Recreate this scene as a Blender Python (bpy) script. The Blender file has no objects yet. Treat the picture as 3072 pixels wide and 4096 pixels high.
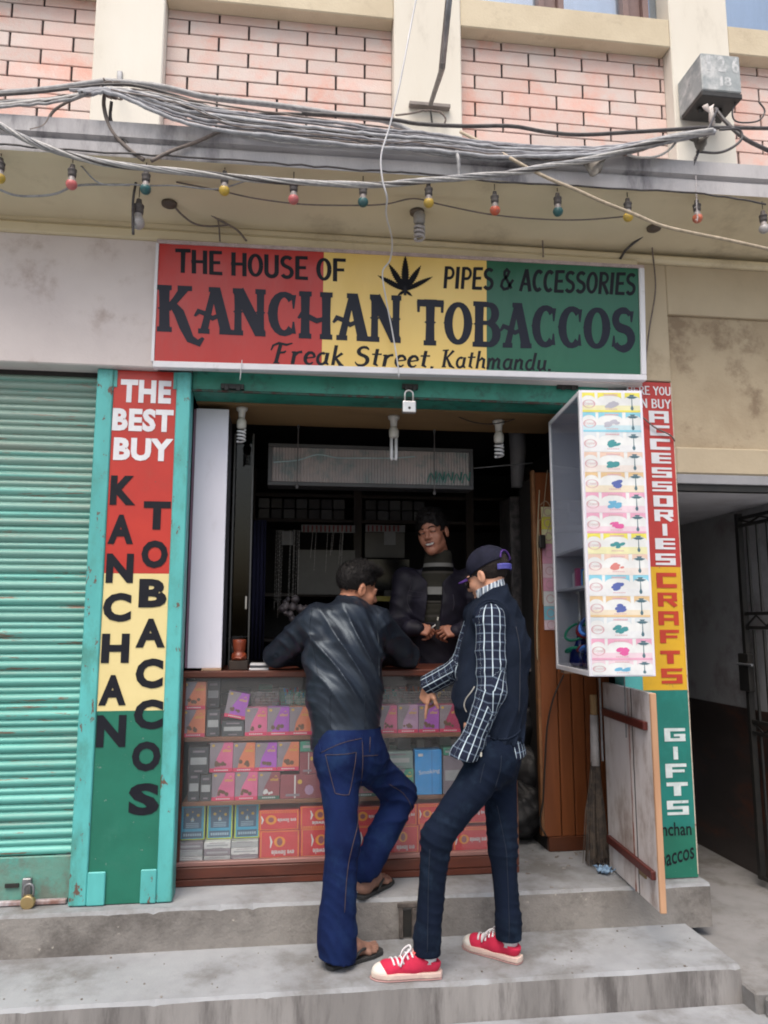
import bpy, bmesh, math, random
import numpy as np
from mathutils import Vector, Matrix
from mathutils.bvhtree import BVHTree
random.seed(7)
sc = bpy.context.scene
COL = sc.collection
R = math.radians
# ---------------------------------------------------------------- camera
FPX, CAMD, CAMH = 3050.0, 3.6, 1.525
YAW, PITCH = R(7.4), R(8.2)
cf = Vector((math.sin(YAW)*math.cos(PITCH), math.cos(YAW)*math.cos(PITCH), math.sin(PITCH)))
cr = Vector((math.cos(YAW), -math.sin(YAW), 0))
cu = cr.cross(cf)
cpos = Vector((0, -CAMD, CAMH))
cam = bpy.data.cameras.new('camera'); cam.sensor_fit = 'HORIZONTAL'; cam.sensor_width = 36
cam.lens = 36*FPX/3072; cam.clip_end = 400; cam.clip_start = .05
camo = bpy.data.objects.new('camera', cam); COL.objects.link(camo)
m = Matrix((cr, cu, -cf)).transposed().to_4x4(); m.translation = cpos
camo.matrix_world = m; sc.camera = camo
# ---------------------------------------------------------------- light
w = bpy.data.worlds.new('World'); sc.world = w; w.use_nodes = True
nt = w.node_tree; sky = nt.nodes.new('ShaderNodeTexSky'); sky.sky_type = 'NISHITA'; sky.sun_disc = False
SUN_EL, SUN_ROT = R(62), R(200)
sky.sun_elevation = SUN_EL; sky.sun_rotation = SUN_ROT; sky.dust_density = 6; sky.air_density = 1.4; sky.ozone_density = 1.0
nt.links.new(sky.outputs[0], nt.nodes['Background'].inputs[0]); nt.nodes['Background'].inputs[1].default_value = .15
sl = bpy.data.lights.new('sun', 'SUN'); sl.energy = 1.1; sl.angle = R(35); sl.color = (1, .975, .945)
so = bpy.data.objects.new('sun', sl); COL.objects.link(so)
# direction towards the sun: behind and above the camera
sd = Vector((math.sin(SUN_ROT)*math.cos(SUN_EL), math.cos(SUN_ROT)*math.cos(SUN_EL), math.sin(SUN_EL)))
so.rotation_euler = sd.to_track_quat('Z', 'Y').to_euler()
sc.view_settings.view_transform = 'Standard'; sc.view_settings.look = 'None'; sc.view_settings.gamma = 1
sc.view_settings.exposure = .55; sc.view_settings.use_curve_mapping = False
sc.cycles.filter_width = 1.9
sc.cycles.max_bounces = 8; sc.cycles.diffuse_bounces = 4; sc.cycles.transparent_max_bounces = 12

# where a point of the place stands: photo measurements were taken on the
# 3072 x 4096 grid and turned into metres on a plane of known depth or height
def ray(x, y): return cf + cr*((x-1536)/FPX) - cu*((y-2048)/FPX)
def at(x, y, Y):
    d = ray(x, y); return cpos + d*((Y-cpos.y)/d.y)
def atz(x, y, Z):
    d = ray(x, y); return cpos + d*((Z-cpos.z)/d.z)
def X_(x, y, Y): return at(x, y, Y).x
def Z_(x, y, Y): return at(x, y, Y).z

SILL, TREAD = .323, .154
# ---------------------------------------------------------------- materials
_M = {}
def mat(name, c, c2=None, ns=5., rough=.6, metal=0., bump=.1, bs=50., dirt=None, dt=.6, ds=2.5, dsoft=.12,
        st=(1, 1, 1), spec=.5, vary=0., chip=None, ct=.66, cs=18., emit=None):
    if name in _M: return _M[name]
    m = bpy.data.materials.new(name); m.use_nodes = True; _M[name] = m
    N = m.node_tree.nodes; L = m.node_tree.links; b = N['Principled BSDF']
    b.inputs['Roughness'].default_value = rough; b.inputs['Metallic'].default_value = metal
    b.inputs['Specular IOR Level'].default_value = spec
    g = N.new('ShaderNodeNewGeometry'); mp = N.new('ShaderNodeMapping'); mp.inputs['Scale'].default_value = st
    L.new(g.outputs['Position'], mp.inputs[0]); P = mp.outputs[0]
    def noise(s, det=4, r=.6):
        n = N.new('ShaderNodeTexNoise'); n.inputs['Scale'].default_value = s; n.inputs['Detail'].default_value = det
        n.inputs['Roughness'].default_value = r; L.new(P, n.inputs['Vector']); return n.outputs[0]
    def ramp(f, a, bb):
        r = N.new('ShaderNodeMapRange'); r.interpolation_type = 'SMOOTHSTEP'
        r.inputs[1].default_value = a; r.inputs[2].default_value = bb; L.new(f, r.inputs[0]); return r.outputs[0]
    def mix(f, a, bb, mode='MIX'):
        x = N.new('ShaderNodeMix'); x.data_type = 'RGBA'; x.blend_type = mode
        if isinstance(f, float): x.inputs[0].default_value = f
        else: L.new(f, x.inputs[0])
        for s, v in ((6, a), (7, bb)):
            if isinstance(v, tuple): x.inputs[s].default_value = (*v, 1)
            else: L.new(v, x.inputs[s])
        return x.outputs[2]
    if c2 is None: c2 = tuple(v*.8 for v in c)
    col = mix(ramp(noise(ns), .35, .65), c, c2)
    if dirt: col = mix(ramp(noise(ds, 6, .7), dt-dsoft, dt+dsoft), col, dirt)
    if chip: col = mix(ramp(noise(cs, 5, .75), ct, ct+.03), col, chip)
    if vary:
        oi = N.new('ShaderNodeObjectInfo'); v = N.new('ShaderNodeMapRange')
        v.inputs[3].default_value = 1-vary; v.inputs[4].default_value = 1+vary*.5
        L.new(oi.outputs['Random'], v.inputs[0])
        h = N.new('ShaderNodeHueSaturation'); L.new(col, h.inputs['Color']); L.new(v.outputs[0], h.inputs['Value']); col = h.outputs[0]
    L.new(col, b.inputs['Base Color'])
    if bump:
        bn = N.new('ShaderNodeBump'); bn.inputs['Strength'].default_value = bump; bn.inputs['Distance'].default_value = .01
        L.new(noise(bs, 5, .65), bn.inputs['Height']); L.new(bn.outputs[0], b.inputs['Normal'])
    if emit:
        b.inputs['Emission Color'].default_value = (*emit[0], 1); b.inputs['Emission Strength'].default_value = emit[1]
    return m
def glass_mat(name, tint=(1, 1, 1), rough=0.0, ior=1.45, alpha=None, refl=.12, haze=None):
    # thin pane: mostly see-through with a mirror reflection, so it works from any side
    if name in _M: return _M[name]
    m = bpy.data.materials.new(name); m.use_nodes = True; _M[name] = m
    N = m.node_tree.nodes; L = m.node_tree.links; N.clear()
    o = N.new('ShaderNodeOutputMaterial'); t = N.new('ShaderNodeBsdfTransparent'); t.inputs[0].default_value = (*tint, 1)
    g = N.new('ShaderNodeBsdfGlossy'); g.inputs['Roughness'].default_value = rough
    # Schlick reflection from the angle of view, the same from both sides of the pane
    ge = N.new('ShaderNodeNewGeometry'); dt = N.new('ShaderNodeVectorMath'); dt.operation = 'DOT_PRODUCT'
    L.new(ge.outputs['Normal'], dt.inputs[0]); L.new(ge.outputs['Incoming'], dt.inputs[1])
    ab = N.new('ShaderNodeMath'); ab.operation = 'ABSOLUTE'; L.new(dt.outputs['Value'], ab.inputs[0])
    om = N.new('ShaderNodeMath'); om.operation = 'SUBTRACT'; om.inputs[0].default_value = 1; L.new(ab.outputs[0], om.inputs[1])
    pw = N.new('ShaderNodeMath'); pw.operation = 'POWER'; pw.inputs[1].default_value = 5; L.new(om.outputs[0], pw.inputs[0])
    ad = N.new('ShaderNodeMath'); ad.operation = 'MULTIPLY_ADD'; ad.inputs[1].default_value = .9; ad.inputs[2].default_value = refl; ad.use_clamp = True
    L.new(pw.outputs[0], ad.inputs[0]); mx = N.new('ShaderNodeMixShader')
    L.new(ad.outputs[0], mx.inputs[0]); L.new(t.outputs[0], mx.inputs[1]); L.new(g.outputs[0], mx.inputs[2])
    out = mx.outputs[0]
    if haze:
        d = N.new('ShaderNodeBsdfDiffuse'); d.inputs[0].default_value = (*haze[0], 1)
        m2 = N.new('ShaderNodeMixShader'); m2.inputs[0].default_value = haze[1]
        L.new(out, m2.inputs[1]); L.new(d.outputs[0], m2.inputs[2]); out = m2.outputs[0]
    L.new(out, o.inputs[0]); return m

# ---------------------------------------------------------------- mesh builder
class MB:
    def __init__(s): s.v = []; s.f = []; s.mi = []; s.cur = 0
    def add(s, vs, fs):
        n = len(s.v); s.v += [tuple(p) for p in vs]
        for f in fs: s.f.append([i+n for i in f]); s.mi.append(s.cur)
    def box(s, x0, x1, y0, y1, z0, z1, jit=0):
        if x0 > x1: x0, x1 = x1, x0
        if y0 > y1: y0, y1 = y1, y0
        if z0 > z1: z0, z1 = z1, z0
        vs = [(x, y, z) for x in (x0, x1) for y in (y0, y1) for z in (z0, z1)]
        s.add(vs, [(0, 1, 3, 2), (4, 6, 7, 5), (0, 4, 5, 1), (2, 3, 7, 6), (0, 2, 6, 4), (1, 5, 7, 3)]); return s
    def hexa(s, p):  # 8 points: bottom 4 ccw, top 4 ccw
        s.add(p, [(3, 2, 1, 0), (4, 5, 6, 7), (0, 1, 5, 4), (1, 2, 6, 5), (2, 3, 7, 6), (3, 0, 4, 7)]); return s
    def quad(s, a, b, c, d): s.add([a, b, c, d], [(0, 1, 2, 3)]); return s
    def prism(s, poly, y0, y1):  # poly in x,z ; extruded in y
        n = len(poly); s.add([(x, y0, z) for x, z in poly]+[(x, y1, z) for x, z in poly],
            [tuple(range(n)), tuple(range(2*n-1, n-1, -1))]+[(i, i+n, (i+1) % n+n, (i+1) % n) for i in range(n)]); return s
    def tube(s, path, r, n=8, caps=True):
        P = [Vector(p) for p in path]; rs = r if isinstance(r, (list, tuple)) else [r]*len(P)
        base = len(s.v); up = None; rings = []
        for i, p in enumerate(P):
            t = (P[min(i+1, len(P)-1)]-P[max(i-1, 0)])
            t = t.normalized() if t.length > 1e-9 else Vector((0, 0, 1))
            if up is None: up = t.orthogonal().normalized()
            up = (up-t*up.dot(t)); up = up.normalized() if up.length > 1e-6 else t.orthogonal().normalized()
            b = t.cross(up)
            rings.append([p+(up*math.cos(a)+b*math.sin(a))*rs[i] for a in [2*math.pi*k/n for k in range(n)]])
        vs = [q for rg in rings for q in rg]
        fs = [(i*n+k, i*n+(k+1) % n, (i+1)*n+(k+1) % n, (i+1)*n+k) for i in range(len(P)-1) for k in range(n)]
        if caps: fs += [tuple(range(n-1, -1, -1)), tuple((len(P)-1)*n+k for k in range(n))]
        s.add(vs, fs); return s
    def lathe(s, prof, c, axis='z', n=16, cap=True):  # prof: (r, h)
        vs = []
        for r, h in prof:
            for k in range(n):
                a = 2*math.pi*k/n; x, y = r*math.cos(a), r*math.sin(a)
                vs.append({'z': (c[0]+x, c[1]+y, c[2]+h), 'y': (c[0]+x, c[1]+h, c[2]+y), 'x': (c[0]+h, c[1]+x, c[2]+y)}[axis])
        m_ = len(prof); fs = [(i*n+k, i*n+(k+1) % n, (i+1)*n+(k+1) % n, (i+1)*n+k) for i in range(m_-1) for k in range(n)]
        if cap: fs += [tuple(range(n-1, -1, -1)), tuple((m_-1)*n+k for k in range(n))]
        s.add(vs, fs); return s
    def ribbon(s, pts, ws, tr):  # flat stroke in 2D; tr maps (u, v) -> 3D
        P = [Vector((p[0], p[1])) for p in pts]; n = len(P)
        if not isinstance(ws, (list, tuple)): ws = [ws]*n
        vs = []
        for i in range(n):
            a = (P[i]-P[i-1]).normalized() if i else None; b = (P[i+1]-P[i]).normalized() if i < n-1 else None
            t = a if b is None else b if a is None else (a+b)
            t = t.normalized() if t.length > 1e-6 else a
            nn = Vector((-t.y, t.x)); k = 1.
            if a is not None and b is not None: k = 1/max(.5, abs(nn.dot(Vector((-a.y, a.x)))))
            h = ws[i]/2*k
            vs += [tr(P[i].x+nn.x*h, P[i].y+nn.y*h), tr(P[i].x-nn.x*h, P[i].y-nn.y*h)]
        s.add(vs, [(2*i, 2*i+1, 2*i+3, 2*i+2) for i in range(n-1)]); return s
    def build(s, name, material, parent=None, bevel=0, smooth=False, seg=1, loc=None):
        me = bpy.data.meshes.new(name)
        off = Vector(parent['_o']) if parent is not None and '_o' in parent else Vector((0, 0, 0))
        if loc is not None: off = Vector(loc)
        vs = [(p[0]-off.x, p[1]-off.y, p[2]-off.z) for p in s.v]
        me.from_pydata(vs, [], s.f)
        ms = material if isinstance(material, (list, tuple)) else [material]
        for q in ms: me.materials.append(q)
        if len(ms) > 1: me.polygons.foreach_set('material_index', s.mi)
        bm = bmesh.new(); bm.from_mesh(me); bmesh.ops.recalc_face_normals(bm, faces=bm.faces); bm.to_mesh(me); bm.free()
        if smooth: me.shade_smooth()
        o = bpy.data.objects.new(name, me); COL.objects.link(o)
        if parent is not None: o.parent = parent
        if loc is not None: o.location = Vector(loc)-(Vector(parent['_o']) if parent is not None and '_o' in parent else Vector((0, 0, 0)))
        if bevel:
            bv = o.modifiers.new('bevel', 'BEVEL'); bv.width = bevel; bv.segments = seg; bv.limit_method = 'ANGLE'
            bv.harden_normals = False
        if '_o' in (parent or {}): o['_o'] = list(Vector(parent['_o'])) if loc is None else list(loc)
        elif loc is not None: o['_o'] = list(loc)
        return o
def bevelmod(o, wd, seg=2):
    bv = o.modifiers.new('bevel', 'BEVEL'); bv.width = wd; bv.segments = seg; bv.limit_method = 'ANGLE'
def thing(name, label, cat, loc=(0, 0, 0), group=None):
    o = bpy.data.objects.new(name, None); COL.objects.link(o); o.empty_display_size = .05
    o.location = loc; o['_o'] = list(loc); o['label'] = label; o['category'] = cat
    if group: o['group'] = group
    return o
def tag(o, label, cat, group=None, kind=None):
    o['label'] = label; o['category'] = cat
    if group: o['group'] = group
    if kind: o['kind'] = kind
    return o
def struct(o): o['kind'] = 'structure'; return o
def dup(o, parent=None, loc=None):
    c = o.copy(); COL.objects.link(c)
    if parent is not None: c.parent = parent
    if loc is not None: c.location = loc
    return c
def spline(pts, n=8):
    P = [Vector(p) for p in pts]; out = []
    if len(P) < 3: return P
    Q = [P[0]*2-P[1]]+P+[P[-1]*2-P[-2]]
    for i in range(1, len(Q)-2):
        p0, p1, p2, p3 = Q[i-1:i+3]
        for k in range(n):
            t = k/n
            out.append(.5*((2*p1)+(p2-p0)*t+(2*p0-5*p1+4*p2-p3)*t*t+(3*p1-p0-3*p2+p3)*t**3))
    out.append(P[-1]); return out

# ---------------------------------------------------------------- lettering
def font_faces(body, bold=.02, shear=0, spacing=1.0):
    cu_ = bpy.data.curves.new('t', 'FONT'); cu_.body = body; cu_.offset = bold; cu_.shear = shear; cu_.space_character = spacing
    cu_.resolution_u = 3; cu_.fill_mode = 'FRONT'
    o = bpy.data.objects.new('t', cu_); COL.objects.link(o)
    me = o.to_mesh(); vs = [tuple(v.co) for v in me.vertices]; fs = [tuple(p.vertices) for p in me.polygons]
    o.to_mesh_clear(); bpy.data.objects.remove(o); bpy.data.curves.remove(cu_)
    return vs, fs
def fit(mb, vs, fs, tr, u0, u1, v0, v1):
    xs = [v[0] for v in vs]; ys = [v[1] for v in vs]; a, b, c, d = min(xs), max(xs), min(ys), max(ys)
    mb.add([tr(u0+(x-a)/(b-a)*(u1-u0), v0+(y-c)/(d-c)*(v1-v0)) for x, y, _ in vs], fs)
def write(mb, body, tr, u0, u1, v0, v1, **k):
    vs, fs = font_faces(body, **k); fit(mb, vs, fs, tr, u0, u1, v0, v1)
def arc(cx, cy, rx, ry, a0, a1, n=14):
    return [(cx+rx*math.cos(R(a0+(a1-a0)*i/n)), cy+ry*math.sin(R(a0+(a1-a0)*i/n))) for i in range(n+1)]
def arcw(a0, a1, wv, wh, n=14):
    return [wh+(wv-wh)*abs(math.cos(R(a0+(a1-a0)*i/n)))**1.2 for i in range(n+1)]
# western sign writer's capitals: (advance, [(points, widths)])
def stem(x, w_, y0=0, y1=1, sp=True, s=.085):
    o = [([(x, y0+.03), (x, y0+.12), (x, y0+.5), (x, y1-.12), (x, y1-.03)], [w_*1.25, w_, w_*.92, w_, w_*1.25]),
         ([(x-w_*s*10, y0+.045), (x+w_*s*10, y0+.045)], .09), ([(x-w_*s*10, y1-.045), (x+w_*s*10, y1-.045)], .09)]
    if sp: o.append(([(x-w_*.78, .5), (x-w_*.4, .5), (x, .5), (x+w_*.4, .5), (x+w_*.78, .5)], [.005, .07, .12, .07, .005]))
    return o
WEST = {
 'K': (.80, stem(.15, .18)+[([(.22, .48), (.4, .72), (.56, .95)], [.1, .12, .15]), ([(.42, .955), (.72, .955)], .09),
       ([(.3, .62), (.45, .42), (.56, .12), (.68, -.14), (.86, -.22), (.95, -.1)], [.12, .18, .18, .14, .1, .05])]),
 'A': (.74, [([(.37, .97), (.16, .04)], [.1, .13]), ([(.40, .97), (.62, .04)], [.17, .19]), ([(.04, .045), (.28, .045)], .09), ([(.48, .045), (.76, .045)], .09),
       ([(.26, .955), (.5, .955)], .09), ([(-.03, .36), (.05, .47), (.2, .42), (.34, .33), (.52, .42)], [.04, .08, .09, .08, .07])]),
 'N': (.74, [x for s_ in (stem(.13, .13), stem(.6, .13)) for x in s_]+[([(.13, .97), (.6, .04)], [.2, .2])]),
 'C': (.66, [(arc(.36, .5, .24, .42, 48, 312), arcw(48, 312, .17, .1)), ([(.56, .62), (.56, .92)], [.03, .09]), ([(.56, .08), (.56, .34)], [.09, .03]),
       ([(.0, .5), (.06, .5), (.16, .5)], [.005, .08, .13])]),
 'H': (.78, [x for s_ in (stem(.15, .16, sp=False), stem(.6, .16, sp=False)) for x in s_]+[([(0, .42), (.08, .52), (.22, .46), (.4, .38), (.58, .44)], [.04, .08, .1, .09, .07])]),
 'T': (.68, [([(.02, .925), (.66, .925)], .13), ([(.055, .97), (.055, .72)], [.07, .05]), ([(.625, .97), (.625, .72)], [.07, .05])]+stem(.34, .18)),
 'O': (.70, [(arc(.34, .5, .24, .42, 0, 360, 26), arcw(0, 360, .17, .09, 26)), ([(-.02, .5), (.04, .5), (.14, .5)], [.005, .08, .13]), ([(.54, .5), (.64, .5), (.70, .5)], [.13, .08, .005])]),
 'B': (.70, stem(.15, .18)+[([(.15, .945), (.38, .945)], .1), (arc(.38, .74, .16, .2, 90, -90), arcw(90, -90, .16, .09)), ([(.15, .53), (.38, .53)], .08),
       (arc(.38, .28, .2, .235, 90, -90), arcw(90, -90, .17, .09)), ([(.15, .05), (.38, .05)], .1)]),
 'S': (.62, [(arc(.31, .72, .2, .21, 30, 250)+arc(.31, .27, .22, .23, 75, -150), [.1]*3+[.13]*4+[.15]*6+[.17]*8+[.15]*5+[.12]*4), ([(.52, .66), (.52, .92)], [.03, .09]), ([(.08, .08), (.08, .34)], [.09, .03])]),
 ' ': (.3, []),
}
# plain brush capitals
BR = {
 'T': (.62, [([(.02, .93), (.6, .95)], .13), ([(.32, .93), (.3, 0)], [.15, .13])]),
 'H': (.64, [([(.1, 1), (.1, 0)], .14), ([(.52, 1), (.52, 0)], .14), ([(.0, .5), (.6, .52)], .11)]),
 'E': (.56, [([(.12, 1), (.12, 0)], .14), ([(.08, .94), (.52, .95)], .12), ([(.04, .5), (.46, .52)], .11), ([(.08, .06), (.54, .06)], .12)]),
 'O': (.62, [(arc(.3, .5, .22, .43, 0, 360, 22), arcw(0, 360, .14, .11, 22))]),
 'U': (.62, [([(.1, 1), (.1, .4)]+arc(.3, .27, .2, .21, 180, 360, 8)+[(.5, 1)], .14)]),
 'S': (.56, [(arc(.28, .73, .19, .2, 35, 250, 9)+arc(.27, .28, .2, .22, 75, -150, 11), .13)]),
 'F': (.54, [([(.12, 1), (.12, 0)], .14), ([(.08, .94), (.54, .95)], .12), ([(.04, .5), (.48, .52)], .11)]),
 'P': (.56, [([(.12, 1), (.12, 0)], .14), ([(.1, .94), (.3, .94)]+arc(.3, .7, .18, .23, 80, -90, 7)+[(.12, .47)], .11)]),
 'I': (.3, [([(.14, 1), (.14, 0)], .15)]),
 'A': (.62, [([(.3, 1), (.06, 0)], .13), ([(.3, 1), (.55, 0)], .15), ([(.1, .33), (.5, .33)], .1)]),
 'C': (.56, [(arc(.32, .5, .22, .43, 50, 310, 14), .14)]),
 'R': (.58, [([(.12, 1), (.12, 0)], .14), ([(.1, .94), (.3, .94)]+arc(.3, .72, .17, .21, 80, -90, 7)+[(.12, .5)], .11), ([(.26, .5), (.54, 0)], .14)]),
 '&': (.7, [([(.6, .1), (.2, .7), (.2, .85), (.3, .95), (.42, .85), (.36, .68), (.12, .42), (.08, .2), (.22, .06), (.42, .1), (.56, .36), (.66, .5)], .11)]),
 'W': (.8, [([(.05, 1), (.2, 0), (.38, .7), (.56, 0), (.72, 1)], .13)]), 'Y': (.6, [([(.06, 1), (.3, .5)], .14), ([(.54, 1), (.3, .5), (.3, 0)], .14)]),
 'N': (.62, [([(.1, 0), (.1, 1)], .14), ([(.1, .98), (.5, .02)], .14), ([(.5, 0), (.5, 1)], .14)]),
 'B': (.58, [([(.12, 1), (.12, 0)], .14), ([(.1, .94), (.3, .94)]+arc(.3, .74, .15, .19, 80, -90, 7)+[(.12, .53)], .11), ([(.12, .5), (.3, .5)]+arc(.3, .28, .19, .22, 80, -90, 7)+[(.12, .06)], .11)]),
 ' ': (.3, []),
}
# slanted round-hand for the street line
SC = {
 'F': (.72, [([(.28, .96), (.24, .5), (.2, .04)], .13), ([(.1, .04), (.34, .04)], .06), ([(-.05, .62), (.0, .85), (.2, .97), (.5, .9), (.72, .99)], [.05, .08, .1, .1, .05]), ([(.22, .5), (.46, .55), (.52, .62)], [.08, .09, .04])]),
 'r': (.5, [([(.14, .6), (.12, 0)], .13), ([(.14, .35), (.26, .56), (.42, .6)], [.07, .1, .12]), ([(.02, .56), (.16, .58)], .07)]),
 'e': (.5, [([(.1, .3), (.4, .36)]+arc(.25, .3, .18, .28, 20, 320, 10), [.06, .07]+[.09, .1, .12, .13, .13, .13, .12, .11, .1, .08, .06])]),
 'a': (.55, [(arc(.22, .3, .17, .27, 60, 330, 10), .11), ([(.4, .6), (.38, .1), (.5, .02)], [.13, .12, .05])]),
 'k': (.56, [([(.14, .98), (.12, 0)], .12), ([(.14, .3), (.42, .6)], [.08, .12]), ([(.2, .34), (.4, .04), (.54, -.02)], [.09, .13, .05])]),
 'S': (.68, [(arc(.34, .74, .2, .2, 20, 250, 9)+arc(.3, .27, .24, .25, 70, -165, 11), [.05, .08]+[.12]*4+[.14]*9+[.12]*4+[.08, .05, .04])]),
 't': (.42, [([(.18, .88), (.16, .12), (.3, .02)], [.12, .12, .05]), ([(.0, .6), (.38, .62)], .07)]),
 ',': (.3, [([(.12, .08), (.06, -.16)], [.13, .04])]), '.': (.25, [([(.1, .0), (.1, .12)], .13)]),
 'K': (.76, [([(.2, .96), (.18, .04)], .13), ([(.02, .92), (.32, .96)], .07), ([(.08, .04), (.3, .04)], .06), ([(.2, .4), (.56, .94)], [.07, .12]), ([(.3, .5), (.5, .1), (.72, -.02)], [.09, .14, .05])]),
 'h': (.56, [([(.12, .98), (.1, 0)], .12), ([(.12, .36), (.28, .58), (.4, .5), (.4, .1), (.52, .02)], [.06, .1, .12, .12, .05])]),
 'm': (.82, [([(.1, .6), (.08, 0)], .12), ([(.1, .36), (.24, .58), (.34, .5), (.33, 0)], [.06, .1, .12, .12]), ([(.35, .36), (.5, .58), (.6, .5), (.6, .1), (.72, .02)], [.06, .1, .12, .12, .05])]),
 'n': (.58, [([(.1, .6), (.08, 0)], .12), ([(.1, .36), (.26, .58), (.38, .5), (.38, .1), (.5, .02)], [.06, .1, .12, .12, .05])]),
 'd': (.58, [(arc(.22, .3, .17, .27, 60, 330, 10), .11), ([(.44, .98), (.39, .1), (.5, .02)], [.13, .12, .05])]),
 'u': (.58, [([(.1, .6), (.1, .16), (.22, .03), (.38, .2)], [.12, .12, .1, .07]), ([(.4, .6), (.39, .1), (.5, .02)], [.13, .12, .05])]),
 ' ': (.34, []),
}
# square block letters of the right pillar, drawn in a 1 x 1 cell with heavy strokes
SQ = {
 'A': [([(.14, 0), (.14, 1)], .28), ([(0, .88), (1, .88)], .24), ([(.88, 0), (.88, 1)], .24), ([(0, .42), (1, .42)], .2)],
 'C': [([(.16, 0), (.16, 1)], .32), ([(0, .87), (1, .87)], .26), ([(0, .13), (1, .13)], .26)],
 'E': [([(.2, 0), (.2, 1)], .4), ([(0, .9), (1, .9)], .2), ([(0, .5), (1, .5)], .2), ([(0, .1), (1, .1)], .2)],
 'S': [([(.14, .5), (.14, 1)], .28), ([(0, .9), (1, .9)], .2), ([(0, .5), (1, .5)], .22), ([(0, .1), (1, .1)], .2), ([(.86, 0), (.86, .5)], .28)],
 'O': [([(.16, 0), (.16, 1)], .32), ([(.84, 0), (.84, 1)], .32), ([(0, .88), (1, .88)], .24), ([(0, .12), (1, .12)], .24)],
 'R': [([(.15, 0), (.15, 1)], .3), ([(0, .9), (1, .9)], .2), ([(.86, .45), (.86, 1)], .26), ([(0, .48), (1, .48)], .2), ([(.55, .45), (.92, .02)], .26)],
 'I': [([(.5, 0), (.5, 1)], .34)],
 'F': [([(.16, 0), (.16, 1)], .32), ([(0, .88), (1, .88)], .24), ([(0, .48), (.9, .48)], .2)],
 'T': [([(.5, 0), (.5, 1)], .34), ([(0, .86), (1, .86)], .28)],
 'G': [([(.14, 0), (.14, 1)], .28), ([(0, .88), (1, .88)], .24), ([(0, .12), (1, .12)], .24), ([(.86, 0), (.86, .5)], .26), ([(.45, .46), (1, .46)], .18)],
}
LW = 1.0
def letter(mb, strokes, trf, eps):  # each stroke lies a hair above the one before
    for i, (pts, ws) in enumerate(strokes):
        ws2 = [x*LW for x in ws] if isinstance(ws, list) else ws*LW
        mb.ribbon(pts, ws2, lambda u, v, e=eps*(i+1): trf(u, v, e))
def line(mb, text, FT, P, u0, u1, v0, v1, slant=0, eps=.00012):
    tot = sum(FT[c][0] for c in text); x = 0
    for c in text:
        ad, st = FT[c]
        letter(mb, st, lambda u, v, e, x=x: P(u0+(x+u+v*slant)/tot*(u1-u0), v0+v*(v1-v0), e), eps); x += ad
# ================================================================ materials
CREAM = mat('cream_paint', (.74, .71, .64), (.67, .63, .55), ns=1.6, rough=.8, bump=.12, bs=70, dirt=(.42, .38, .32), dt=.66, ds=3.2, st=(1, 1, .35))
BEAMC = mat('cream_beam', (.62, .54, .40), (.55, .47, .34), ns=3, rough=.85, bump=.25, bs=90, dirt=(.42, .35, .25), dt=.64, ds=4)
BRICK = mat('pink_brick', (.69, .51, .46), (.67, .57, .53), ns=5, rough=.85, bump=.25, bs=120, dirt=(.72, .42, .35), dt=.58, ds=4, vary=.12)
JOINT = mat('dark_joint', (.045, .035, .035), rough=.95)
SOFFIT = mat('soffit_plaster', (.70, .62, .44), (.64, .56, .39), ns=1.4, rough=.9, bump=.1, bs=60, dirt=(.48, .41, .28), dt=.66, ds=2.5)
FASCIA = mat('fascia_cement', (.50, .49, .50), (.39, .38, .395), ns=2, rough=.85, bump=.3, bs=60, dirt=(.13, .125, .14), dt=.6, ds=3.5, st=(1, 1, .3))
LINTEL = mat('left_lintel_plaster', (.66, .60, .585), (.60, .54, .53), ns=1.7, rough=.85, bump=.15, bs=60, dirt=(.40, .32, .29), dt=.66, ds=3.3)
BEIGE = mat('beige_plaster', (.46, .375, .26), (.39, .31, .21), ns=2.6, rough=.9, bump=.45, bs=38, dirt=(.26, .195, .13), dt=.585, ds=2.8, dsoft=.07, chip=(.20, .145, .11), ct=.70, cs=13)
RAISED = mat('pale_beige_plaster', (.50, .42, .30), (.45, .37, .26), ns=2, rough=.9, bump=.2, bs=45, dirt=(.36, .29, .2), dt=.66, ds=3)
CONC_T = mat('concrete_tread', (.32, .333, .352), (.255, .265, .28), ns=3, rough=.85, bump=.25, bs=90, dirt=(.165, .162, .16), dt=.57, ds=2.6, chip=(.38, .39, .4), ct=.70, cs=40)
CONC_R = mat('concrete_riser', (.285, .272, .265), (.20, .19, .185), ns=5, rough=.9, bump=.5, bs=55, dirt=(.10, .092, .09), dt=.56, ds=9, st=(1, 1, .16), chip=(.38, .36, .34), ct=.7, cs=30)
CONC_P = mat('concrete_plinth', (.25, .235, .22), (.19, .177, .166), ns=4, rough=.9, bump=.55, bs=45, dirt=(.115, .105, .098), dt=.56, ds=3.2, chip=(.36, .335, .30), ct=.66, cs=22)
STREET = mat('street_concrete', (.27, .265, .26), (.2, .195, .19), ns=5, rough=.95, bump=.6, bs=30, dirt=(.12, .115, .11), dt=.58, ds=3)
TEAL = mat('teal_frame_paint', (.10, .46, .45), (.08, .38, .37), ns=5, rough=.5, bump=.15, bs=50, dirt=(.07, .27, .235), dt=.57, ds=6, chip=(.13, .075, .055), ct=.60, cs=20, st=(1, 1, .45))
TEALD = mat('teal_header_paint', (.03, .25, .185), (.02, .18, .13), ns=6, rough=.5, bump=.15, dirt=(.02, .08, .06), dt=.6, ds=9, chip=(.03, .02, .018), ct=.67, cs=22)
SLAT = mat('teal_slat_paint', (.14, .44, .39), (.10, .36, .31), ns=2.2, rough=.42, bump=.1, bs=80, dirt=(.24, .30, .26), dt=.62, ds=2.2, st=(.4, 1, 5), chip=(.20, .12, .08), ct=.60, cs=11, vary=.14)
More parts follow.
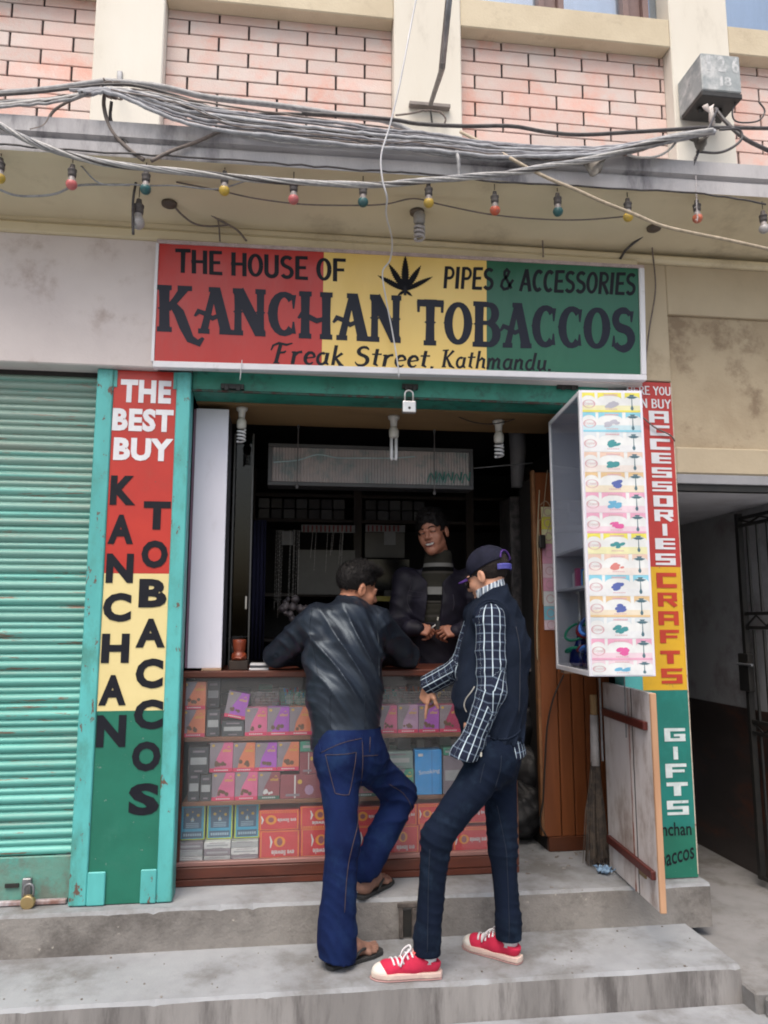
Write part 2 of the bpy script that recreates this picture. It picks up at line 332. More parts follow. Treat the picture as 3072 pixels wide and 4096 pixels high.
RED = mat('red_paint', (.50, .035, .022), (.45, .028, .02), ns=4, rough=.38, bump=.05, dirt=(.40, .05, .03), dt=.66, ds=4, chip=(.20, .07, .05), ct=.655, cs=26)
PALEY = mat('pale_yellow_paint', (.74, .62, .30), (.70, .58, .27), ns=4, rough=.4, bump=.05, dirt=(.6, .48, .24), dt=.68, ds=4)
GREEN = mat('green_paint', (.014, .16, .105), (.011, .135, .088), ns=4, rough=.38, bump=.06, dirt=(.03, .17, .12), dt=.66, ds=5, chip=(.16, .25, .21), ct=.65, cs=26)
YEL = mat('yellow_paint', (.72, .42, .02), (.66, .38, .02), ns=5, rough=.45, bump=.08, dirt=(.45, .28, .04), dt=.68, ds=6, chip=(.3, .2, .08), ct=.64, cs=26)
RED2 = mat('worn_red_paint', (.50, .045, .04), (.44, .04, .035), ns=5, rough=.5, bump=.08, dirt=(.4, .07, .06), dt=.66, ds=6)
TEALG = mat('blue_green_paint', (.01, .20, .17), (.01, .16, .13), ns=5, rough=.5, bump=.08, dirt=(.03, .23, .2), dt=.66, ds=6, chip=(.3, .4, .38), ct=.69, cs=24)
LINK = mat('lettering_black', (.009, .010, .016), (.012, .013, .019), ns=18, rough=.5, bump=0, spec=.22)
LNAVY = mat('sign_lettering_navy', (.010, .013, .026), (.013, .015, .028), ns=5, rough=.4, bump=0, spec=.25)
LWHITE = mat('lettering_white', (.76, .77, .80), (.70, .70, .74), ns=12, rough=.5, bump=0, chip=(.6, .2, .18), ct=.73, cs=40)
LWHITEW = mat('lettering_white_worn', (.66, .72, .72), (.55, .62, .62), ns=20, rough=.5, bump=0, chip=(.05, .25, .2), ct=.64, cs=60)
LRED = mat('lettering_red', (.52, .05, .02), (.46, .04, .02), ns=8, rough=.5, bump=0)
BRED = mat('banner_red', (.47, .022, .016), (.42, .02, .014), ns=2, rough=.28, bump=.5, bs=5, st=(1, 1, .35), dirt=(.40, .035, .03), dt=.6, ds=3)
BYEL = mat('banner_yellow', (.78, .56, .17), (.74, .51, .14), ns=2, rough=.28, bump=.5, bs=5, st=(1, 1, .35))
BGRN = mat('banner_green', (.012, .12, .062), (.01, .10, .052), ns=2, rough=.28, bump=.5, bs=5, st=(1, 1, .35))
SWHITE = mat('white_frame', (.74, .74, .78), (.68, .68, .72), ns=6, rough=.4, bump=.02, dirt=(.45, .44, .45), dt=.7, ds=8)
WBOX = mat('white_board', (.74, .73, .82), (.69, .68, .77), ns=3, rough=.5, bump=.05, dirt=(.55, .53, .58), dt=.7, ds=6, st=(1, 1, .3))
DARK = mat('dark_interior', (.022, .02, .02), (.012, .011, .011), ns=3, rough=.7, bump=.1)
DARKW = mat('dark_wood', (.035, .02, .013), (.02, .012, .009), ns=6, rough=.5, bump=.1, st=(1, 1, .2))
BLACK = mat('black_metal', (.012, .012, .012), (.02, .018, .016), ns=9, rough=.5, bump=.1)
WOOD = mat('counter_wood', (.13, .035, .02), (.075, .022, .014), ns=9, rough=.35, bump=.12, bs=60, st=(.25, 1, 1), dirt=(.05, .017, .012), dt=.62, ds=6)
WOODL = mat('shelf_edge_wood', (.22, .095, .05), (.16, .065, .035), ns=9, rough=.4, bump=.1, st=(.2, 1, 1))
PLY = mat('orange_panel_wood', (.24, .080, .030), (.18, .058, .022), ns=4, rough=.3, bump=.06, bs=50, st=(3, 3, .25), dirt=(.16, .045, .014), dt=.66, ds=3)
GREYM = mat('grey_metal', (.30, .31, .33), (.2, .2, .21), ns=12, rough=.4, metal=.6, bump=.1)
BRASS = mat('worn_brass', (.55, .42, .20), (.45, .33, .16), ns=14, rough=.3, metal=.8, bump=.05)
STEEL = mat('bright_steel', (.72, .70, .68), (.6, .58, .56), ns=14, rough=.28, metal=.85, bump=.03)

# ================================================================ ground, steps
def hx(x0, x1, yf, yb, z0, z1):
    return MB().box(x0, x1, yf, yb, z0, z1)
g = MB().quad((-60, -80, 0), (60, -80, 0), (60, 60, 0), (-60, 60, 0)).build('street', STREET); struct(g)
slab = MB(); slab.prism([(-4, .001), (2.02, .001), (2.02, .012), (-4, .012)], -2.4, -.505)
slab = slab.build('pavement', CONC_T, bevel=.006); struct(slab)
def rough_block(name, mat_list, x0, x1, y0, y1, z0, z1, nx, seed, amp=.006, endx=None):
    # concrete step with a worn, chipped front edge; top lighter and cooler than the riser, its skylight put into the colour
    rnd = random.Random(seed); mb = MB(); top = []; fr = []; bot = []; back = []
    for i in range(nx+1):
        x = x0+(x1-x0)*i/nx; e = amp*.35*math.sin(i*.13+seed)+rnd.uniform(-amp, amp)*.12; c = .35*amp+amp*.3*math.sin(i*.31+seed*2)*math.sin(i*.07)+rnd.uniform(0, .12)*amp
        if rnd.random() < .05: c += rnd.uniform(.3, 1.)*amp
        back.append((x, y1, z1)); top.append((x, y0+c+.008, z1+e*.3)); fr.append((x, y0+e*.4, z1-c-.010)); bot.append((x, y0+e*.5, z0))
    n = nx+1; vs = back+top+fr+bot
    mb.add(vs, [(i, i+1, n+i+1, n+i) for i in range(nx)]+[(n+i, n+i+1, 2*n+i+1, 2*n+i) for i in range(nx)]); k = len(mb.f)
    mb.mi = [0]*k; mb.cur = 1
    mb.add(vs, [(2*n+i, 2*n+i+1, 3*n+i+1, 3*n+i) for i in range(nx)])
    mb.add([(x1, y0, z0), (x1, y1, z0), (x1, y1, z1), (x1, y0+.008, z1)], [(0, 1, 2, 3)])
    mb.add([(x0, y0, z0), (x0, y1, z0), (x0, y1, z1), (x0, y0+.008, z1)], [(0, 1, 2, 3)])
    o = mb.build(name, mat_list, smooth=False); struct(o); return o
rough_block('lower_step', [CONC_T, CONC_R], -4, 1.852, -.505, -.02, 0, TREAD, 260, 3)
rough_block('shop_plinth', [CONC_T, CONC_P], -4, 1.985, -.075, 2.6, TREAD-.02, SILL, 260, 5, amp=.008)
pf = MB().box(1.853, 4.6, -.60, 3.6, -.02, .09).build('passage_floor', mat('passage_cement', (.25, .245, .245), (.19, .187, .185), ns=3, rough=.9, bump=.4, bs=40, dirt=(.13, .12, .11), dt=.58, ds=2.5), bevel=.008); struct(pf)

# ================================================================ building
B = thing('shop_building', 'old building front with cream pillars, pink brick panels and concrete canopy', 'building')
ZT = 5.7
px = [(-.998, -.659), (.521, .884), (2.082, 2.432)]
for a, b in px:
    MB().box(a, b, 0, .22, 3.55, ZT).build('pillar', CREAM, B, bevel=.006)
panels = [(-2.2, -.998), (-.659, .521), (.884, 2.082), (2.432, 3.7)]
for a, b in panels:
    MB().box(a, b, .006, .2, 4.70, 4.875).build('window_sill', BEAMC, B, bevel=.006)
joint0 = [X_(176, 30, .09), X_(1114, 120, .09), 1.441, X_(3030, 300, .09)]
bme = None
for (a, b), j0 in zip(panels, joint0):
    pn = MB().box(a, b, .100, .2, 3.5, 4.70).build('brick_panel', JOINT, B)
    for r_ in range(14):
        z1 = 4.648-.0815*r_+.0785 if r_ else 4.699; z0 = 4.648-.0815*r_+.0030
        if r_ == 0: z0 = 4.651
        if z1 < 3.56: continue
        x = j0-.308*12+(.154 if r_ % 2 else 0)
        while x < b:
            l, r2 = max(x+.0055, a+.001), min(x+.308-.0055, b-.001)
            if r2-l > .012:
                c = MB().box(l, r2, .090+random.uniform(-.0012, .0012), .108, z0, z1)
                c.build('brick', BRICK, pn, bevel=.0025)
            x += .308
# windows above the sills
WFR = mat('window_brown', (.20, .13, .12), (.16, .10, .095), ns=6, rough=.5)
WGL = glass_mat('window_glass', tint=(.80, .9, 1), rough=.05, refl=.30)
CURT = mat('pale_blue_curtain', (.40, .50, .58), (.32, .42, .5), ns=3, rough=.9, st=(6, 1, .5))
for (a, b) in panels:
    fr = MB(); n = 3
    fr.box(a, b, .10, .15, 4.876, 4.90)
    w_ = MB().box(a, b, .135, .142, 4.90, ZT).build('window', WGL, B)
    MB().box(a, b, .24, .25, 4.876, ZT).build('curtain', CURT, w_)
    xs = ([X_(2152, 20, .1), X_(2253, 20, .1), X_(2490, 40, .1), X_(2592, 50, .1)] if a == .884 else [a+(b-a)*.34, a+(b-a)*.42, a+(b-a)*.82])
    for i in range(0, len(xs)-1, 2):
        fr.box(xs[i], xs[i]+.035, .09, .16, 4.90, ZT); fr.box(xs[i+1]-.035, xs[i+1], .09, .16, 4.90, ZT); fr.box(xs[i]+.035, xs[i+1]-.035, .125, .15, 4.90, ZT)
    fr.build('window_frame', WFR, w_, bevel=.003)
# canopy: sloping slab with a grooved fascia
def sag(x): return .014*(x-.4)
def canopy(x0, x1):
    mb = MB(); prof = [(-.50, 3.489), (-.50, 3.553), (-.482, 3.562), (-.482, 3.570), (-.505, 3.580), (-.505, 3.648), (-.40, 3.665), (.2, 3.70), (.2, 3.45), (.0, 3.445), (-.46, 3.489)]
    n = len(prof)
    mb.add([(x0, y, z+sag(x0)) for y, z in prof]+[(x1, y, z+sag(x1)) for y, z in prof],
           [tuple(range(n)), tuple(range(2*n-1, n-1, -1))]+[(i, (i+1) % n, (i+1) % n+n, i+n) for i in range(n)])
    mb.mi = [0]*len(mb.f)
    for k in (2+9, 2+10-1): pass
    for fi, f in enumerate(mb.f):
        if fi >= 2 and (fi-2) in (8, 9, 10): mb.mi[fi] = 1
    return mb
cm = canopy(-3.2, 4.6); cm.build('canopy', [FASCIA, SOFFIT], B)
mo = MB()
mo.box(-3.2, 4.6, -.035, .1, 3.40, 3.443); mo.box(-3.2, 1.80, -.05, .1, 3.338, 3.4)
mo.build('moulding', SOFFIT, B, bevel=.012)
MB().box(-3.2, -.615, -.048, .12, 2.704, 3.337).build('lintel_wall', LINTEL, B, bevel=.006)
MB().box(-.614, 1.79, -.045, .10, 2.72, 3.337).build('lintel_wall', LINTEL, B)
MB().box(1.801, 1.972, -.004, .2, 2.759, 3.40).build('wall', RAISED, B, bevel=.004)
MB().box(1.973, 4.6, -.004, .2, 3.128, 3.40).build('wall', RAISED, B, bevel=.004)
MB().box(1.973, 4.6, .016, .2, 2.415, 3.127).build('wall', BEIGE, B)
MB().box(1.973, 4.6, -.006, .25, 2.274, 2.414).build('passage_lintel', RAISED, B, bevel=.008)
MB().box(1.973, 4.6, -.002, .25, 2.224, 2.273).build('passage_beam', mat('grey_lintel', (.33, .33, .35), ns=3, rough=.6), B, bevel=.003)
MB().box(1.973, 4.6, .012, .06, 2.190, 2.223).build('passage_beam', BLACK, B)
MB().box(1.973, 4.6, .061, 4.5, 2.192, 2.215).build('passage_ceiling', mat('white_ceiling', (.62, .62, .66), ns=2, rough=.8, dirt=(.45, .44, .45), dt=.64, ds=3), B)
PW = mat('passage_white_wall', (.42, .42, .44), (.34, .34, .35), ns=2, rough=.85, bump=.2, dirt=(.24, .22, .22), dt=.6, ds=3)
XR = atz(2830, 2075, 2.19).x
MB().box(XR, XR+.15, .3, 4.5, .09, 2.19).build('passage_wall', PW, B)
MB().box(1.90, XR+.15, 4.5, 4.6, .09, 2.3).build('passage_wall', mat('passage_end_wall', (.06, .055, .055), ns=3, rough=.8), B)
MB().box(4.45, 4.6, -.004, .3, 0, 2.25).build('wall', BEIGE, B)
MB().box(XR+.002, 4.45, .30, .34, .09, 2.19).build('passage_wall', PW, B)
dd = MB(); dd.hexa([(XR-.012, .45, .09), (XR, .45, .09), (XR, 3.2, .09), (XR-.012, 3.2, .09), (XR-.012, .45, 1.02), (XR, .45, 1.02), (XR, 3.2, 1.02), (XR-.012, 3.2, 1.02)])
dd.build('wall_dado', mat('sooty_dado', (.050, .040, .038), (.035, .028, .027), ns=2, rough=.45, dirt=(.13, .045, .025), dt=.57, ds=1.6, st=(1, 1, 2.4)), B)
# walls round the shop room
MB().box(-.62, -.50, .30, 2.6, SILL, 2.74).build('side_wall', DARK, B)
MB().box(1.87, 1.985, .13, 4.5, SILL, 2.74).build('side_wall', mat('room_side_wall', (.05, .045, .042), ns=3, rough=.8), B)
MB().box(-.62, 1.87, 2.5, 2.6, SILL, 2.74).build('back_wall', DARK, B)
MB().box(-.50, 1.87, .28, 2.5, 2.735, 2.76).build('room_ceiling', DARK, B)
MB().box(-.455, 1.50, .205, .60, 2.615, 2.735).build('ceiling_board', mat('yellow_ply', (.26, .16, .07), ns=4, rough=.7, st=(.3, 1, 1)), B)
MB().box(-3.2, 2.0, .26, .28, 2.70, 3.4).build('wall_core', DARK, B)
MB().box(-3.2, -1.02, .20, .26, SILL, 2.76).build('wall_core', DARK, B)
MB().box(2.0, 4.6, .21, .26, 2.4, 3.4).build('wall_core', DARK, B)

# ================================================================ roller shutter on the left
S = thing('roller_shutter', 'closed teal corrugated roller shutter with rust stains, left of the painted pillar', 'roller shutter', (-1.5, .08, SILL))
zt = Z_(150, 1500, .07); zb = Z_(150, 3420, .07); ns_ = 30; pit = (zt-zb)/ns_
XS0, XS1 = -2.3, X_(330, 2500, .07)+.05
sm = MB(); pr = []
for k in range(9):
    t = k/8; pr.append((-.015*math.sin(math.pi*t)**.8, pit*.52*t))
pr += [(.003, pit*.55), (-.001, pit*.58)]+[(-.001-.009*math.sin(math.pi*k/6)**.8, pit*(.58+.34*k/6)) for k in range(1, 7)]+[(.005, pit*.95), (-.001, pit*.997)]
n = len(pr)
sm.add([(XS0, .07+y, z) for y, z in pr]+[(XS1, .07+y, z) for y, z in pr], [(i, i+1, i+1+n, i+n) for i in range(n-1)])
first = None
for i in range(ns_):
    z = zb+pit*i
    if first is None:
        first = sm.build('slat', SLAT, S, smooth=True); first.location.z = 0; base_z = SILL
        first.location = (0, 0, z-0); me = first.data
    else:
        c = dup(first, S); c.location = (random.uniform(-.001, .001), random.uniform(-.0015, .0015), z-0)
MB().box(XS0, XS1-.03, .050, .066, Z_(100, 3600, .06), Z_(100, 3425, .06)).build('bottom_bar', mat('teal_bottom_rail', (.07, .32, .27), (.12, .27, .22), ns=6, rough=.5, bump=.3, dirt=(.13, .17, .14), dt=.55, ds=7), S, bevel=.004)
MB().box(XS0, X_(265, 3600, .03), .025, .049, SILL+.004, Z_(100, 3600, .04)).build('bottom_angle', mat('shutter_angle', (.45, .42, .45), (.2, .1, .08), ns=9, rough=.5), S, bevel=.003)
MB().box(XS0, XS1, .065, .09, zt-.002, zt+.10).build('roller_housing', DARK, S)
h = MB(); hx0, hz = X_(100, 3540, .04), Z_(110, 3540, .045)
h.box(X_(20, 3545, .045), X_(75, 3545, .045), .040, .0495, hz-.008, hz+.008)
h.build('slot', BLACK, S)
h2 = MB(); h2.box(X_(92, 3510, .04), X_(128, 3510, .04), .030, .0495, Z_(110, 3590, .04), Z_(110, 3512, .04)); h2.build('hasp', GREYM, S, bevel=.003)
# padlock on it
def padlock(name, label, c, s, body_m, sh_m, tilt=0, closed=True):
    t = thing(name, label, 'padlock', c)
    mb = MB(); mb.box(c[0]-.5*s, c[0]+.5*s, c[1]-.2*s, c[1]+.2*s, c[2]-.95*s, c[2]-.05*s)
    b = mb.build('lock_body', body_m, t); bevelmod(b, .09*s, 3)
    p = [(c[0]-.3*s, c[1], c[2]-.15*s), (c[0]-.3*s, c[1], c[2]+.45*s)]+[(c[0]+.3*s*math.cos(R(a)), c[1], c[2]+.45*s+.3*s*math.sin(R(a))) for a in range(165, 0, -15)]+[(c[0]+.3*s, c[1], c[2]+.45*s), (c[0]+.3*s, c[1], c[2]-.1*s)]
    MB().tube(p, .07*s, 8).build('shackle', sh_m, t, smooth=True)
    MB().lathe([(.001, -.215*s), (.10*s, -.215*s), (.10*s, -.19*s)], (c[0], c[1], c[2]-.6*s), 'y', 10).build('keyhole', BLACK, t)
    if tilt: t.rotation_euler.y = tilt
    return t
lk = thing('shutter_padlock', 'round brass padlock on the hasp at the foot of the teal shutter', 'padlock', tuple(at(110, 3600, .0)))
c = at(112, 3608, .005)
mb = MB(); mb.lathe([(.001, -.014), (.026, -.014), (.030, -.008), (.030, .008), (.026, .014), (.001, .014)], c, 'y', 24); mb.build('lock_body', BRASS, lk, smooth=False, bevel=.002)
MB().tube([c+Vector((-.018, 0, .016)), c+Vector((-.02, 0, .045))]+[c+Vector((.02*math.cos(R(a)), 0, .05+.022*math.sin(R(a)))) for a in range(160, 10, -25)]+[c+Vector((.02, 0, .045)), c+Vector((.018, 0, .016))], .0055, 8).build('shackle', GREYM, lk, smooth=True)

# old paint has worn off the upper slats more than the lower ones
N_ = SLAT.node_tree.nodes; L_ = SLAT.node_tree.links; b_ = N_['Principled BSDF']; s_ = b_.inputs['Base Color'].links[0].from_socket
g_ = N_.new('ShaderNodeNewGeometry'); x_ = N_.new('ShaderNodeSeparateXYZ'); L_.new(g_.outputs['Position'], x_.inputs[0])
r_ = N_.new('ShaderNodeMapRange'); r_.inputs[1].default_value = 1.1; r_.inputs[2].default_value = 2.5; r_.inputs[3].default_value = 0; r_.inputs[4].default_value = .6; L_.new(x_.outputs[2], r_.inputs[0])
k_ = N_.new('ShaderNodeTexNoise'); k_.inputs['Scale'].default_value = 2.6; k_.inputs['Detail'].default_value = 6; mp_ = N_.new('ShaderNodeMapping'); mp_.inputs['Scale'].default_value = (.35, 1, 9); L_.new(g_.outputs['Position'], mp_.inputs[0]); L_.new(mp_.outputs[0], k_.inputs['Vector'])
q_ = N_.new('ShaderNodeMapRange'); q_.inputs[1].default_value = .30; q_.inputs[2].default_value = .52; L_.new(k_.outputs[0], q_.inputs[0])
m_ = N_.new('ShaderNodeMath'); m_.operation = 'MULTIPLY'; L_.new(r_.outputs[0], m_.inputs[0]); L_.new(q_.outputs[0], m_.inputs[1])
w_ = N_.new('ShaderNodeMix'); w_.data_type = 'RGBA'; L_.new(m_.outputs[0], w_.inputs[0]); L_.new(s_, w_.inputs[6]); w_.inputs[7].default_value = (.33, .34, .29, 1); L_.new(w_.outputs[2], b_.inputs['Base Color'])

# ================================================================ left painted pillar
LP = thing('painted_pillar', 'tall painted board in red, cream and green between two teal steel channels, left of the counter', 'sign board', (-.7, 0, SILL))
ya = 2000
xl0, xl1 = -.893+0, -.82
def XL(x, y): return X_(x, y, 0)
a0 = (X_(393, 1470, 0)+X_(274, 3614, 0))/2; a1 = X_(429, 2000, -.01); b0 = X_(688, 2000, -.01); b1 = (X_(770, 1470, 0)+X_(686, 3607, 0))/2
ztp = 2.703
for (u, v) in ((a0, a1), (b0, b1)):
    ch = MB(); ch.box(u, v, -.012, .10, SILL+.003, ztp); ch.build('channel', TEAL, LP, bevel=.005)
fl = MB()
fl.box(a1+.0005, a1+.075, -.0145, -.004, SILL+.003, Z_(400, 3490, -.02)); fl.build('foot_plate', TEAL, LP, bevel=.004)
fl = MB(); fl.box(b0-.068, b0-.0005, -.0145, -.004, SILL+.003, Z_(600, 3480, -.02)); fl.build('foot_plate', TEAL, LP, bevel=.004)
zr = Z_(560, 2294, 0); zy = Z_(560, 2842, 0)
LPW = MB(); LPW.box(a1+.0008, b0-.0008, .004, .09, SILL+.0, ztp-.001); LPW.build('backing', DARKW, LP)
for nm, m_, z0, z1 in (('red_field', RED, zr, ztp-.002), ('cream_field', PALEY, zy, zr-.0005), ('green_field', GREEN, SILL+.004, zy-.0005)):
    MB().box(a1+.0012, b0-.0012, -.002, .003, z0, z1).build('painted_'+nm, m_, LP)
    if nm == 'red_field':
        MB().box(a1+.0012, a1+.016, -.006, -.003, ztp-.085, ztp-.003).build('corner_patch', TEAL, LP)
        MB().box(b0-.016, b0-.0012, -.006, -.003, ztp-.085, ztp-.003).build('corner_patch', TEAL, LP)
def flat(Y): return lambda u, v, e=0: (u, Y-e, v)
tw = MB()
def px_rect(x0, x1, y0, y1, Y):  # pixel box -> metres
    xm, ym = (x0+x1)/2, (y0+y1)/2
    return X_(x0, ym, Y), X_(x1, ym, Y), Z_(xm, y1, Y), Z_(xm, y0, Y)
def zb4(x, y, sx, sy, s): return sx+x/s, sy+y/s
L4 = lambda x0, x1, y0, y1: (x0/1.7012, x1/1.7012, 1400+y0/1.7012, 1400+y1/1.7012)
for wd, r_ in (('THE', (820, 1165, 205, 360)), ('BEST', (765, 1180, 400, 555)), ('BUY', (772, 1178, 600, 755))):
    u0, u1, v0, v1 = px_rect(*L4(*r_), -.004); write(tw, wd, flat(-.0045), u0, u1, v0, v1, bold=.05, spacing=1.08)
tw.build('white_lettering', LWHITE, LP)
tk = MB()
L5 = lambda x0, x1, y0, y1: (x0/1.479, x1/1.479, 2600+y0/1.479, 2600+y1/1.479)
for ch_, r_ in (('K', L4(750, 925, 855, 1055)), ('A', L4(735, 910, 1120, 1320)), ('N', L4(722, 908, 1385, 1585)), ('C', L4(700, 893, 1652, 1850)), ('H', L4(690, 880, 1930, 2130)),
                ('A', L5(585, 748, 148, 328)), ('N', L5(570, 745, 385, 575)),
                ('T', L4(975, 1160, 1030, 1222)), ('O', L4(962, 1142, 1295, 1485)), ('B', L4(945, 1135, 1558, 1752)), ('A', L4(925, 1125, 1828, 2025)),
                ('C', L5(802, 965, 50, 228)), ('C', L5(792, 965, 292, 470)), ('O', L5(780, 950, 540, 718)), ('S', L5(760, 943, 788, 978))):
    u0, u1, v0, v1 = px_rect(*r_, -.004); write(tk, ch_, flat(-.0045), u0, u1, v0, v1, bold=.05)
tk.build('black_lettering', LINK, LP)

# ================================================================ right painted pillar
RP = thing('painted_pillar', 'painted board in red, yellow and green with square letters, beside the passage on the right', 'sign board', (1.75, 0, SILL))
c0, c1 = 1.640, (X_(2687, 1529, 0)+X_(2791, 3527, 0))/2
cm_ = 1.735
ztr = Z_(2600, 1529, 0)
MB().box(c0, cm_, -.012, .10, SILL+.003, ztr-.06).build('channel', TEAL, RP, bevel=.004)
MB().box(cm_+.001, c1-.001, .004, .12, SILL+.001, ztr).build('backing', CONC_R, RP)
zr2 = Z_(2700, 2268, 0); zy2 = Z_(2700, 2760, 0); zg2 = Z_(2740, 3310, 0)
for nm, m_, z0, z1 in (('red_field', RED2, zr2, ztr), ('yellow_field', YEL, zy2, zr2-.0005), ('blue_green_field', TEALG, zg2, zy2-.0005), ('green_field', GREEN, SILL+.006, zg2-.0005)):
    MB().box(cm_+.0012, c1, -.002, .0035, z0, z1).build('painted_'+nm, m_, RP)
MB().box(c1-.004, c1+.001, -.0028, -.0021, SILL+.02, ztr).build('pale_edge', mat('pale_edge', (.6, .52, .42), ns=30, rough=.8, chip=(.3, .1, .08), ct=.6, cs=50), RP)
L6 = lambda x0, x1, y0, y1: (2150+x0/1.6388, 2150+x1/1.6388, 1450+y0/1.6388, 1450+y1/1.6388)
tw = MB()
def put(mb, text, FT, rect, Y, slant=0, eps=.00012):
    u0, u1, v0, v1 = px_rect(*rect, Y)
    line(mb, text, FT, lambda u, v, e: (u, Y-e, v), u0, u1, v0, v1, slant, eps)
put(tw, 'HERE YOU', BR, L6(585, 875, 155, 212), -.004)
put(tw, 'CAN BUY', BR, L6(590, 875, 238, 298), -.004)
rows = [('A', 730, 860, 318, 395), ('C', 737, 866, 412, 480), ('C', 738, 870, 500, 572), ('E', 747, 875, 592, 662), ('S', 750, 880, 688, 755), ('S', 752, 882, 780, 845),
        ('O', 760, 888, 872, 945), ('R', 766, 890, 965, 1040), ('I', 790, 880, 1058, 1135), ('E', 772, 902, 1152, 1225), ('S', 774, 905, 1252, 1328)]
for ch_, x0, x1, y0, y1 in rows:
    u0, u1, v0, v1 = px_rect(*L6(x0, x1, y0, y1), -.004)
    letter(tw, SQ[ch_], lambda u, v, e: (u0+u*(u1-u0), -.004-e, v0+v*(v1-v0)), .00012)
tw.build('white_lettering', LWHITE, RP)
tr_ = MB()
for ch_, x0, x1, y0, y1 in [('C', 780, 912, 1378, 1478), ('R', 788, 916, 1508, 1600), ('A', 792, 926, 1630, 1722), ('F', 802, 930, 1752, 1840), ('T', 806, 936, 1888, 1975), ('S', 812, 950, 2005, 2105)]:
    u0, u1, v0, v1 = px_rect(*L6(x0, x1, y0, y1), -.004)
    letter(tr_, SQ[ch_], lambda u, v, e: (u0+u*(u1-u0), -.004-e, v0+v*(v1-v0)), .00012)
tr_.build('red_lettering', LRED, RP)
L7 = lambda x0, x1, y0, y1: (2050+x0/1.4785, 2050+x1/1.4785, 2600+y0/1.4785, 2600+y1/1.4785)
tg = MB()
for ch_, x0, x1, y0, y1 in [('G', 898, 1022, 462, 540), ('I', 925, 1005, 572, 648), ('F', 905, 1030, 672, 755), ('T', 912, 1038, 782, 862), ('S', 914, 1042, 890, 975)]:
    u0, u1, v0, v1 = px_rect(*L7(x0, x1, y0, y1), -.004)
    letter(tg, SQ[ch_], lambda u, v, e: (u0+u*(u1-u0), -.004-e, v0+v*(v1-v0)), .00012)
tg.build('worn_lettering', LWHITEW, RP)
tb = MB()
u0, u1, v0, v1 = px_rect(*L7(800, 1058, 1020, 1100), -.004); write(tb, 'Kanchan', flat(-.0042), u0, u1, v0, v1, bold=.01)
u0, u1, v0, v1 = px_rect(*L7(780, 1075, 1165, 1265), -.004); write(tb, 'Tobaccos', lambda u, v, e=0: (u, -.0042, v+(u-u1)*.22+.02), u0, u1, v0, v1, bold=.01)
tb.build('black_lettering', LINK, RP)

# ================================================================ steel header with rolled-up shutter
H = thing('shutter_header', 'rust spotted teal steel header of the rolled up shutter over the shop opening', 'shutter header', (.5, 0, 2.6))
hz0, hz1 = Z_(1500, 1592, .02), 2.722
MB().box(b1+.001, c0-.001, .02, .19, hz0, hz1).build('header_plate', TEALD, H, bevel=.004)
MB().tube([(b1+.001, .016, hz0+.004), (c0, .016, hz0+.004)], .007, 6).build('bottom_rail', mat('rusty_edge', (.05, .02, .015), (.02, .09, .07), ns=40, rough=.7), H)
for i, x in enumerate((930, 1640, 2270)):
    p = at(x, 1548, .01); w_ = .055 if i != 1 else .04
    mb = MB().box(p.x-w_, p.x+w_, .002, .0195, p.z-.011, p.z+.014)
    mb.box(p.x-w_*.7, p.x-w_*.3, -.004, .002, p.z-.02, p.z+.006); mb.box(p.x+w_*.3, p.x+w_*.7, -.004, .002, p.z-.02, p.z+.006)
    mb.build('hinge', BLACK, H, bevel=.002)
padlock('hanging_padlock', 'open silver padlock hanging from the middle of the teal header', tuple(at(1636, 1602, -.02)), .068, STEEL, STEEL)
# ================================================================ main sign
SG = thing('shop_sign', 'wide red, yellow and green sign board with a leaf emblem above the shop opening', 'sign', tuple(at(1600, 1250, -.07)))
SY = -.075
TLp, TRp, BLp, BRp = [Vector(at(x, y, SY)) for x, y in ((637, 974), (2553, 1074), (617, 1445), (2562, 1500))]
def SP(u, v, e=0):  # 0..1 across the painted face
    p = (BLp*(1-u)+BRp*u)*(1-v)+(TLp*(1-u)+TRp*u)*v; return (p.x, SY-e, p.z)
def sgpx(x, y):  # sign zoom (x,y in the sign survey grid, scale .79) -> u,v
    X, Y = 550+x/.79, 900+y/.79; q = at(X, Y, SY)
    u = (q.x-BLp.x)/(BRp.x-BLp.x); zb = BLp.z*(1-u)+BRp.z*u; zt_ = TLp.z*(1-u)+TRp.z*u
    return u, (q.z-zb)/(zt_-zb)
ua, _ = sgpx(584, 260); ub, _ = sgpx(1100, 290)
for nm, m_, p, q in (('red_face', BRED, 0, ua), ('yellow_face', BYEL, ua, ub), ('green_face', BGRN, ub, 1)):
    mb = MB(); n = 12
    vs = []; 
    for i in range(n+1):
        u = p+(q-p)*i/n
        vs += [SP(u, 0), SP(u, 1)]
    mb.add(vs, [(2*i, 2*i+2, 2*i+3, 2*i+1) for i in range(n)]); mb.build(nm, m_, SG)
def bar(u0, v0, u1, v1, y0, y1): 
    a, b, c, d = SP(u0, v0), SP(u1, v0), SP(u1, v1), SP(u0, v1)
    return MB().hexa([(a[0], y0, a[2]), (b[0], y0, b[2]), (b[0], y1, b[2]), (a[0], y1, a[2]), (d[0], y0, d[2]), (c[0], y0, c[2]), (c[0], y1, c[2]), (d[0], y1, d[2])])
bar(-.002, -.055, 1.012, -.001, SY-.012, SY+.03).build('frame_rail', SWHITE, SG, bevel=.003)
bar(1.0, -.0005, 1.012, 1.0, SY-.012, SY+.03).build('frame_rail', SWHITE, SG, bevel=.003)
bar(-.004, 1.0, 1.012, 1.03, SY-.006, SY+.03).build('frame_rail', mat('rough_pink_edge', (.52, .42, .42), (.42, .34, .33), ns=30, rough=.9, bump=.8, bs=80), SG)
bar(-.006, 0, -.0005, 1.0, SY-.004, SY+.03).build('frame_rail', SWHITE, SG)
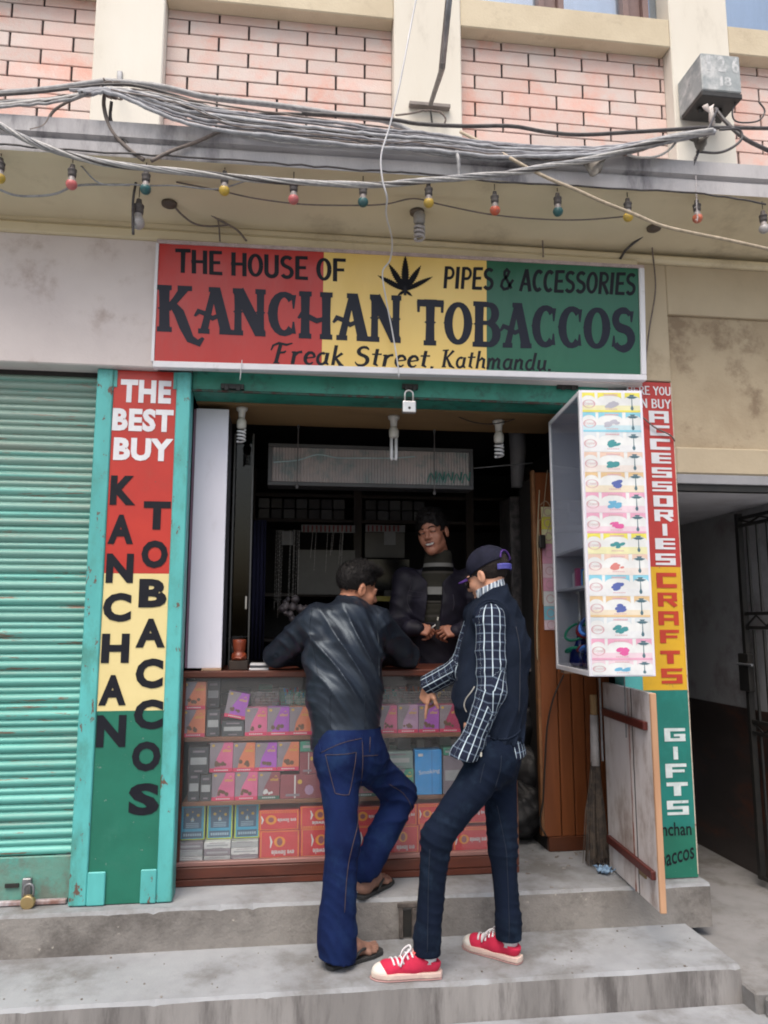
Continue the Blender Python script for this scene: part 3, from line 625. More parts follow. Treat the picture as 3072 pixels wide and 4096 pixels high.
bar(.0, .0, 1.0, 1.0, SY+.004, SY+.031).build('sign_back', DARK, SG)
def sign_line(mb, text, FT, pts, slant=0, eps=.00015):
    # pts: left-bottom, right-bottom, right-top, left-top in survey grid
    a, b, c, d = [sgpx(*p) for p in pts]; tot = sum(FT[ch][0] for ch in text); x = 0
    for ch in text:
        ad, st = FT[ch]
        def P(u, v, e, x=x):
            s = (x+u+v*slant)/tot
            uu = (a[0]*(1-s)+b[0]*s)*(1-v)+(d[0]*(1-s)+c[0]*s)*v; vv = (a[1]*(1-s)+b[1]*s)*(1-v)+(d[1]*(1-s)+c[1]*s)*v
            return SP(uu, vv, .0006+e)
        letter(mb, st, P, eps); x += ad
LW = 1.22
mb = MB()
sign_line(mb, 'THE HOUSE OF', BR, [(118, 150), (655, 180), (655, 108), (118, 75)])
mb.build('upper_lettering', LINK, SG); mb = MB()
sign_line(mb, 'PIPES & ACCESSORIES', BR, [(960, 200), (1566, 222), (1566, 152), (960, 130)], slant=.06)
mb.build('upper_lettering', LINK, SG)
mb = MB()
sign_line(mb, 'KANCHAN', WEST, [(62, 335), (835, 372), (835, 225), (62, 190)])
mb.build('main_lettering', LNAVY, SG); mb = MB()
sign_line(mb, 'TOBACCOS', WEST, [(878, 378), (1568, 398), (1568, 262), (878, 235)])
mb.build('main_lettering', LNAVY, SG)
LW = 1.15
mb = MB()
sign_line(mb, 'Freak Street,', SC, [(420, 438), (945, 452), (945, 392), (420, 370)], slant=.12)
mb.build('street_lettering', LINK, SG); mb = MB()
sign_line(mb, 'Kathmandu.', SC, [(955, 450), (1310, 462), (1310, 405), (955, 392)], slant=.12)
mb.build('street_lettering', LINK, SG)
LW = 1.0
# serrated leaf emblem: seven narrow toothed leaflets
mb = MB(); cx0, cy0 = sgpx(842, 207); lu = 1/Vector(BRp-BLp).length; lv = 1/(TLp.z-BLp.z)
for i, (ang, ln, wd) in enumerate(((90, .178, .044), (60, .150, .037), (121, .155, .038), (30, .152, .030), (152, .148, .033), (218, .045, .018), (-38, .045, .018))):
    d = Vector((math.cos(R(ang)), math.sin(R(ang)))); nrm = Vector((-d.y, d.x)); L = []; Rr = []; k = 13
    for j in range(k+1):
        t = j/k; w0 = wd*math.sin(math.pi*min(1, t*.93+.05))**.75*(1-.25*t)
        L.append((d*ln*t, w0*.5)); 
    base = Vector((0, 0)); side = []
    for sgn in (1, -1):
        pts = []
        for j in range(k):
            p, h_ = L[j]; p2, h2 = L[j+1]
            pts.append(p+nrm*sgn*h_*.62); pts.append(p2*.75+p*.25+d*ln*.055+nrm*sgn*h2*1.12)
        side.append(pts)
    poly = side[0]+[d*ln*1.04]+side[1][::-1]
    def T(p): return SP(cx0+p.x*lu, cy0+p.y*lv, .0007+.00012*i)
    nn = len(side[0]); vs = [T(p) for p in side[0]]+[T(p) for p in side[1]]+[T(d*ln*1.04)]
    mb.add(vs, [(j, j+1, nn+j+1, nn+j) for j in range(nn-1)]+[(nn-1, 2*nn, 2*nn-1)])
st_ = [Vector((0, .0)), Vector((0, -.035))]
mb.ribbon([(0, .02), (0, -.026)], .014, lambda u, v: SP(cx0+u*lu, cy0+v*lv, .0017))
mb.build('leaf_emblem', LINK, SG)

# ================================================================ counter showcase
CY = .185; CT = Z_(1200, 2681, CY)
CX0, CX1 = -.478, X_(2068, 3100, CY)
ct0 = Z_(720, 2713, CY)
K = thing('counter', 'wooden glass fronted counter showcase filled with packets, standing in the shop opening', 'counter', (.35, CY, SILL))
MB().box(CX0, CX1, CY-.012, CY+.52, ct0, CT).build('counter_top', WOOD, K, bevel=.006)
zb1, zb0 = Z_(720, 3467, CY), SILL+.001
MB().box(CX0, CX1, CY-.004, CY+.5, zb0, Z_(720, 3520, CY)).build('base_board', WOOD, K, bevel=.004)
MB().box(CX0, CX1, CY-.008, CY+.5, Z_(720, 3520, CY)+.0006, zb1-.001).build('base_board', WOOD, K, bevel=.006)
MB().box(CX0, CX1, CY-.010, CY+.02, zb1, Z_(720, 3449, CY)).build('glass_rail', mat('pinkish_rail', (.30, .15, .13), ns=7, rough=.35, st=(.2, 1, 1)), K, bevel=.003)
for a, b in ((CX0, CX0+.022), (CX1-.024, CX1)):
    MB().box(a, b, CY-.006, CY+.02, zb1+.02, ct0-.0006).build('upright', WOODL if a > 0 else WOOD, K, bevel=.003)
MB().box(CX0+.001, CX0+.012, CY+.021, CY+.5, zb1, ct0-.001).build('side_board', DARKW, K)
MB().box(CX1-.012, CX1-.001, CY+.021, CY+.5, zb1, ct0-.001).build('side_board', WOODL, K)
MB().box(CX0, CX1, CY+.5, CY+.515, zb0, ct0-.001).build('back_board', mat('case_back', (.30, .26, .24), ns=3, rough=.6), K)
sh1, sh2 = (Z_(900, 2968, CY), Z_(900, 2950, CY)), (Z_(900, 3226, CY), Z_(900, 3209, CY))
for z0, z1 in (sh1, sh2):
    MB().box(CX0+.023, CX1-.025, CY+.022, CY+.46, z0, z1).build('shelf', WOODL, K, bevel=.002)
GP = glass_mat('showcase_glass', tint=(.985, .995, .99), rough=.02, refl=.035, haze=((.62, .62, .64), .038))  # pale diffuse veil mixed in for the street's reflection on the pane
MB().box(CX0+.023, CX1-.025, CY+.004, CY+.008, Z_(720, 3449, CY)+.0005, ct0-.001).build('glass_pane', GP, K)
FZ = [zb1+.002, sh2[1], sh1[1]]   # floors of the three compartments

# ---------------------------------------------------------------- packets
def pmat(n, c, c2=None, rough=.35): return mat(n, c, c2 or tuple(v*.85 for v in c), ns=9, rough=rough, bump=0)
PINK, PURP, ORNG, MAGE = pmat('pink_card', (.62, .13, .27)), pmat('purple_card', (.36, .09, .48)), pmat('orange_card', (.68, .20, .10)), pmat('magenta_card', (.40, .03, .11))
GREYC, MARO, GRNC, BLKC = pmat('grey_card', (.25, .21, .25)), pmat('maroon_card', (.27, .07, .09)), pmat('green_card', (.06, .28, .20)), pmat('black_card', (.055, .06, .07))
PINKB, LILA, GOLD, WHTC = pmat('rose_band', (.62, .04, .12)), pmat('lilac_card', (.42, .26, .42)), pmat('gold_print', (.62, .40, .05)), pmat('white_card', (.66, .66, .68))
REDC, ORGP, BLUC, NAVY = pmat('red_card', (.60, .04, .05)), pmat('orange_print', (.75, .28, .03)), pmat('blue_card', (.03, .30, .72)), pmat('navy_card', (.06, .12, .20))
CYAN, LIME, GREENB, BRNC = pmat('cyan_print', (.05, .35, .55)), pmat('lime_print', (.50, .60, .05)), pmat('dark_green_band', (.05, .13, .10)), pmat('brown_print', (.13, .07, .04))
SILV = pmat('silver_foil', (.42, .43, .45), rough=.25)
GRP = 'packets stacked on the counter shelves'
def E9(x0, x1, y0, y1): return (680+x0/2.2125, 680+x1/2.2125, 2550+y0/2.2125, 2550+y1/2.2125)
_glyph = {}
def gtext(body, bold=.02):
    k = (body, bold)
    if k not in _glyph: _glyph[k] = font_faces(body, bold=bold)
    return _glyph[k]
def packet(rect, base, label, side=None, dep=.09, Y=None, floor=None, style='shisha', band=PINKB, seed=0, tilt=0, cat='packet', name='packet', logo=True, fruit=None):
    Y = CY+.028 if Y is None else Y
    x0, x1, z0, z1 = px_rect(*rect, Y)
    if floor is not None: z1 += floor-z0; z0 = floor
    w_, h_ = x1-x0, z1-z0; c = ((x0+x1)/2, Y+dep/2, z0)
    t = thing(name, label, cat, c, GRP if cat == 'packet' else None)
    MB().box(x0+.0008, x1-.0008, Y, Y+dep, z0, z1-.0006).build('carton', side or base, t, bevel=.0015)
    def Pn(u, v, e=0): return (x0+.0008+u*(w_-.0016), Y-.0004-e, z0+.0004+v*(h_-.001))
    def q(mb, u0, u1, v0, v1, e): mb.quad(Pn(u0, v0, e), Pn(u1, v0, e), Pn(u1, v1, e), Pn(u0, v1, e))
    if style == 'shisha':
        mb = MB(); q(mb, 0, 1, 0, 1, 0); mb.build('front_print', base, t)
        mb = MB(); mb.add([Pn(0, 1, .0002), Pn(0, .13, .0002), Pn(.22, .13, .0002), Pn(.30, .45, .0002), Pn(.52, .8, .0002), Pn(.62, 1, .0002)], [(0, 1, 2, 3, 4, 5)]); mb.build('smoke_print', GREYC, t)
        mb = MB(); q(mb, 0, 1, 0, .13, .0004); mb.build('colour_band', band, t)
        mb = MB()
        for j in range(7): q(mb, .2+j*.09, .26+j*.09, .045, .085, .0006)
        mb.build('band_lettering', WHTC, t)
        mb = MB(); fit(mb, *gtext('afzal'), lambda u, v: Pn(u, v, .0006), .56, .92, .68, .78)
        mb.add([Pn(.74, .82, .0006), Pn(.82, .88, .0006), Pn(.90, .82, .0006), Pn(.82, .84, .0006)], [(0, 1, 2, 3)])
        mb.add([Pn(.15+.07*math.cos(a*.785), .9+.045*math.sin(a*.785), .0006) for a in range(8)], [tuple(range(8))]); mb.build('gold_print', GOLD, t)
        mb = MB(); rn = random.Random(seed)
        for j in range(6):
            cx_, cy_, rr = .25+rn.random()*.45, .22+rn.random()*.14, .05+rn.random()*.05
            mb.add([Pn(cx_+rr*math.cos(a*.785), cy_+rr*.8*math.sin(a*.785), .0005+.00008*j) for a in range(8)], [tuple(range(8))])
        mb.build('fruit_print', fruit or BRNC, t)
    elif style == 'sidebox':
        mb = MB(); q(mb, .30, .33, .02, .98, .0003); mb.build('white_line', WHTC, t)
        mb = MB(); mb.add([Pn(.62+.1*math.cos(a*.785), .35+.22*math.sin(a*.785), .0005) for a in range(8)], [tuple(range(8))]); mb.build('fruit_print', LILA, t)
        mb = MB(); mb.add([Pn(.42+.05*math.cos(a*.785), .7+.1*math.sin(a*.785), .0005) for a in range(8)], [tuple(range(8))])
        mb.build('gold_print', GOLD, t); mb = MB(); q(mb, .12, .42, .1, .2, .0006); mb.build('white_print', GREYC, t)
    elif style == 'night':
        mb = MB(); q(mb, .0, 1, 0, 1, 0); mb.build('lime_print', LIME, t)
        mb = MB(); q(mb, .05, .95, .03, .97, .0003); mb.build('cyan_print', CYAN, t)
        mb = MB(); q(mb, .14, .86, .32, .92, .0006); q(mb, .1, .9, .05, .24, .0006); mb.build('dark_print', NAVY, t)
        mb = MB()
        for u_, v_, r_ in ((.3, .72, .06), (.72, .7, .06), (.5, .58, .07), (.5, .8, .03)): mb.add([Pn(u_+r_*math.cos(a*.785), v_+r_*.7*math.sin(a*.785), .0008) for a in range(8)], [tuple(range(8))])
        mb.build('gold_print', GOLD, t)
        mb = MB()
        for j in range(8): q(mb, .16+.09*j, .22+.09*j, .11, .18, .0009)
        for j in range(3): q(mb, .25, .75, .36+.05*j, .38+.05*j, .0009)
        mb.add([Pn(.44, .52, .0010), Pn(.56, .52, .0010), Pn(.5, .68, .0010)], [(0, 1, 2)])
        mb.build('pale_print', pmat('pale_blue_print', (.35, .5, .6)), t)
    elif style == 'redbox':
        up = seed % 2
        mb = MB()
        for v_ in ((.86, .92) if up else (.06, .12)),:
            for j in range(16): q(mb, .03+.06*j, .06+.06*j, v_[0], v_[1], .0003)
        q(mb, .03, .97, .96, .98, .0003); q(mb, .03, .05, .04, .96, .0003); q(mb, .95, .97, .04, .96, .0003); q(mb, .03, .97, .02, .04, .0003)
        cx_ = .3 if up else .5; cy_ = .52 if up else .62
        mb.add([Pn(cx_+.14*math.cos(a*.4), cy_+.22*math.sin(a*.4)*(1.1 if h_ < w_*.6 else .8), .0005) for a in range(16)], [tuple(range(16))])
        mb.build('orange_print', ORGP, t)
        mb = MB(); mb.add([Pn(cx_+.07*math.cos(a*.4), cy_+.13*math.sin(a*.4), .0008) for a in range(16)], [tuple(range(16))]); mb.build('dark_print', MARO, t)
        mb = MB(); u0, u1, v0, v1 = (.46, .92, .38, .58) if up else (.3, .86, .16, .34)
        vs, fs = gtext('eve llewele'); fit(mb, vs, fs, lambda u, v: Pn(u0+u1-u, v0+v1-v, .0009), u0, u1, v0, v1)
        mb.ribbon([(cx_-.24, cy_+.2), (cx_-.2, cy_), (cx_-.23, cy_-.2)], [.02, .05, .02], lambda u, v: Pn(u, v, .0009))
        mb.build('white_lettering', WHTC, t)
    elif style == 'stripe':
        mb = MB(); q(mb, .1, .9, .35, .62, .0003); mb.build('pale_print', SILV, t)
        mb = MB(); q(mb, .2, .8, .8, .88, .0003); q(mb, .3, .7, .08, .14, .0003); mb.build('grey_print', GREYC, t)
    elif style == 'papers':
        mb = MB(); fit(mb, *gtext('Smoking', 0), lambda u, v: Pn(u, v+.06*(u-.5), .0004), .14, .92, .44, .56); q(mb, .12, .3, .86, .92, .0004); mb.build('white_lettering', WHTC, t)
        mb = MB(); q(mb, .62, .64, .0, 1, .0003); mb.build('fold_line', pmat('deep_blue', (.01, .12, .4)), t)
    if tilt: t.rotation_euler = (0, tilt, 0)
    return t
F1, F2, F3 = FZ[2]+.001, FZ[1]+.001, FZ[0]+.001
packet(E9(105, 312, 630, 872), ORNG, 'orange and grey packet at the far left of the top shelf, under its twin', floor=F1, seed=1)
hA = px_rect(*E9(105, 312, 630, 872), CY+.028); hA = hA[3]-hA[2]
packet(E9(112, 318, 375, 620), ORNG, 'orange and grey packet stacked on its twin in the top left corner of the showcase', floor=F1+hA+.001, seed=2)
packet(E9(322, 440, 640, 878), BLKC, 'black tin box with a round grinder front, left on the top shelf', floor=F1, style='stripe', side=BLKC)
packet(E9(324, 440, 390, 636), BLKC, 'black tin box standing on another beside the top left orange packets', Y=CY+.10, floor=F1+hA, style='stripe')
packet(E9(455, 655, 745, 882), BLKC, 'low dark display box under the tilted purple packet', floor=F1, style='stripe')
hB = px_rect(*E9(455, 655, 745, 882), CY+.028); hB = hB[3]-hB[2]
packet(E9(512, 690, 385, 735), SILV, 'plain grey packet behind the tilted purple one', Y=CY+.19, floor=F1+.004, style='plain', dep=.05, side=pmat('dull_grey_card', (.17, .17, .2)))
packet(E9(475, 665, 512, 745), PURP, 'tilted purple packet leaning over the dark box on the top shelf', Y=CY+.03, floor=F1+hB+.012, seed=3, tilt=R(11), dep=.05)
for r_, b_, l_, s_ in (((662, 860, 640, 890), PINK, 'pink packet on the top shelf just right of the dark box', 4), ((860, 1056, 640, 890), PURP, 'purple packet on the top shelf under the grey wire basket', 5),
                       ((1056, 1250, 640, 890), ORNG, 'orange packet on the top shelf left of the man in leather', 6)):
    packet(E9(*r_), b_, l_, floor=F1, seed=s_)
T2 = lambda x0, x1, y0, y1: (1000+x0/1.3825, 1000+x1/1.3825, 2000+y0/1.3825, 2000+y1/1.3825)
T3 = lambda x0, x1, y0, y1: (1000+x0/1.3825, 1000+x1/1.3825, 2900+y0/1.3825, 2900+y1/1.3825)
for r_, b_, l_, s_ in (((335, 460, 1155, 1312), PINK, 'pink packet on the top shelf behind the leather jacket hem', 7), ((590, 712, 1155, 1312), MAGE, 'dark magenta packet on the top shelf behind the right hip of the jacket', 8), ((715, 814, 1155, 1310), PINK, 'pale pink packet on the top shelf just right of the leather jacket', 8), ((816, 930, 1155, 1310), LILA, 'lilac packet on the top shelf left of the pointing hand', 9),
                       ((932, 1046, 1155, 1308), PURP, 'purple packet on the top shelf right under the pointing finger', 10), ((1048, 1166, 1155, 1308), MAGE, 'dark magenta packet on the top shelf nearest the vest', 11),
                       ((1168, 1290, 1155, 1308), PINK, 'pink packet on the top shelf behind the vest', 11), ((1300, 1440, 1155, 1308), ORNG, 'orange packet at the right end of the top shelf', 11)):
    packet(T2(*r_), b_, l_, floor=F1, seed=s_)
# middle compartment
for r_, b_, l_, bd, st_, sd in (((160, 262, 1180, 1440), BLKC, 'tall black carton at the left end of the middle shelf', PINKB, 'stripe', 1), ((266, 366, 1205, 1440), BLKC, 'narrow black carton beside the lower pink packets', PINKB, 'stripe', 1),
    ((368, 572, 1205, 1455), PINK, 'pink packet on the middle shelf, leftmost of the two pink twins at the bottom', PINKB, 'shisha', 12), ((574, 776, 1205, 1455), PINK, 'pink packet on the middle shelf between a pink twin and the maroon one', PINKB, 'shisha', 12),
    ((778, 970, 1212, 1455), MARO, 'maroon packet with a green foot band on the middle shelf', GREENB, 'shisha', 13)):
    packet(E9(*r_), b_, l_, floor=F2, seed=sd, style=st_, band=bd, fruit=WHTC if b_ is MARO else None)
hC = px_rect(*E9(368, 572, 1205, 1455), CY+.028); hC = F2+hC[3]-hC[2]+.0015
for r_, b_, l_, sd in (((350, 556, 935, 1198), PINK, 'pink packet stacked leftmost in the upper row of the middle shelf', 14), ((556, 752, 940, 1198), ORNG, 'orange packet second from left in the upper row of the middle shelf', 15),
    ((752, 946, 945, 1198), PURP, 'purple packet with a round sticker in the upper row of the middle shelf', 16), ((948, 1142, 950, 1205), ORNG, 'orange packet at the right end of the upper row of the middle shelf', 17)):
    packet(E9(*r_), b_, l_, floor=hC, seed=sd)
packet(E9(163, 345, 935, 1172), BLKC, 'wide black carton on the tall black one, middle shelf left', floor=hC-.006, style='stripe')
packet(E9(972, 1390, 1250, 1462), MARO, 'maroon carton lying on its side on the middle shelf beside the jeans', floor=F2, style='sidebox')
hD = px_rect(*E9(972, 1390, 1250, 1462), CY+.028); hD = F2+hD[3]-hD[2]+.0015
packet(E9(1145, 1400, 1050, 1245), MARO, 'smaller maroon carton lying on top of the larger maroon one', floor=hD, style='sidebox')
hE = px_rect(*E9(1145, 1400, 1050, 1245), CY+.028); hE = hD+hE[3]-hE[2]+.0015
packet(E9(1150, 1400, 952, 1046), GRNC, 'green carton on top of the maroon cartons by the hip of the jeans', floor=hE, style='stripe', side=GRNC)
packet(T3(790, 905, 262, 410), GRNC, 'green packet on the middle shelf left of the blue papers box', floor=F2, style='shisha', seed=19, band=GREENB)
packet(T3(912, 1062, 160, 408), BLUC, 'tall bright blue box with white script between the two standing men', floor=F2, style='papers', side=BLUC, dep=.08)
packet(T3(1068, 1180, 195, 408), SILV, 'grey carton right of the blue box on the middle shelf', floor=F2, style='stripe', side=GREYC)
packet(T3(1185, 1300, 235, 408), BLKC, 'black carton on the middle shelf behind the dark jeans', floor=F2, style='stripe')
packet(T3(560, 700, 150, 290), MARO, 'maroon packet on the middle shelf behind the blue jeans', floor=F2, seed=22, band=GREENB)
packet(T3(1310, 1435, 200, 408), GREYC, 'grey carton at the right end of the middle shelf', floor=F2, style='stripe')
packet(T3(702, 788, 262, 410), GREYC, 'grey carton on the middle shelf right of the thigh of the blue jeans', floor=F2, style='stripe')
qG = px_rect(*T3(702, 788, 262, 410), CY+.028); hG = F2+qG[3]-qG[2]+.0015
packet(T3(704, 902, 165, 258), pmat('teal_grey_card', (.22, .30, .30)), 'teal grey carton lying on two packets left of the blue box', floor=hG, style='stripe', side=pmat('teal_grey_card', (.22, .30, .30)))
qH = px_rect(*T3(1068, 1180, 195, 408), CY+.028); hH = F2+qH[3]-qH[2]+.0015
packet(T3(1070, 1160, 150, 192), WHTC, 'low white and green tin on the grey carton right of the blue box', floor=hH, style='stripe', side=GRNC)
# jumble of small goods at the back of the upper shelves
mb = MB(); rn = random.Random(21); jm = [GREYC, BLKC, SILV, GRNC, WHTC, PINK, MARO, pmat('teal_grey_card', (.22, .30, .30))]
for (zf_, zt__) in ((F1, F1+.17), (F2, F2+.19)):
    x = CX0+.04
    while x < CX1-.07:
        w_ = rn.uniform(.03, .075); z = zf_
        while z < zt__:
            h_ = rn.uniform(.03, .07); mb.cur = rn.randrange(8); y_ = CY+rn.uniform(.20, .26); mb.box(x+.001, x+w_-.002, y_, y_+.10, z, z+h_-.001); z += h_
        x += w_
o = mb.build('small_goods', jm); tag(o, 'jumble of small grey, green and white goods at the back of the upper showcase shelves', 'goods', kind='stuff')
# bottom compartment
for i, (a, b, h0) in enumerate(((62, 292, 1815), (300, 538, 1822), (540, 782, 1840))):
    pos = ('leftmost', 'middle', 'rightmost')[i]
    zf = F3
    for j in range(3):
        tm = (WHTC, SILV, GREYC)[(i+j) % 3]
        t = packet((680+a/2.2125, 680+b/2.2125, 3360+0, 3360+27), tm, '%s %s carton in the %s pile at the bottom left of the showcase' % (('lowest', 'second', 'upper')[j], ('white', 'silver', 'grey')[(i+j) % 3], pos), floor=zf, style='stripe', side=tm, dep=.12)
        q_ = px_rect(680+a/2.2125, 680+b/2.2125, 3360, 3387, CY+.028); zf += q_[3]-q_[2]+.001
    packet(E9(a+22+i*4, b+20-i*4, 1502, 1812), NAVY, '%s of the three night blue cartons with lime borders on the bottom shelf' % pos, floor=zf+.001, style='night', side=NAVY, Y=CY+.07)
rb = [((788, 1150, 1720, 1985), 0, None, 'red carton at the left end of the lower red row, white dot on its front'), ((1152, 1520, 1715, 1985), 0, None, 'red carton in the lower red row, half behind the blue jeans')]
hh = None
for r_, sd, _, l_ in rb:
    t = packet(E9(*r_), REDC, l_, floor=F3, style='redbox', seed=sd, dep=.2, side=REDC)
q_ = px_rect(*E9(788, 1150, 1720, 1985), CY+.028); hF = F3+q_[3]-q_[2]+.0015
for r_, sd, l_ in (((785, 1146, 1535, 1712), 1, 'flat red carton on the left end of the lower red row'), ((1148, 1510, 1512, 1712), 0, 'flat red carton beside the left one in the upper red row')):
    packet(E9(*r_), REDC, l_, floor=hF, style='redbox', seed=sd, dep=.2)
for r_, l_ in (((560, 755, 575, 745), 'red carton in the lower red row between the legs of the blue jeans'), ((757, 935, 575, 740), 'red carton in the lower red row just left of the dark jeans'), ((937, 1120, 575, 740), 'red carton in the lower red row behind the front knee of the dark jeans'), ((1122, 1325, 572, 718), 'red carton in the lower red row at the right end')):
    packet(T3(*r_), REDC, l_, floor=F3, style='redbox', seed=0 if 'end' not in l_ else 1, dep=.2)
for r_, l_ in (((560, 768, 460, 570), 'flat red carton above the one between the legs of the blue jeans'), ((770, 924, 450, 565), 'flat red carton on the red row just left of the dark jeans'), ((926, 1105, 450, 565), 'flat red carton on the red row behind the front thigh of the dark jeans'), ((1107, 1325, 450, 565), 'flat red carton on the red row at the right end')):
    packet(T3(*r_), REDC, l_, floor=hF-.004+.006, style='redbox', seed=1, dep=.2)
# wire baskets on the top shelf
def basket(x0, x1, y0, y1, label, wire, cont):
    Y = CY+.07; a, b, z0, z1 = px_rect(*E9(x0, x1, y0, y1), Y); zf = z0
    t = thing('wire_basket', label, 'basket', ((a+b)/2, Y+.07, zf), 'wire baskets in the showcase')
    mb = MB(); D_ = .13; n = 16
    ins = .012
    for k in range(n+1):
        x = a+(b-a)*k/n; xb = a+ins+(b-a-2*ins)*k/n
        mb.tube([(x, Y, z1), (xb, Y+ins, z0)], .0015, 4); mb.tube([(x, Y+D_, z1), (xb, Y+D_-ins, z0)], .0012, 4)
    for k in range(7):
        f = k/6; zz = z1+(z0-z1)*f; i_ = ins*f
        mb.tube([(a+i_, Y+i_, zz), (b-i_, Y+i_, zz), (b-i_, Y+D_-i_, zz), (a+i_, Y+D_-i_, zz), (a+i_, Y+i_, zz)], .0015 if k else .0028, 4)
    mb.box(a+ins, b-ins, Y+ins, Y+D_-ins, z0-.001, z0+.001)
    mb.build('basket_frame', wire, t)
    o = MB(); rn = random.Random(x0)
    for k, (c, rr) in enumerate(cont):
        mb = MB(); 
        for j in range(11):
            cx_, cy_, cz_ = rn.uniform(a+.02, b-.02), rn.uniform(Y+.03, Y+D_-.03), z0+rn.uniform(.012, .05)
            if rr == 'r': mb.lathe([(.001, 0), (.007, .002), (.009, .01), (.006, .02), (.001, .022)], (cx_, cy_, cz_+.02), 'z', 10)
            elif rr == 'l': mb.tube([(cx_, cy_, cz_-.01), (cx_+rn.uniform(-.015, .015), cy_, cz_+.05)], .0035, 6)
            else: mb.lathe([(.001, 0), (.016, .006), (.018, .018), (.012, .03), (.001, .033)], (cx_, cy_, cz_), 'z', 10)
        oo = mb.build('filling', c, t, smooth=True); oo['kind'] = 'stuff'
    # stand: small riser box so that it sits on the packets behind
    MB().box(a+.02, b-.02, Y+.06, Y+.12, F1, z0-.0015).build('riser', BLKC, t)
    return t
basket(712, 962, 485, 632, 'grey wire basket with brown bowls in it above the pink packets', mat('grey_wire', (.30, .29, .28), rough=.5), [(BRNC, 'b'), (GREYC, 'b')])
basket(972, 1260, 488, 632, 'green wire basket of lighters, left of the leather jacket', mat('green_wire', (.10, .28, .22), rough=.5), [(BLUC, 'l'), (REDC, 'l'), (WHTC, 'b'), (GRNC, 'r')])
L2E = lambda x: (1000+x/1.3825-680)*2.2125
basket(L2E(700), L2E(840), 480, 620, 'wire basket with glass pipes right of the leather jacket', mat('grey_wire', (.14, .13, .13)), [(SILV, 'b'), (pmat('teal_glass', (.02, .3, .3)), 'r')])
basket(L2E(845), L2E(985), 480, 620, 'dark wire basket with orange handled pipes behind the pointing hand', mat('grey_wire', (.14, .13, .13)), [(BLKC, 'b'), (ORNG, 'l')])
basket(L2E(990), L2E(1140), 480, 620, 'dark wire basket with yellow tips beside the vest', mat('grey_wire', (.14, .13, .13)), [(BLKC, 'b'), (GOLD, 'r')])
# things on the counter top
ZC = CT+.0005
Y_ = CY+.02
t = thing('wooden_figure', 'carved red brown wooden pot on a dark block, at the left end of the counter', 'carving', tuple(at(955, 2660, CY+.08)))
q_ = at(955, 2670, CY+.08)
mb = MB().box(q_.x-.045, q_.x+.045, CY+.04, CY+.12, ZC, ZC+.045); mb.build('block', DARKW, t, bevel=.003)
RBW = mat('red_brown_wood', (.25, .05, .02), (.14, .03, .015), ns=20, rough=.3, st=(1, 1, .3))
MB().lathe([(.001, .046), (.036, .047), (.038, .06), (.034, .078), (.025, .086), (.028, .092), (.030, .10), (.032, .125), (.033, .142), (.030, .146), (.026, .143), (.001, .142)], (q_.x, CY+.08, ZC), 'z', 18).build('pot', RBW, t, smooth=True)
MB().tube([(q_.x-.03, CY+.046, ZC+.05), (q_.x-.012, CY+.04, ZC+.06), (q_.x+.01, CY+.04, ZC+.055), (q_.x+.03, CY+.046, ZC+.075)], .006, 6).build('carved_handle', RBW, t, smooth=True)
bk = thing('note_pads', 'small pile of white note pads beside the leather sleeve on the counter', 'note pads', (X_(1050, 2660, CY+.06), CY+.06, ZC))
for k in range(3):
    MB().box(X_(998, 2660, CY+.05)+.002*k, X_(1075, 2660, CY+.05), CY+.03, CY+.12, ZC+.011*k, ZC+.011*k+.0095).build('note_pad', WHTC if k != 1 else BLKC, bk, bevel=.001)
tb_ = MB().box(X_(805, 2665, CY)+0, X_(885, 2665, CY), CY+.0, CY+.03, ZC, ZC+.012).build('tan_block', mat('tan_wood', (.42, .27, .18), ns=8, rough=.6), bevel=.002)
tag(tb_, 'small tan wooden block under the white hanging board', 'wood block')

# ================================================================ left white board (end of an opened cabinet)
LC = thing('white_cabinet', 'tall narrow white panelled cabinet on the left side of the opening', 'cabinet', tuple(at(830, 2660, .20)))
wx0, wx1 = X_(773, 2000, .21)+.0, X_(905, 2000, .21)
wz0, wz1 = CT+.013, Z_(840, 1637, .21)
MB().box(wx0+.002, wx1-.002, .222, .50, wz0, wz1).build('cabinet_side', mat('grey_side', (.10, .10, .12), ns=4, rough=.4), LC)
MB().box(wx0, wx1, .206, .2215, wz0-.001, wz1+.002).build('end_panel', WBOX, LC, bevel=.002)
MB().box(wx0-.012, wx0-.001, .215, .24, wz0, wz1).build('edge_strip', mat('mauve_strip', (.30, .17, .24), ns=4, rough=.4), LC)
df = thing('sliding_glass_door', 'dark framed glass door with a small silver latch, left inside the shop', 'glass door', (-.2, .55, ZC))
xd0, xd1 = X_(925, 2200, .55), X_(1000, 2200, .55)
MB().box(xd0, xd0+.008, .55, .57, ZC, 2.55).build('door_rail', mat('dull_alu', (.12, .12, .12), rough=.4, metal=.5), df)
MB().box(xd1, xd1+.008, .55, .57, ZC, 2.55).build('door_rail', mat('dull_alu', (.12, .12, .12)), df)
MB().box(xd0+.009, xd1-.001, .557, .561, ZC, 2.55).build('glass_pane', glass_mat('dark_glass', tint=(.5, .5, .52), refl=.03), df)
p = at(984, 2410, .54); MB().box(p.x-.006, p.x+.006, .535, .549, p.z-.035, p.z+.035).build('latch', STEEL, df, bevel=.003)
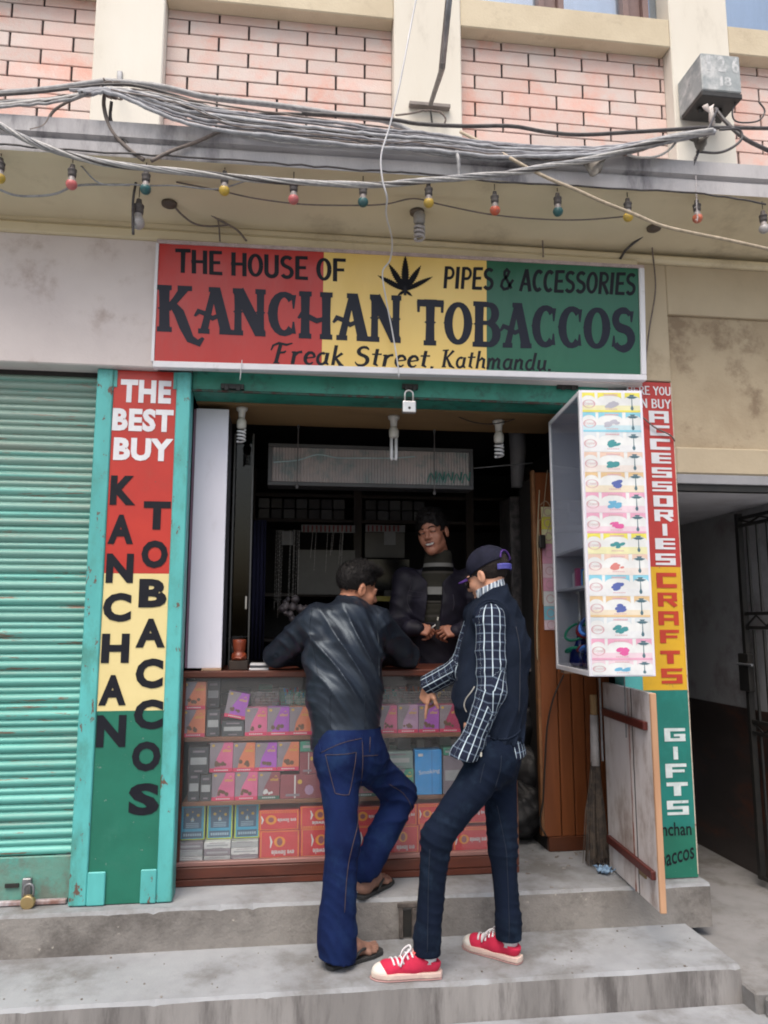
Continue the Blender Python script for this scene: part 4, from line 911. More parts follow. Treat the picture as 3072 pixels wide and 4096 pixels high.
# ================================================================ hanging display case on the right
CN, CFr = -.40, .16
cx0 = 1.315; cx1 = 1.595; cz0, cz1 = 1.525-.2325, 1.525+1.0405
DC = thing('display_case', 'white display case with glass front and fruit labels on its outer end, right side', 'display case', ((cx0+cx1)/2, CN, cz0))
CW = mat('case_white', (.66, .66, .72), (.6, .6, .66), ns=4, rough=.4, bump=.02, dirt=(.45, .45, .5), dt=.7, ds=7)
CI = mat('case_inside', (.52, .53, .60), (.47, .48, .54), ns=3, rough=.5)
t_ = .013; _case0 = set(o.name for o in COL.objects)
MB().box(cx0, cx1, CN, CN+.012, cz0, cz1).build('end_panel', WBOX, DC, bevel=.002)
MB().box(cx0, cx1, CFr-.012, CFr, cz0, cz1).build('end_panel', CW, DC, bevel=.002)
MB().box(cx0+.001, cx1, CN+.0125, CFr-.0125, cz1-t_, cz1-.0005).build('top_panel', CW, DC)
MB().box(cx0+.001, cx1, CN+.0125, CFr-.0125, cz0+.0005, cz0+t_).build('bottom_panel', CW, DC)
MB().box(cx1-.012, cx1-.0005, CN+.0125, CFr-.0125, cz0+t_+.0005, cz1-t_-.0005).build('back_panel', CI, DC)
fr = MB()
for a, b, c_, d in ((CN, CN+.022, cz0, cz1), (CFr-.022, CFr, cz0, cz1), (CN+.0225, CFr-.0225, cz0, cz0+.022), (CN+.0225, CFr-.0225, cz1-.022, cz1)):
    fr.box(cx0-.010, cx0-.0005, a, b, c_, d)
fr.build('door_frame', SWHITE, DC, bevel=.002)
MB().box(cx0-.006, cx0-.003, CN+.023, CFr-.023, cz0+.023, cz1-.023).build('glass_pane', glass_mat('case_glass', tint=(.93, .95, .97), refl=.05), DC)
szs = []
for y_ in (2155, 2305):
    z = Z_(2270, y_+50, -.1); szs.append(z+.006)
    MB().box(cx0+.002, cx1-.013, CN+.0135, CFr-.0135, z-.006, z+.006).build('shelf', CW, DC)
# printed fruit labels on the outer end
LBG = pmat('label_white', (.74, .76, .76))
def lab(z0, z1, c, c2, ftype, bottom):
    o = MB(); Y = CN-.0015
    W0, W1 = cx0+.004, cx1-.012; w_ = W1-W0
    lab_ = MB().box(W0, W1, Y, CN-.0003, z0, z1).build('fruit_label', LBG, DC)
    def P(u, v, e): return (W0+u*w_, Y-e, z0+v*(z1-z0))
    # arched colour bands at top, soft band at the foot
    mb = MB()
    for (p, q) in ((0, .22), (.27, .68), (.74, 1)):
        pts = [P(p, 1, .0003)]+[P(p+(q-p)*.5-(q-p)*.5*math.cos(math.pi*i/8), .66+.2*math.sin(math.pi*i/8)-.0, .0003) for i in range(9)]+[P(q, 1, .0003)]
        mb.add(pts, [tuple(range(len(pts)))])
    mb.build('top_band', c, lab_)
    mb = MB(); mb.quad(P(0, .0, .0003), P(1, .0, .0003), P(1, .1, .0003), P(0, .1, .0003)); mb.build('foot_band', c2, lab_)
    mb = MB(); mb.quad(P(0, .1, .0003), P(1, .1, .0003), P(1, .34, .0003), P(0, .34, .0003)); mb.build('foot_band', bottom, lab_)
    # oval brand mark with lettering
    mb = MB(); mb.ribbon([(.115+.10*math.cos(a*.3142), .42+.20*math.sin(a*.3142)) for a in range(21)], .022, lambda u, v: P(u, v, .0005))
    fit(mb, *gtext('Crystall', .0), lambda u, v: P(u, v, .0006), .035, .195, .34, .50); mb.build('oval_print', LABRED, lab_)
    mb = MB(); rn = random.Random(ftype*7+int(z0*100))
    for j in range(7):
        a, b = .5+rn.uniform(-.09, .09), .42+rn.uniform(-.13, .13); r1 = rn.uniform(.03, .06)
        an = rn.uniform(0, 3.1)
        mb.add([P(a+r1*math.cos(k*.785)*(1.2), b+r1*2.0*math.sin(k*.785+an*.2), .0005+.00006*j) for k in range(8)], [tuple(range(8))])
    mb.build('fruit_print', FRU[ftype], lab_)
    mb = MB()
    # hookah silhouette: stem, bowl, base, hose
    mb.add([P(.86+.014*k*s, v, .0005) for s, k, v in ((-1, 1, .10), (1, 1, .10), (1, 2.0, .2), (1, .6, .34), (1, .4, .75), (-1, .4, .75), (-1, .6, .34), (-1, 2.0, .2))], [tuple(range(8))])
    mb.add([P(.86+u, v, .0007) for u, v in ((-.1, .78), (-.04, .70), (.04, .70), (.1, .78), (.04, .82), (-.04, .82))], [tuple(range(6))])
    mb.add([P(.86+u, v, .0008) for u, v in ((-.03, .83), (.03, .83), (.045, .9), (-.045, .9))], [(0, 1, 2, 3)])
    mb.build('hookah_print', pmat('slate_print', (.08, .16, .20)), lab_)
    mb = MB()
    for j in range(9): mb.quad(P(.38+.027*j, .85, .0006), P(.40+.027*j, .85, .0006), P(.40+.027*j, .93, .0006), P(.38+.027*j, .93, .0006))
    mb.build('small_lettering', pmat('pale_red_print', (.62, .38, .42)), lab_); mb = MB()
    for j in range(7): mb.quad(P(.40+.03*j, .13, .0006), P(.42+.03*j, .13, .0006), P(.42+.03*j, .18, .0006), P(.40+.03*j, .18, .0006))
    mb.build('small_lettering', pmat('pale_red_print', (.62, .38, .42)), lab_)
LABRED = pmat('label_red', (.60, .36, .40))
FRU = [pmat('fruit_grey', (.45, .45, .52)), pmat('fruit_teal', (.06, .28, .30)), pmat('fruit_pink', (.70, .12, .35)), pmat('fruit_navy', (.10, .14, .40)), pmat('fruit_rose', (.62, .22, .20)), pmat('fruit_blue', (.15, .42, .62))]
cY, cB, cW, cP, cO, cPk = pmat('band_yellow', (.76, .70, .12)), pmat('band_blue', (.25, .58, .72)), pmat('band_mist', (.62, .68, .72)), pmat('band_peach', (.76, .56, .46)), pmat('band_tan', (.70, .50, .28)), pmat('band_pink', (.74, .38, .52))
pY, pB, pW, pP, pO, pPk = pmat('pale_band_yellow', (.76, .74, .45)), pmat('pale_band_blue', (.52, .68, .74)), pmat('pale_band_mist', (.72, .74, .76)), pmat('pale_band_peach', (.76, .70, .66)), pmat('pale_band_tan', (.74, .66, .52)), pmat('pale_band_pink', (.76, .60, .67))
seq = [(cY, pY, 0), (cB, pB, 0), (cW, pW, 1), (cP, pP, 1), (cO, pO, 3), (cPk, pPk, 5), (cPk, pPk, 2), (cY, pY, 1), (cP, pP, 4), (cB, pW, 3), (cO, pO, 3), (cW, pW, 1), (cPk, pPk, 2)]
zz = cz1-.012; hl = (cz1-cz0-.03)/13.55
for i, (a, b, f) in enumerate(seq):
    lab(zz-hl+.001, zz, a, a if i in (0, 1, 6, 10, 12) else b, f, b); zz -= hl
lab(cz0+.006, zz, pPk, pW, 5, pW)
# hookahs on the shelves of the case
def hookah(name, label, c, s, glassm, hose, tilt=0):
    t = thing(name, label, 'hookah', c, 'hookahs in the display case')
    x, y, z = c
    MB().lathe([(.001, 0), (.042*s, .002*s), (.050*s, .02*s), (.046*s, .05*s), (.026*s, .085*s), (.015*s, .12*s), (.018*s, .135*s), (.012*s, .14*s)], c, 'z', 16).build('glass_base', glassm, t, smooth=True)
    MB().lathe([(.012*s, .14*s), (.008*s, .16*s), (.014*s, .18*s), (.007*s, .20*s), (.007*s, .28*s), (.026*s, .29*s), (.028*s, .295*s), (.008*s, .30*s), (.008*s, .31*s), (.016*s, .335*s), (.012*s, .336*s)], c, 'z', 12).build('stem', STEEL, t, smooth=True)
    pts = [(x-.01*s, y-.01, z+.17*s)]
    for k in range(22): 
        a = k*.62; pts.append((x-.02*s+.045*s*math.cos(a), y+.03*s*math.sin(a)*1.2-.02, z+.16*s-.006*s*k+.02*s*math.sin(a*1.3)))
    MB().tube(spline(pts, 3), .0055*s, 6).build('hose', hose, t, smooth=True)
    return t
BG = mat('blue_glass', (.01, .02, .16), (.01, .015, .1), rough=.08, bump=0)
BH, RH, GH = mat('blue_hose', (.03, .10, .32), rough=.35, bump=0), mat('red_hose', (.35, .02, .03), rough=.4, bump=0), mat('green_hose', (.02, .40, .22), rough=.35, bump=0)
zf = cz0+t_+.001
hookah('hookah', 'blue glass hookah with a coiled blue hose at the near end of the case floor', (1.405, -.27, zf), 1.55, BG, BH)
hookah('hookah', 'dark hookah with a red hose behind the near one on the case floor', (1.44, -.08, zf), 1.45, BG, RH)
hookah('hookah', 'hookah with a green hose, far end of the case floor', (1.41, .07, zf), 1.25, BG, GH)
bb = thing('bottle', 'small dark blue bottle with a cork on the upper case shelf', 'bottle', (1.40, -.25, szs[0]))
MB().lathe([(.001, 0), (.022, .001), (.024, .01), (.014, .05), (.010, .065), (.010, .07)], (1.40, -.25, szs[0]), 'z', 14).build('flask', BG, bb, smooth=True)
MB().lathe([(.009, .071), (.009, .10), (.001, .10)], (1.40, -.25, szs[0]), 'z', 10).build('cork', mat('cork', (.5, .4, .28)), bb)
for i, (y, c_) in enumerate(((-.30, WHTC), (-.265, REDC), (-.235, pmat('peach_card', (.6, .45, .35))), (-.20, pmat('band_yellow', (.7, .6, .1))), (-.165, BLUC), (-.06, PINK), (-.02, WHTC))):
    tag(MB().box(1.36, 1.44, y, y+.028, szs[1]+.001, szs[1]+.075+.01*(i % 3)).build('small_box', c_, bevel=.001), ('white', 'red', 'peach', 'yellow', 'blue', 'pink', 'far white')[i]+' little box in the row on the lower case shelf', 'box', 'little boxes on the case shelf')
for i, (y, z) in enumerate(((-.25, cz1-.20), (-.20, cz1-.27), (-.22, cz1-.42), (-.23, cz1-.50))):
    p = thing('pipe', 'small dark pipe pinned to the back of the display case, %s from the top' % ('first', 'second', 'third', 'fourth')[i], 'pipe', (1.565, y, z), 'small pipes in the display case')
    MB().tube([(1.57, y-.03, z), (1.555, y, z-.003), (1.56, y+.05, z+.006)], [.006, .005, .003], 6).build('pipe_stem', BLKC, p)
    MB().lathe([(.006, -.004), (.009, .01), (.008, .02), (.005, .018)], (1.562, y-.03, z), 'z', 8).build('pipe_bowl', RBW if i == 2 else BLKC, p)
_case_things = [o for o in COL.objects if o.parent is None and (o.name not in _case0)]+[DC]
# bracket wires under the case
MB().tube([(1.56, CN+.30, cz0), (1.56, CN+.31, cz0-.30)], .003, 6).build('stay_rod', GREYM, DC)
MB().box(1.33, 1.39, .10, .17, cz0-.02, cz0-.001).build('bracket', mat('tan_wood', (.42, .27, .18)), DC)

# the opened case stands a few degrees off square
pv_ = Matrix.Translation((cx0, CN, 0)) @ Matrix.Rotation(R(-5.6), 4, 'Z') @ Matrix.Translation((-cx0, -CN, 0))
for o in _case_things:
    o.location = pv_ @ o.location; o.rotation_euler.z += R(-5.6)
# ================================================================ panelled wooden cabinet inside, right
PC = thing('panelled_cabinet', 'tall orange brown plank cabinet standing inside the shop on the right', 'cabinet', (1.6, .45, SILL))
pa = atz(2170, 3350, SILL); yk = .50
xa, xb = X_(2168, 3000, yk), X_(2420, 3000, yk)
zt2 = Z_(2160, 1890, yk)
edges = [2168, 2238, 2292, 2345, 2400, 2450]
for i in range(5):
    u, v = X_(edges[i], 3000, yk), X_(edges[i+1], 3000, yk)
    MB().box(u+.003, v-.003, yk, yk+.018, SILL+.075, zt2).build('plank', PLY, PC, bevel=.002)
MB().box(xa+.02, xb+.03, yk-.012, yk+.018, SILL+.001, SILL+.074).build('kick_board', mat('kick_board', (.10, .03, .012), ns=6, rough=.4), PC, bevel=.003)
MB().box(xa+.02, xb+.03, yk+.0185, yk+.35, SILL+.001, zt2-.01).build('carcass', DARK, PC)
MB().box(xa-.016, xa+.001, yk-.008, yk+.03, SILL+.08, zt2+.01).build('edge_post', mat('post_wood', (.26, .12, .05), (.18, .08, .035), ns=8, rough=.5), PC, bevel=.002)
# column of fruit labels pasted on the cabinet, seen left of the glass case
ys = [2028, 2068, 2118, 2175, 2255, 2312, 2365, 2425, 2480, 2520]
cs_ = [pY, cY, pY, cPk, pPk, cPk, pW, cB, pPk]
for i in range(9):
    u, v = X_(2172, 2300, yk-.003), X_(2225, 2300, yk-.003)
    z1, z0 = Z_(2190, ys[i], yk-.003), Z_(2190, ys[i+1], yk-.003)
    lb = MB().box(u, v, yk-.004, yk-.0005, z0+.001, z1).build('pasted_label', cs_[i], PC)
    mb = MB(); mb.ribbon([((u+v)/2+.022*math.cos(a*.3142), (z0+z1)/2+.022*math.sin(a*.3142)) for a in range(21)], .004, lambda a, b: (a, yk-.0052, b)); mb.build('oval_print', LABRED, lb)
# black cable, plug boxes at the cabinet edge
cb = MB(); cb.tube(spline([at(x, y, yk-.03) for x, y in ((2255, 2700), (2215, 2790), (2190, 2900), (2180, 3050), (2172, 3200), (2160, 3290), (2185, 3345))]), .0045, 6)
tag(cb.build('hanging_cable', BLACK, smooth=True), 'black cable hanging down the orange plank cabinet', 'cable')
cb = MB(); cb.tube(spline([at(x, y, yk-.035) for x, y in ((2158, 1960), (2150, 2150), (2155, 2330), (2148, 2520), (2150, 2640))]), .0035, 6)
cb.tube(spline([at(x, y, yk-.04) for x, y in ((2190, 1880), (2170, 2060), (2155, 2100), (2165, 2300), (2172, 2420))]), .002, 6)
cb.tube(spline([at(x, y, yk-.045) for x, y in ((2160, 2020), (2185, 2005), (2205, 2040), (2200, 2090), (2178, 2160))]), .0022, 6)
tag(cb.build('beige_wires', mat('beige_wire', (.40, .33, .22), rough=.5), smooth=True), 'bunch of beige wires looping beside the pasted fruit labels', 'wires')
p = at(2166, 2165, yk-.03); tag(MB().box(p.x-.018, p.x+.018, p.y-.02, p.y+.015, p.z-.04, p.z+.035).build('adapter', BLACK, bevel=.006, seg=2), 'black plug adapter hanging by the pasted fruit labels', 'adapter')

# ================================================================ white swung-out door with red battens
WD = thing('white_door', 'scuffed white wooden door leaf with two dark red battens, swung open in front of the right pillar', 'door', (1.60, .17, SILL))
DW = mat('scuffed_white', (.70, .66, .66), (.58, .53, .51), ns=4, rough=.6, bump=.2, bs=60, dirt=(.27, .20, .17), dt=.6, ds=4, st=(1, 1, .5), chip=(.22, .13, .09), ct=.72, cs=22)
DWE = mat('door_edge_wood', (.50, .29, .17), (.42, .23, .13), ns=12, rough=.6, bump=.1, st=(1, 1, .15))
BAT = mat('dark_red_batten', (.10, .018, .014), (.07, .014, .012), ns=12, rough=.35)
hp = Vector((1.630, .20)); ep = Vector((1.580, -.42)); dv = (ep-hp); dl = dv.length; dn = Vector((dv.y, -dv.x)).normalized()
if dn.x > 0: dn = -dn
zd0, zd1 = SILL+.006, Z_(2655, 2772, -.41)
def DP(s, off, z): q = hp+dv*s+dn*off; return (q.x, q.y, z)
def dbox(s0, s1, o0, o1, z0, z1, z0b=None, z1b=None):
    z0b = z0 if z0b is None else z0b; z1b = z1 if z1b is None else z1b
    return MB().hexa([DP(s0, o0, z0), DP(s1, o0, z0b), DP(s1, o1, z0b), DP(s0, o1, z0), DP(s0, o0, z1), DP(s1, o0, z1b), DP(s1, o1, z1b), DP(s0, o1, z1)])
for a, b in ((0, .5475), (.5725, .62), (.632, .972)):
    dbox(a, b, -.012, .012, zd0, zd1).build('plank', DW, WD, bevel=.002)
dbox(.548, .572, -.010, .0129, zd0, zd1).build('seam', mat('seam_red', (.24, .08, .05), (.50, .44, .42), ns=9, rough=.7, st=(1, 1, .5)), WD)
dbox(.6205, .6315, -.010, .0126, zd0, zd1).build('seam', BLACK, WD)
dbox(.973, 1.0, -.014, .013, zd0, zd1).build('edge_post', DWE, WD, bevel=.003)
dbox(.05, .93, .0125, .034, Z_(2550, 2870, -.1)-.02, Z_(2550, 2870, -.1)+.016, Z_(2550, 2870, -.1)-.02, Z_(2550, 2870, -.1)+.016).build('batten', BAT, WD, bevel=.003)
dbox(.05, .95, .0125, .034, Z_(2550, 3420, -.1)-.018, Z_(2550, 3420, -.1)+.018).build('batten', BAT, WD, bevel=.003)
dbox(.66, .78, .0125, .020, Z_(2550, 3420, -.1)-.045, Z_(2550, 3420, -.1)-.02).build('plate', mat('old_brass', (.22, .15, .07), rough=.5), WD)
MB().tube([DP(-.03, .02, zd1+.02), DP(-.03, .02, zd0+.5)], .006, 6).build('hinge_rod', GREYM, WD)
# broom leaning behind it
BRM = mat('broom_grass', (.11, .085, .065), (.05, .04, .035), ns=30, rough=.9, bump=.3)
bx_, by_ = X_(2400, 3300, .20), .24
br = thing('grass_broom', 'long brown grass broom with a taped white handle, leaning behind the white door', 'broom', (bx_, by_, SILL))
rn = random.Random(4)
zt_b = Z_(2400, 3040, .24); ztt = Z_(2400, 2780, .26)
mb = MB()
for k in range(150):
    a = rn.uniform(0, 2*math.pi); r1 = rn.uniform(0, .022); r2 = rn.uniform(.0, .062); zz_ = SILL+rn.uniform(.003, .05)
    x1_, y1_ = bx_+.012+r1*math.cos(a), by_+.02+r1*math.sin(a)*.7; x2_, y2_ = bx_-.01+r2*1.1*math.cos(a), by_+r2*.7*math.sin(a)
    mb.tube([(x1_, y1_, zt_b), ((x1_*.5+x2_*.5)+.35*(x2_-x1_)*.5, y1_*.5+y2_*.5, (zt_b+zz_)/2), (x2_, y2_, zz_)], [.0030, .0032, .0014], 4, caps=False)
o = mb.build('bristles', BRM, br); o['kind'] = 'stuff'
MB().tube([(bx_+.012, by_+.02, zt_b-.03), (bx_+.018, by_+.025, ztt-.10)], [.024, .021], 12).build('tape_wrap', mat('white_tape', (.5, .48, .48), (.38, .35, .34), ns=12, rough=.6), br, smooth=True)
mb = MB()
for k in range(9):
    a = k*.7; mb.tube([(bx_+.018+.012*math.cos(a), by_+.025+.012*math.sin(a), ztt-.12), (bx_+.02+.013*math.cos(a), by_+.03+.012*math.sin(a), ztt)], .006, 6)
mb.build('handle_stalks', mat('straw', (.35, .22, .10), (.25, .15, .07), ns=20), br)
# blue rag at its foot
rg = MB(); n = 9; pc = atz(2418, 3490, SILL+.004); vs = []
for i in range(n+1):
    for j in range(n+1):
        u, v = i/n-.5, j/n-.5; vs.append((pc.x+u*.06+.012*math.sin(v*9), pc.y+v*.07+.01*math.sin(u*8), SILL+.006+.022*abs(math.sin(u*7+1)*math.cos(v*6))+.01*math.sin(u*13+v*11)**2))
rg.add(vs, [(i*(n+1)+j, i*(n+1)+j+1, (i+1)*(n+1)+j+1, (i+1)*(n+1)+j) for i in range(n) for j in range(n)])
o = rg.build('blue_rag', mat('blue_rag', (.28, .42, .58), (.22, .34, .5), ns=20, rough=.9), smooth=True); tag(o, 'crumpled light blue rag on the floor at the foot of the broom', 'rag')
so_ = o.modifiers.new('solid', 'SOLIDIFY'); so_.thickness = .002
# scraps and rubbish on the floor
rn = random.Random(9)
mb = MB()
for k in range(26):
    q_ = atz(rn.uniform(2080, 2330), rn.uniform(3400, 3560), SILL+.003); s_ = rn.uniform(.003, .014)
    mb.hexa([(q_.x-s_, q_.y-s_*.5, SILL+.001), (q_.x+s_, q_.y-s_*.6, SILL+.001), (q_.x+s_*.8, q_.y+s_*.5, SILL+.001), (q_.x-s_*.7, q_.y+s_*.4, SILL+.001), (q_.x-s_*.6, q_.y-s_*.3, SILL+.004+s_*.3), (q_.x+s_*.5, q_.y-s_*.3, SILL+.003+s_*.2), (q_.x+s_*.5, q_.y+s_*.3, SILL+.003), (q_.x-s_*.5, q_.y+s_*.3, SILL+.003+s_*.3)])
for k in range(90):
    q_ = Vector((rn.uniform(-1.2, 1.8), rn.uniform(-.5, -.09), 0)); s_ = rn.uniform(.001, .004)
    mb.box(q_.x-s_, q_.x+s_, q_.y-s_, q_.y+s_, TREAD-.001, TREAD+s_)
o = mb.build('floor_scraps', mat('scraps', (.12, .10, .09), (.3, .28, .26), ns=8, rough=.9)); tag(o, 'small dark scraps and grit scattered over the step and shop floor', 'litter', kind='stuff')
# dark sack and motorbike-like clutter right of the counter
ck = thing('black_bags', 'pile of dark plastic bags between the counter and the plank cabinet', 'bags', (1.30, .75, SILL))
DKB = mat('black_plastic', (.012, .012, .014), (.02, .02, .022), ns=6, rough=.6, bump=.8, bs=14)

# ================================================================ passage gate, right
G = thing('iron_gate', 'tall black iron bar gate folded back against the passage wall on the right', 'gate', (XR-.1, .9, .09))
def gp(x, y):  # point of the gate plane (constant X)
    d = ray(x, y); gx = XR-.10; return cpos+d*((gx-cpos.x)/d.x)
tl = gp(2945, 2046); yf = tl.y; yn = -.02; zt3 = min(tl.z, 2.15); gx = XR-.10
def gb(name, y0, y1, z0, z1, d=.012): return MB().box(gx-d, gx+d, y0, y1, z0, z1).build(name, BLACK, G)
gb('frame_post', yf-.028, yf+.0, .13, zt3, .016); gb('frame_post', yn, yn+.03, .13, zt3, .016)
midz = gp(2960, 2455).z; m2 = gp(2960, 2510).z; lowz = gp(2990, 2880).z; low2 = gp(2990, 2925).z; tz2 = gp(2955, 2105).z
for z in (zt3-.03, tz2, midz, m2, lowz, low2, .14): gb('cross_bar', yn+.031, yf-.029, z-.009, z+.009, .009)
nb = max(6, int((yf-yn)/.105))
for k in range(1, nb):
    y = yf-.0-(yf-yn)*k/nb
    for z0, z1 in ((m2-.01-(m2-lowz)+.02, m2-.012), (midz+.011, tz2-.011), (.151, low2-.011)):
        gb('bar', y-.006, y+.006, z0, z1, .006)
for (z0, z1) in ((tz2+.01, zt3-.04), (m2+.01, midz-.01), (low2+.01, lowz-.01)):
    for k in range(0, nb-1, 2):
        ya_, yb_ = yf-.03-(yf-yn)*k/nb, yf-.03-(yf-yn)*min(nb, k+2)/nb; ym = (ya_+yb_)/2
        up = (z0, z1) if z0 > midz or z0 < lowz else (z1, z0)
        MB().tube([(gx, ya_, up[1]), (gx, ym, up[0]), (gx, yb_, up[1])], .006, 5).build('brace', BLACK, G)
lb_ = gp(2995, 2700)
MB().box(gx-.03, gx+.005, lb_.y-.05, lb_.y+.05, lb_.z-.09, lb_.z+.12).build('lock_box', BLACK, G, bevel=.004)
MB().tube([(gx-.03, yf-.1, lb_.z+.06), (gx-.03, yf+.04, lb_.z+.06)], .008, 6).build('bolt', GREYM, G)
yb = atz(2778, 3150, .1)
tag(MB().box(2.30, 2.42, 3.4, 3.5, .095, .33).build('yellow_bin', mat('yellow_bin', (.55, .33, .02)), bevel=.01), 'small yellow container low at the far end of the passage', 'container')
# rough kerb at the passage mouth
mb = MB(); rn = random.Random(2)
for k in range(16):
    x = 1.95+.14*k; s_ = .07
    mb.box(x-s_, x+s_-.004, -.66+rn.uniform(-.02, .02), -.605, -.01, .055+rn.uniform(0, .03))
struct(mb.build('passage_kerb', STREET, bevel=.01))

# ================================================================ inside the shop
def blk(name, label, cat, x0, x1, y0, y1, z0, z1, m_, bev=.002, **k):
    o = MB().box(x0, x1, y0, y1, z0, z1).build(name, m_, bevel=bev); tag(o, label, cat, **k); return o
# hanging light box sign
LB = thing('hanging_sign_box', 'long grey ribbed light box sign hanging on chains inside the shop', 'sign box', tuple(at(1480, 1930, .62)))
Yb = .62; xa_, xb_ = X_(1072, 1860, Yb), X_(1892, 1870, Yb); za_, zb_ = Z_(1480, 1950, Yb), Z_(1480, 1785, Yb)
LFR = mat('dark_grey_frame', (.05, .05, .055), ns=8, rough=.4)
MB().box(xa_, xb_, Yb+.002, Yb+.12, za_, zb_).build('housing', LFR, LB, bevel=.004)
for q_ in ((xa_, xb_, za_, za_+.022), (xa_, xb_, zb_-.022, zb_), (xa_, xa_+.022, za_+.0225, zb_-.0225), (xb_-.022, xb_, za_+.0225, zb_-.0225)):
    MB().box(q_[0], q_[1], Yb-.008, Yb+.0015, q_[2], q_[3]).build('frame_rail', LFR, LB, bevel=.002)
RIB = mat('ribbed_plastic', (.36, .31, .30), (.27, .25, .25), ns=3, rough=.35, dirt=(.16, .22, .22), dt=.56, ds=6)
mb = MB(); nr = 66
vs = []
for i in range(nr*2+1):
    x = xa_+.023+(xb_-xa_-.046)*i/(nr*2); y = Yb-.003-(.005 if i % 2 else 0); vs += [(x, y, za_+.023), (x, y, zb_-.023)]
mb.add(vs, [(2*i, 2*i+2, 2*i+3, 2*i+1) for i in range(nr*2)]); mb.build('ribbed_face', RIB, LB)
mb = MB(); zt4 = zb_-.06
mb.tube(spline([(xa_+.03+(xb_-xa_-.06)*t, Yb-.011, zt4+dz) for t, dz in ((0, -.05), (.12, -.035), (.22, -.0), (.32, -.015), (.45, -.012), (.6, -.008), (.72, 0.005))], 4), .004, 4, caps=False); mb.build('pale_streak', mat('pale_streak', (.35, .48, .52), rough=.5), LB)
mb = MB()
for k in range(5):
    x = xb_-.25+.05*k; mb.tube(spline([(x-.02, Yb-.011, za_+.035), (x, Yb-.011, za_+.09), (x+.02, Yb-.011, za_+.05), (x+.03, Yb-.011, za_+.10)], 4), .004, 4, caps=False)
mb.build('green_script', mat('dull_green_print', (.04, .20, .17), rough=.5), LB)
def chain(name, label, x, Y, z0, z1, n=10):
    t = thing(name, label, 'chain', (x, Y, z1), 'chains holding the hanging sign box')
    mb = MB(); L_ = .020
    for k in range(n):
        z = z1-L_*.75*k; h = k % 2
        mb.tube([(x+(0 if h else .005*math.cos(a)), Y+(.005*math.cos(a) if h else 0), z-.01+.010*math.sin(a)) for a in [i*math.pi/4 for i in range(9)]], .0015, 4)
    mb.build('links', GREYM, t); MB().tube([(x, Y, z1-L_*.75*n), (x-.003, Y, z0)], .003, 5).build('cord', mat('grey_cord', (.14, .13, .13), rough=.8), t)
    MB().lathe([(.001, 0), (.009, .004), (.010, .012), (.004, .022), (.001, .022)], (x-.003, Y, z0-.015), 'z', 8).build('knot', mat('grey_cord', (.14, .13, .13)), t, smooth=True)
chain('chain', 'left chain and cord holding the hanging sign box', X_(1192, 1800, .58), .58, Z_(1190, 1945, .58), 2.735)
chain('chain', 'right chain and cord holding the hanging sign box', X_(1738, 1800, .58), .58, Z_(1745, 1970, .58), 2.735)
# bulbs under the ceiling board
PORC = mat('white_porcelain', (.62, .60, .55), rough=.35, bump=0)
TUBW = mat('white_tube_glass', (.74, .74, .76), rough=.2, bump=0)
GRYH = mat('grey_lamp_holder', (.32, .31, .30), rough=.5, bump=0)
def cfl(label, x, Y, ztop, kind='spiral', s=1.0, hold=PORC, base=PORC, cap=True, tm=TUBW, group='energy saving lamps over the counter'):
    t = thing('lamp', label, 'lamp', (x, Y, ztop), group)
    if cap: MB().lathe([(.026*s, 0), (.024*s, -.012*s), (.016*s, -.018*s), (.014*s, -.045*s)][::-1], (x, Y, ztop), 'z', 14).build('lamp_holder', hold, t, smooth=True)
    z = ztop-.046*s
    MB().lathe([(.013*s, 0), (.017*s, -.008*s), (.021*s, -.018*s), (.021*s, -.042*s), (.016*s, -.05*s)][::-1], (x, Y, z), 'z', 14).build('lamp_base', base, t, smooth=True)
    z -= .05*s
    if kind == 'spiral':
        pts = [(x+.0165*s*math.cos(a*.5236), Y+.0165*s*math.sin(a*.5236), z-.004*s-.0013*s*a) for a in range(0, 44)]
        MB().tube(pts, .0052*s, 6).build('spiral_tube', tm, t, smooth=True)
    else:
        for dx in (-.010, .010):
            MB().tube([(x+dx*s, Y, z), (x+dx*s, Y, z-.085*s), (x+dx*.6*s, Y, z-.095*s)], .0072*s, 8).build('straight_tube', tm, t, smooth=True)
    return t
def zt_(x, y, Y): return Z_(x, y, Y)
cfl('spiral lamp in a white holder at the left end over the counter', X_(968, 1640, .26), .26, 2.612, s=1.15)
cfl('lamp with two straight tubes over the middle of the counter', X_(1575, 1640, .32), .32, 2.612, 'tubes', 1.25)
cfl('spiral lamp in a white holder at the right end over the counter', X_(1993, 1640, .34), .34, 2.612, s=1.3)
wr = MB(); wr.tube(spline([at(x, y, .30) for x, y in ((1720, 1602), (1800, 1650), (1900, 1690), (2010, 1690), (2150, 1640), (2230, 1605))]), .003, 6)
tag(wr.build('ceiling_wire', BLACK, smooth=True), 'thin black wire drooping between the lamps inside the shop front', 'wire')
pv = thing('pale_pipe', 'pale grey vertical duct hanging at the upper right inside the shop', 'duct', tuple(at(2065, 1700, .8)))
MB().tube([at(2065, 1650, .8), at(2072, 1800, .8), at(2068, 1950, .8)], [.055, .05, .035], 12).build('duct_tube', mat('dull_duct', (.16, .16, .17), rough=.6), pv, smooth=True)
MB().tube([at(1895, 1873, .7), at(2130, 1852, .7)], .004, 6).build('rod', GREYM, pv)
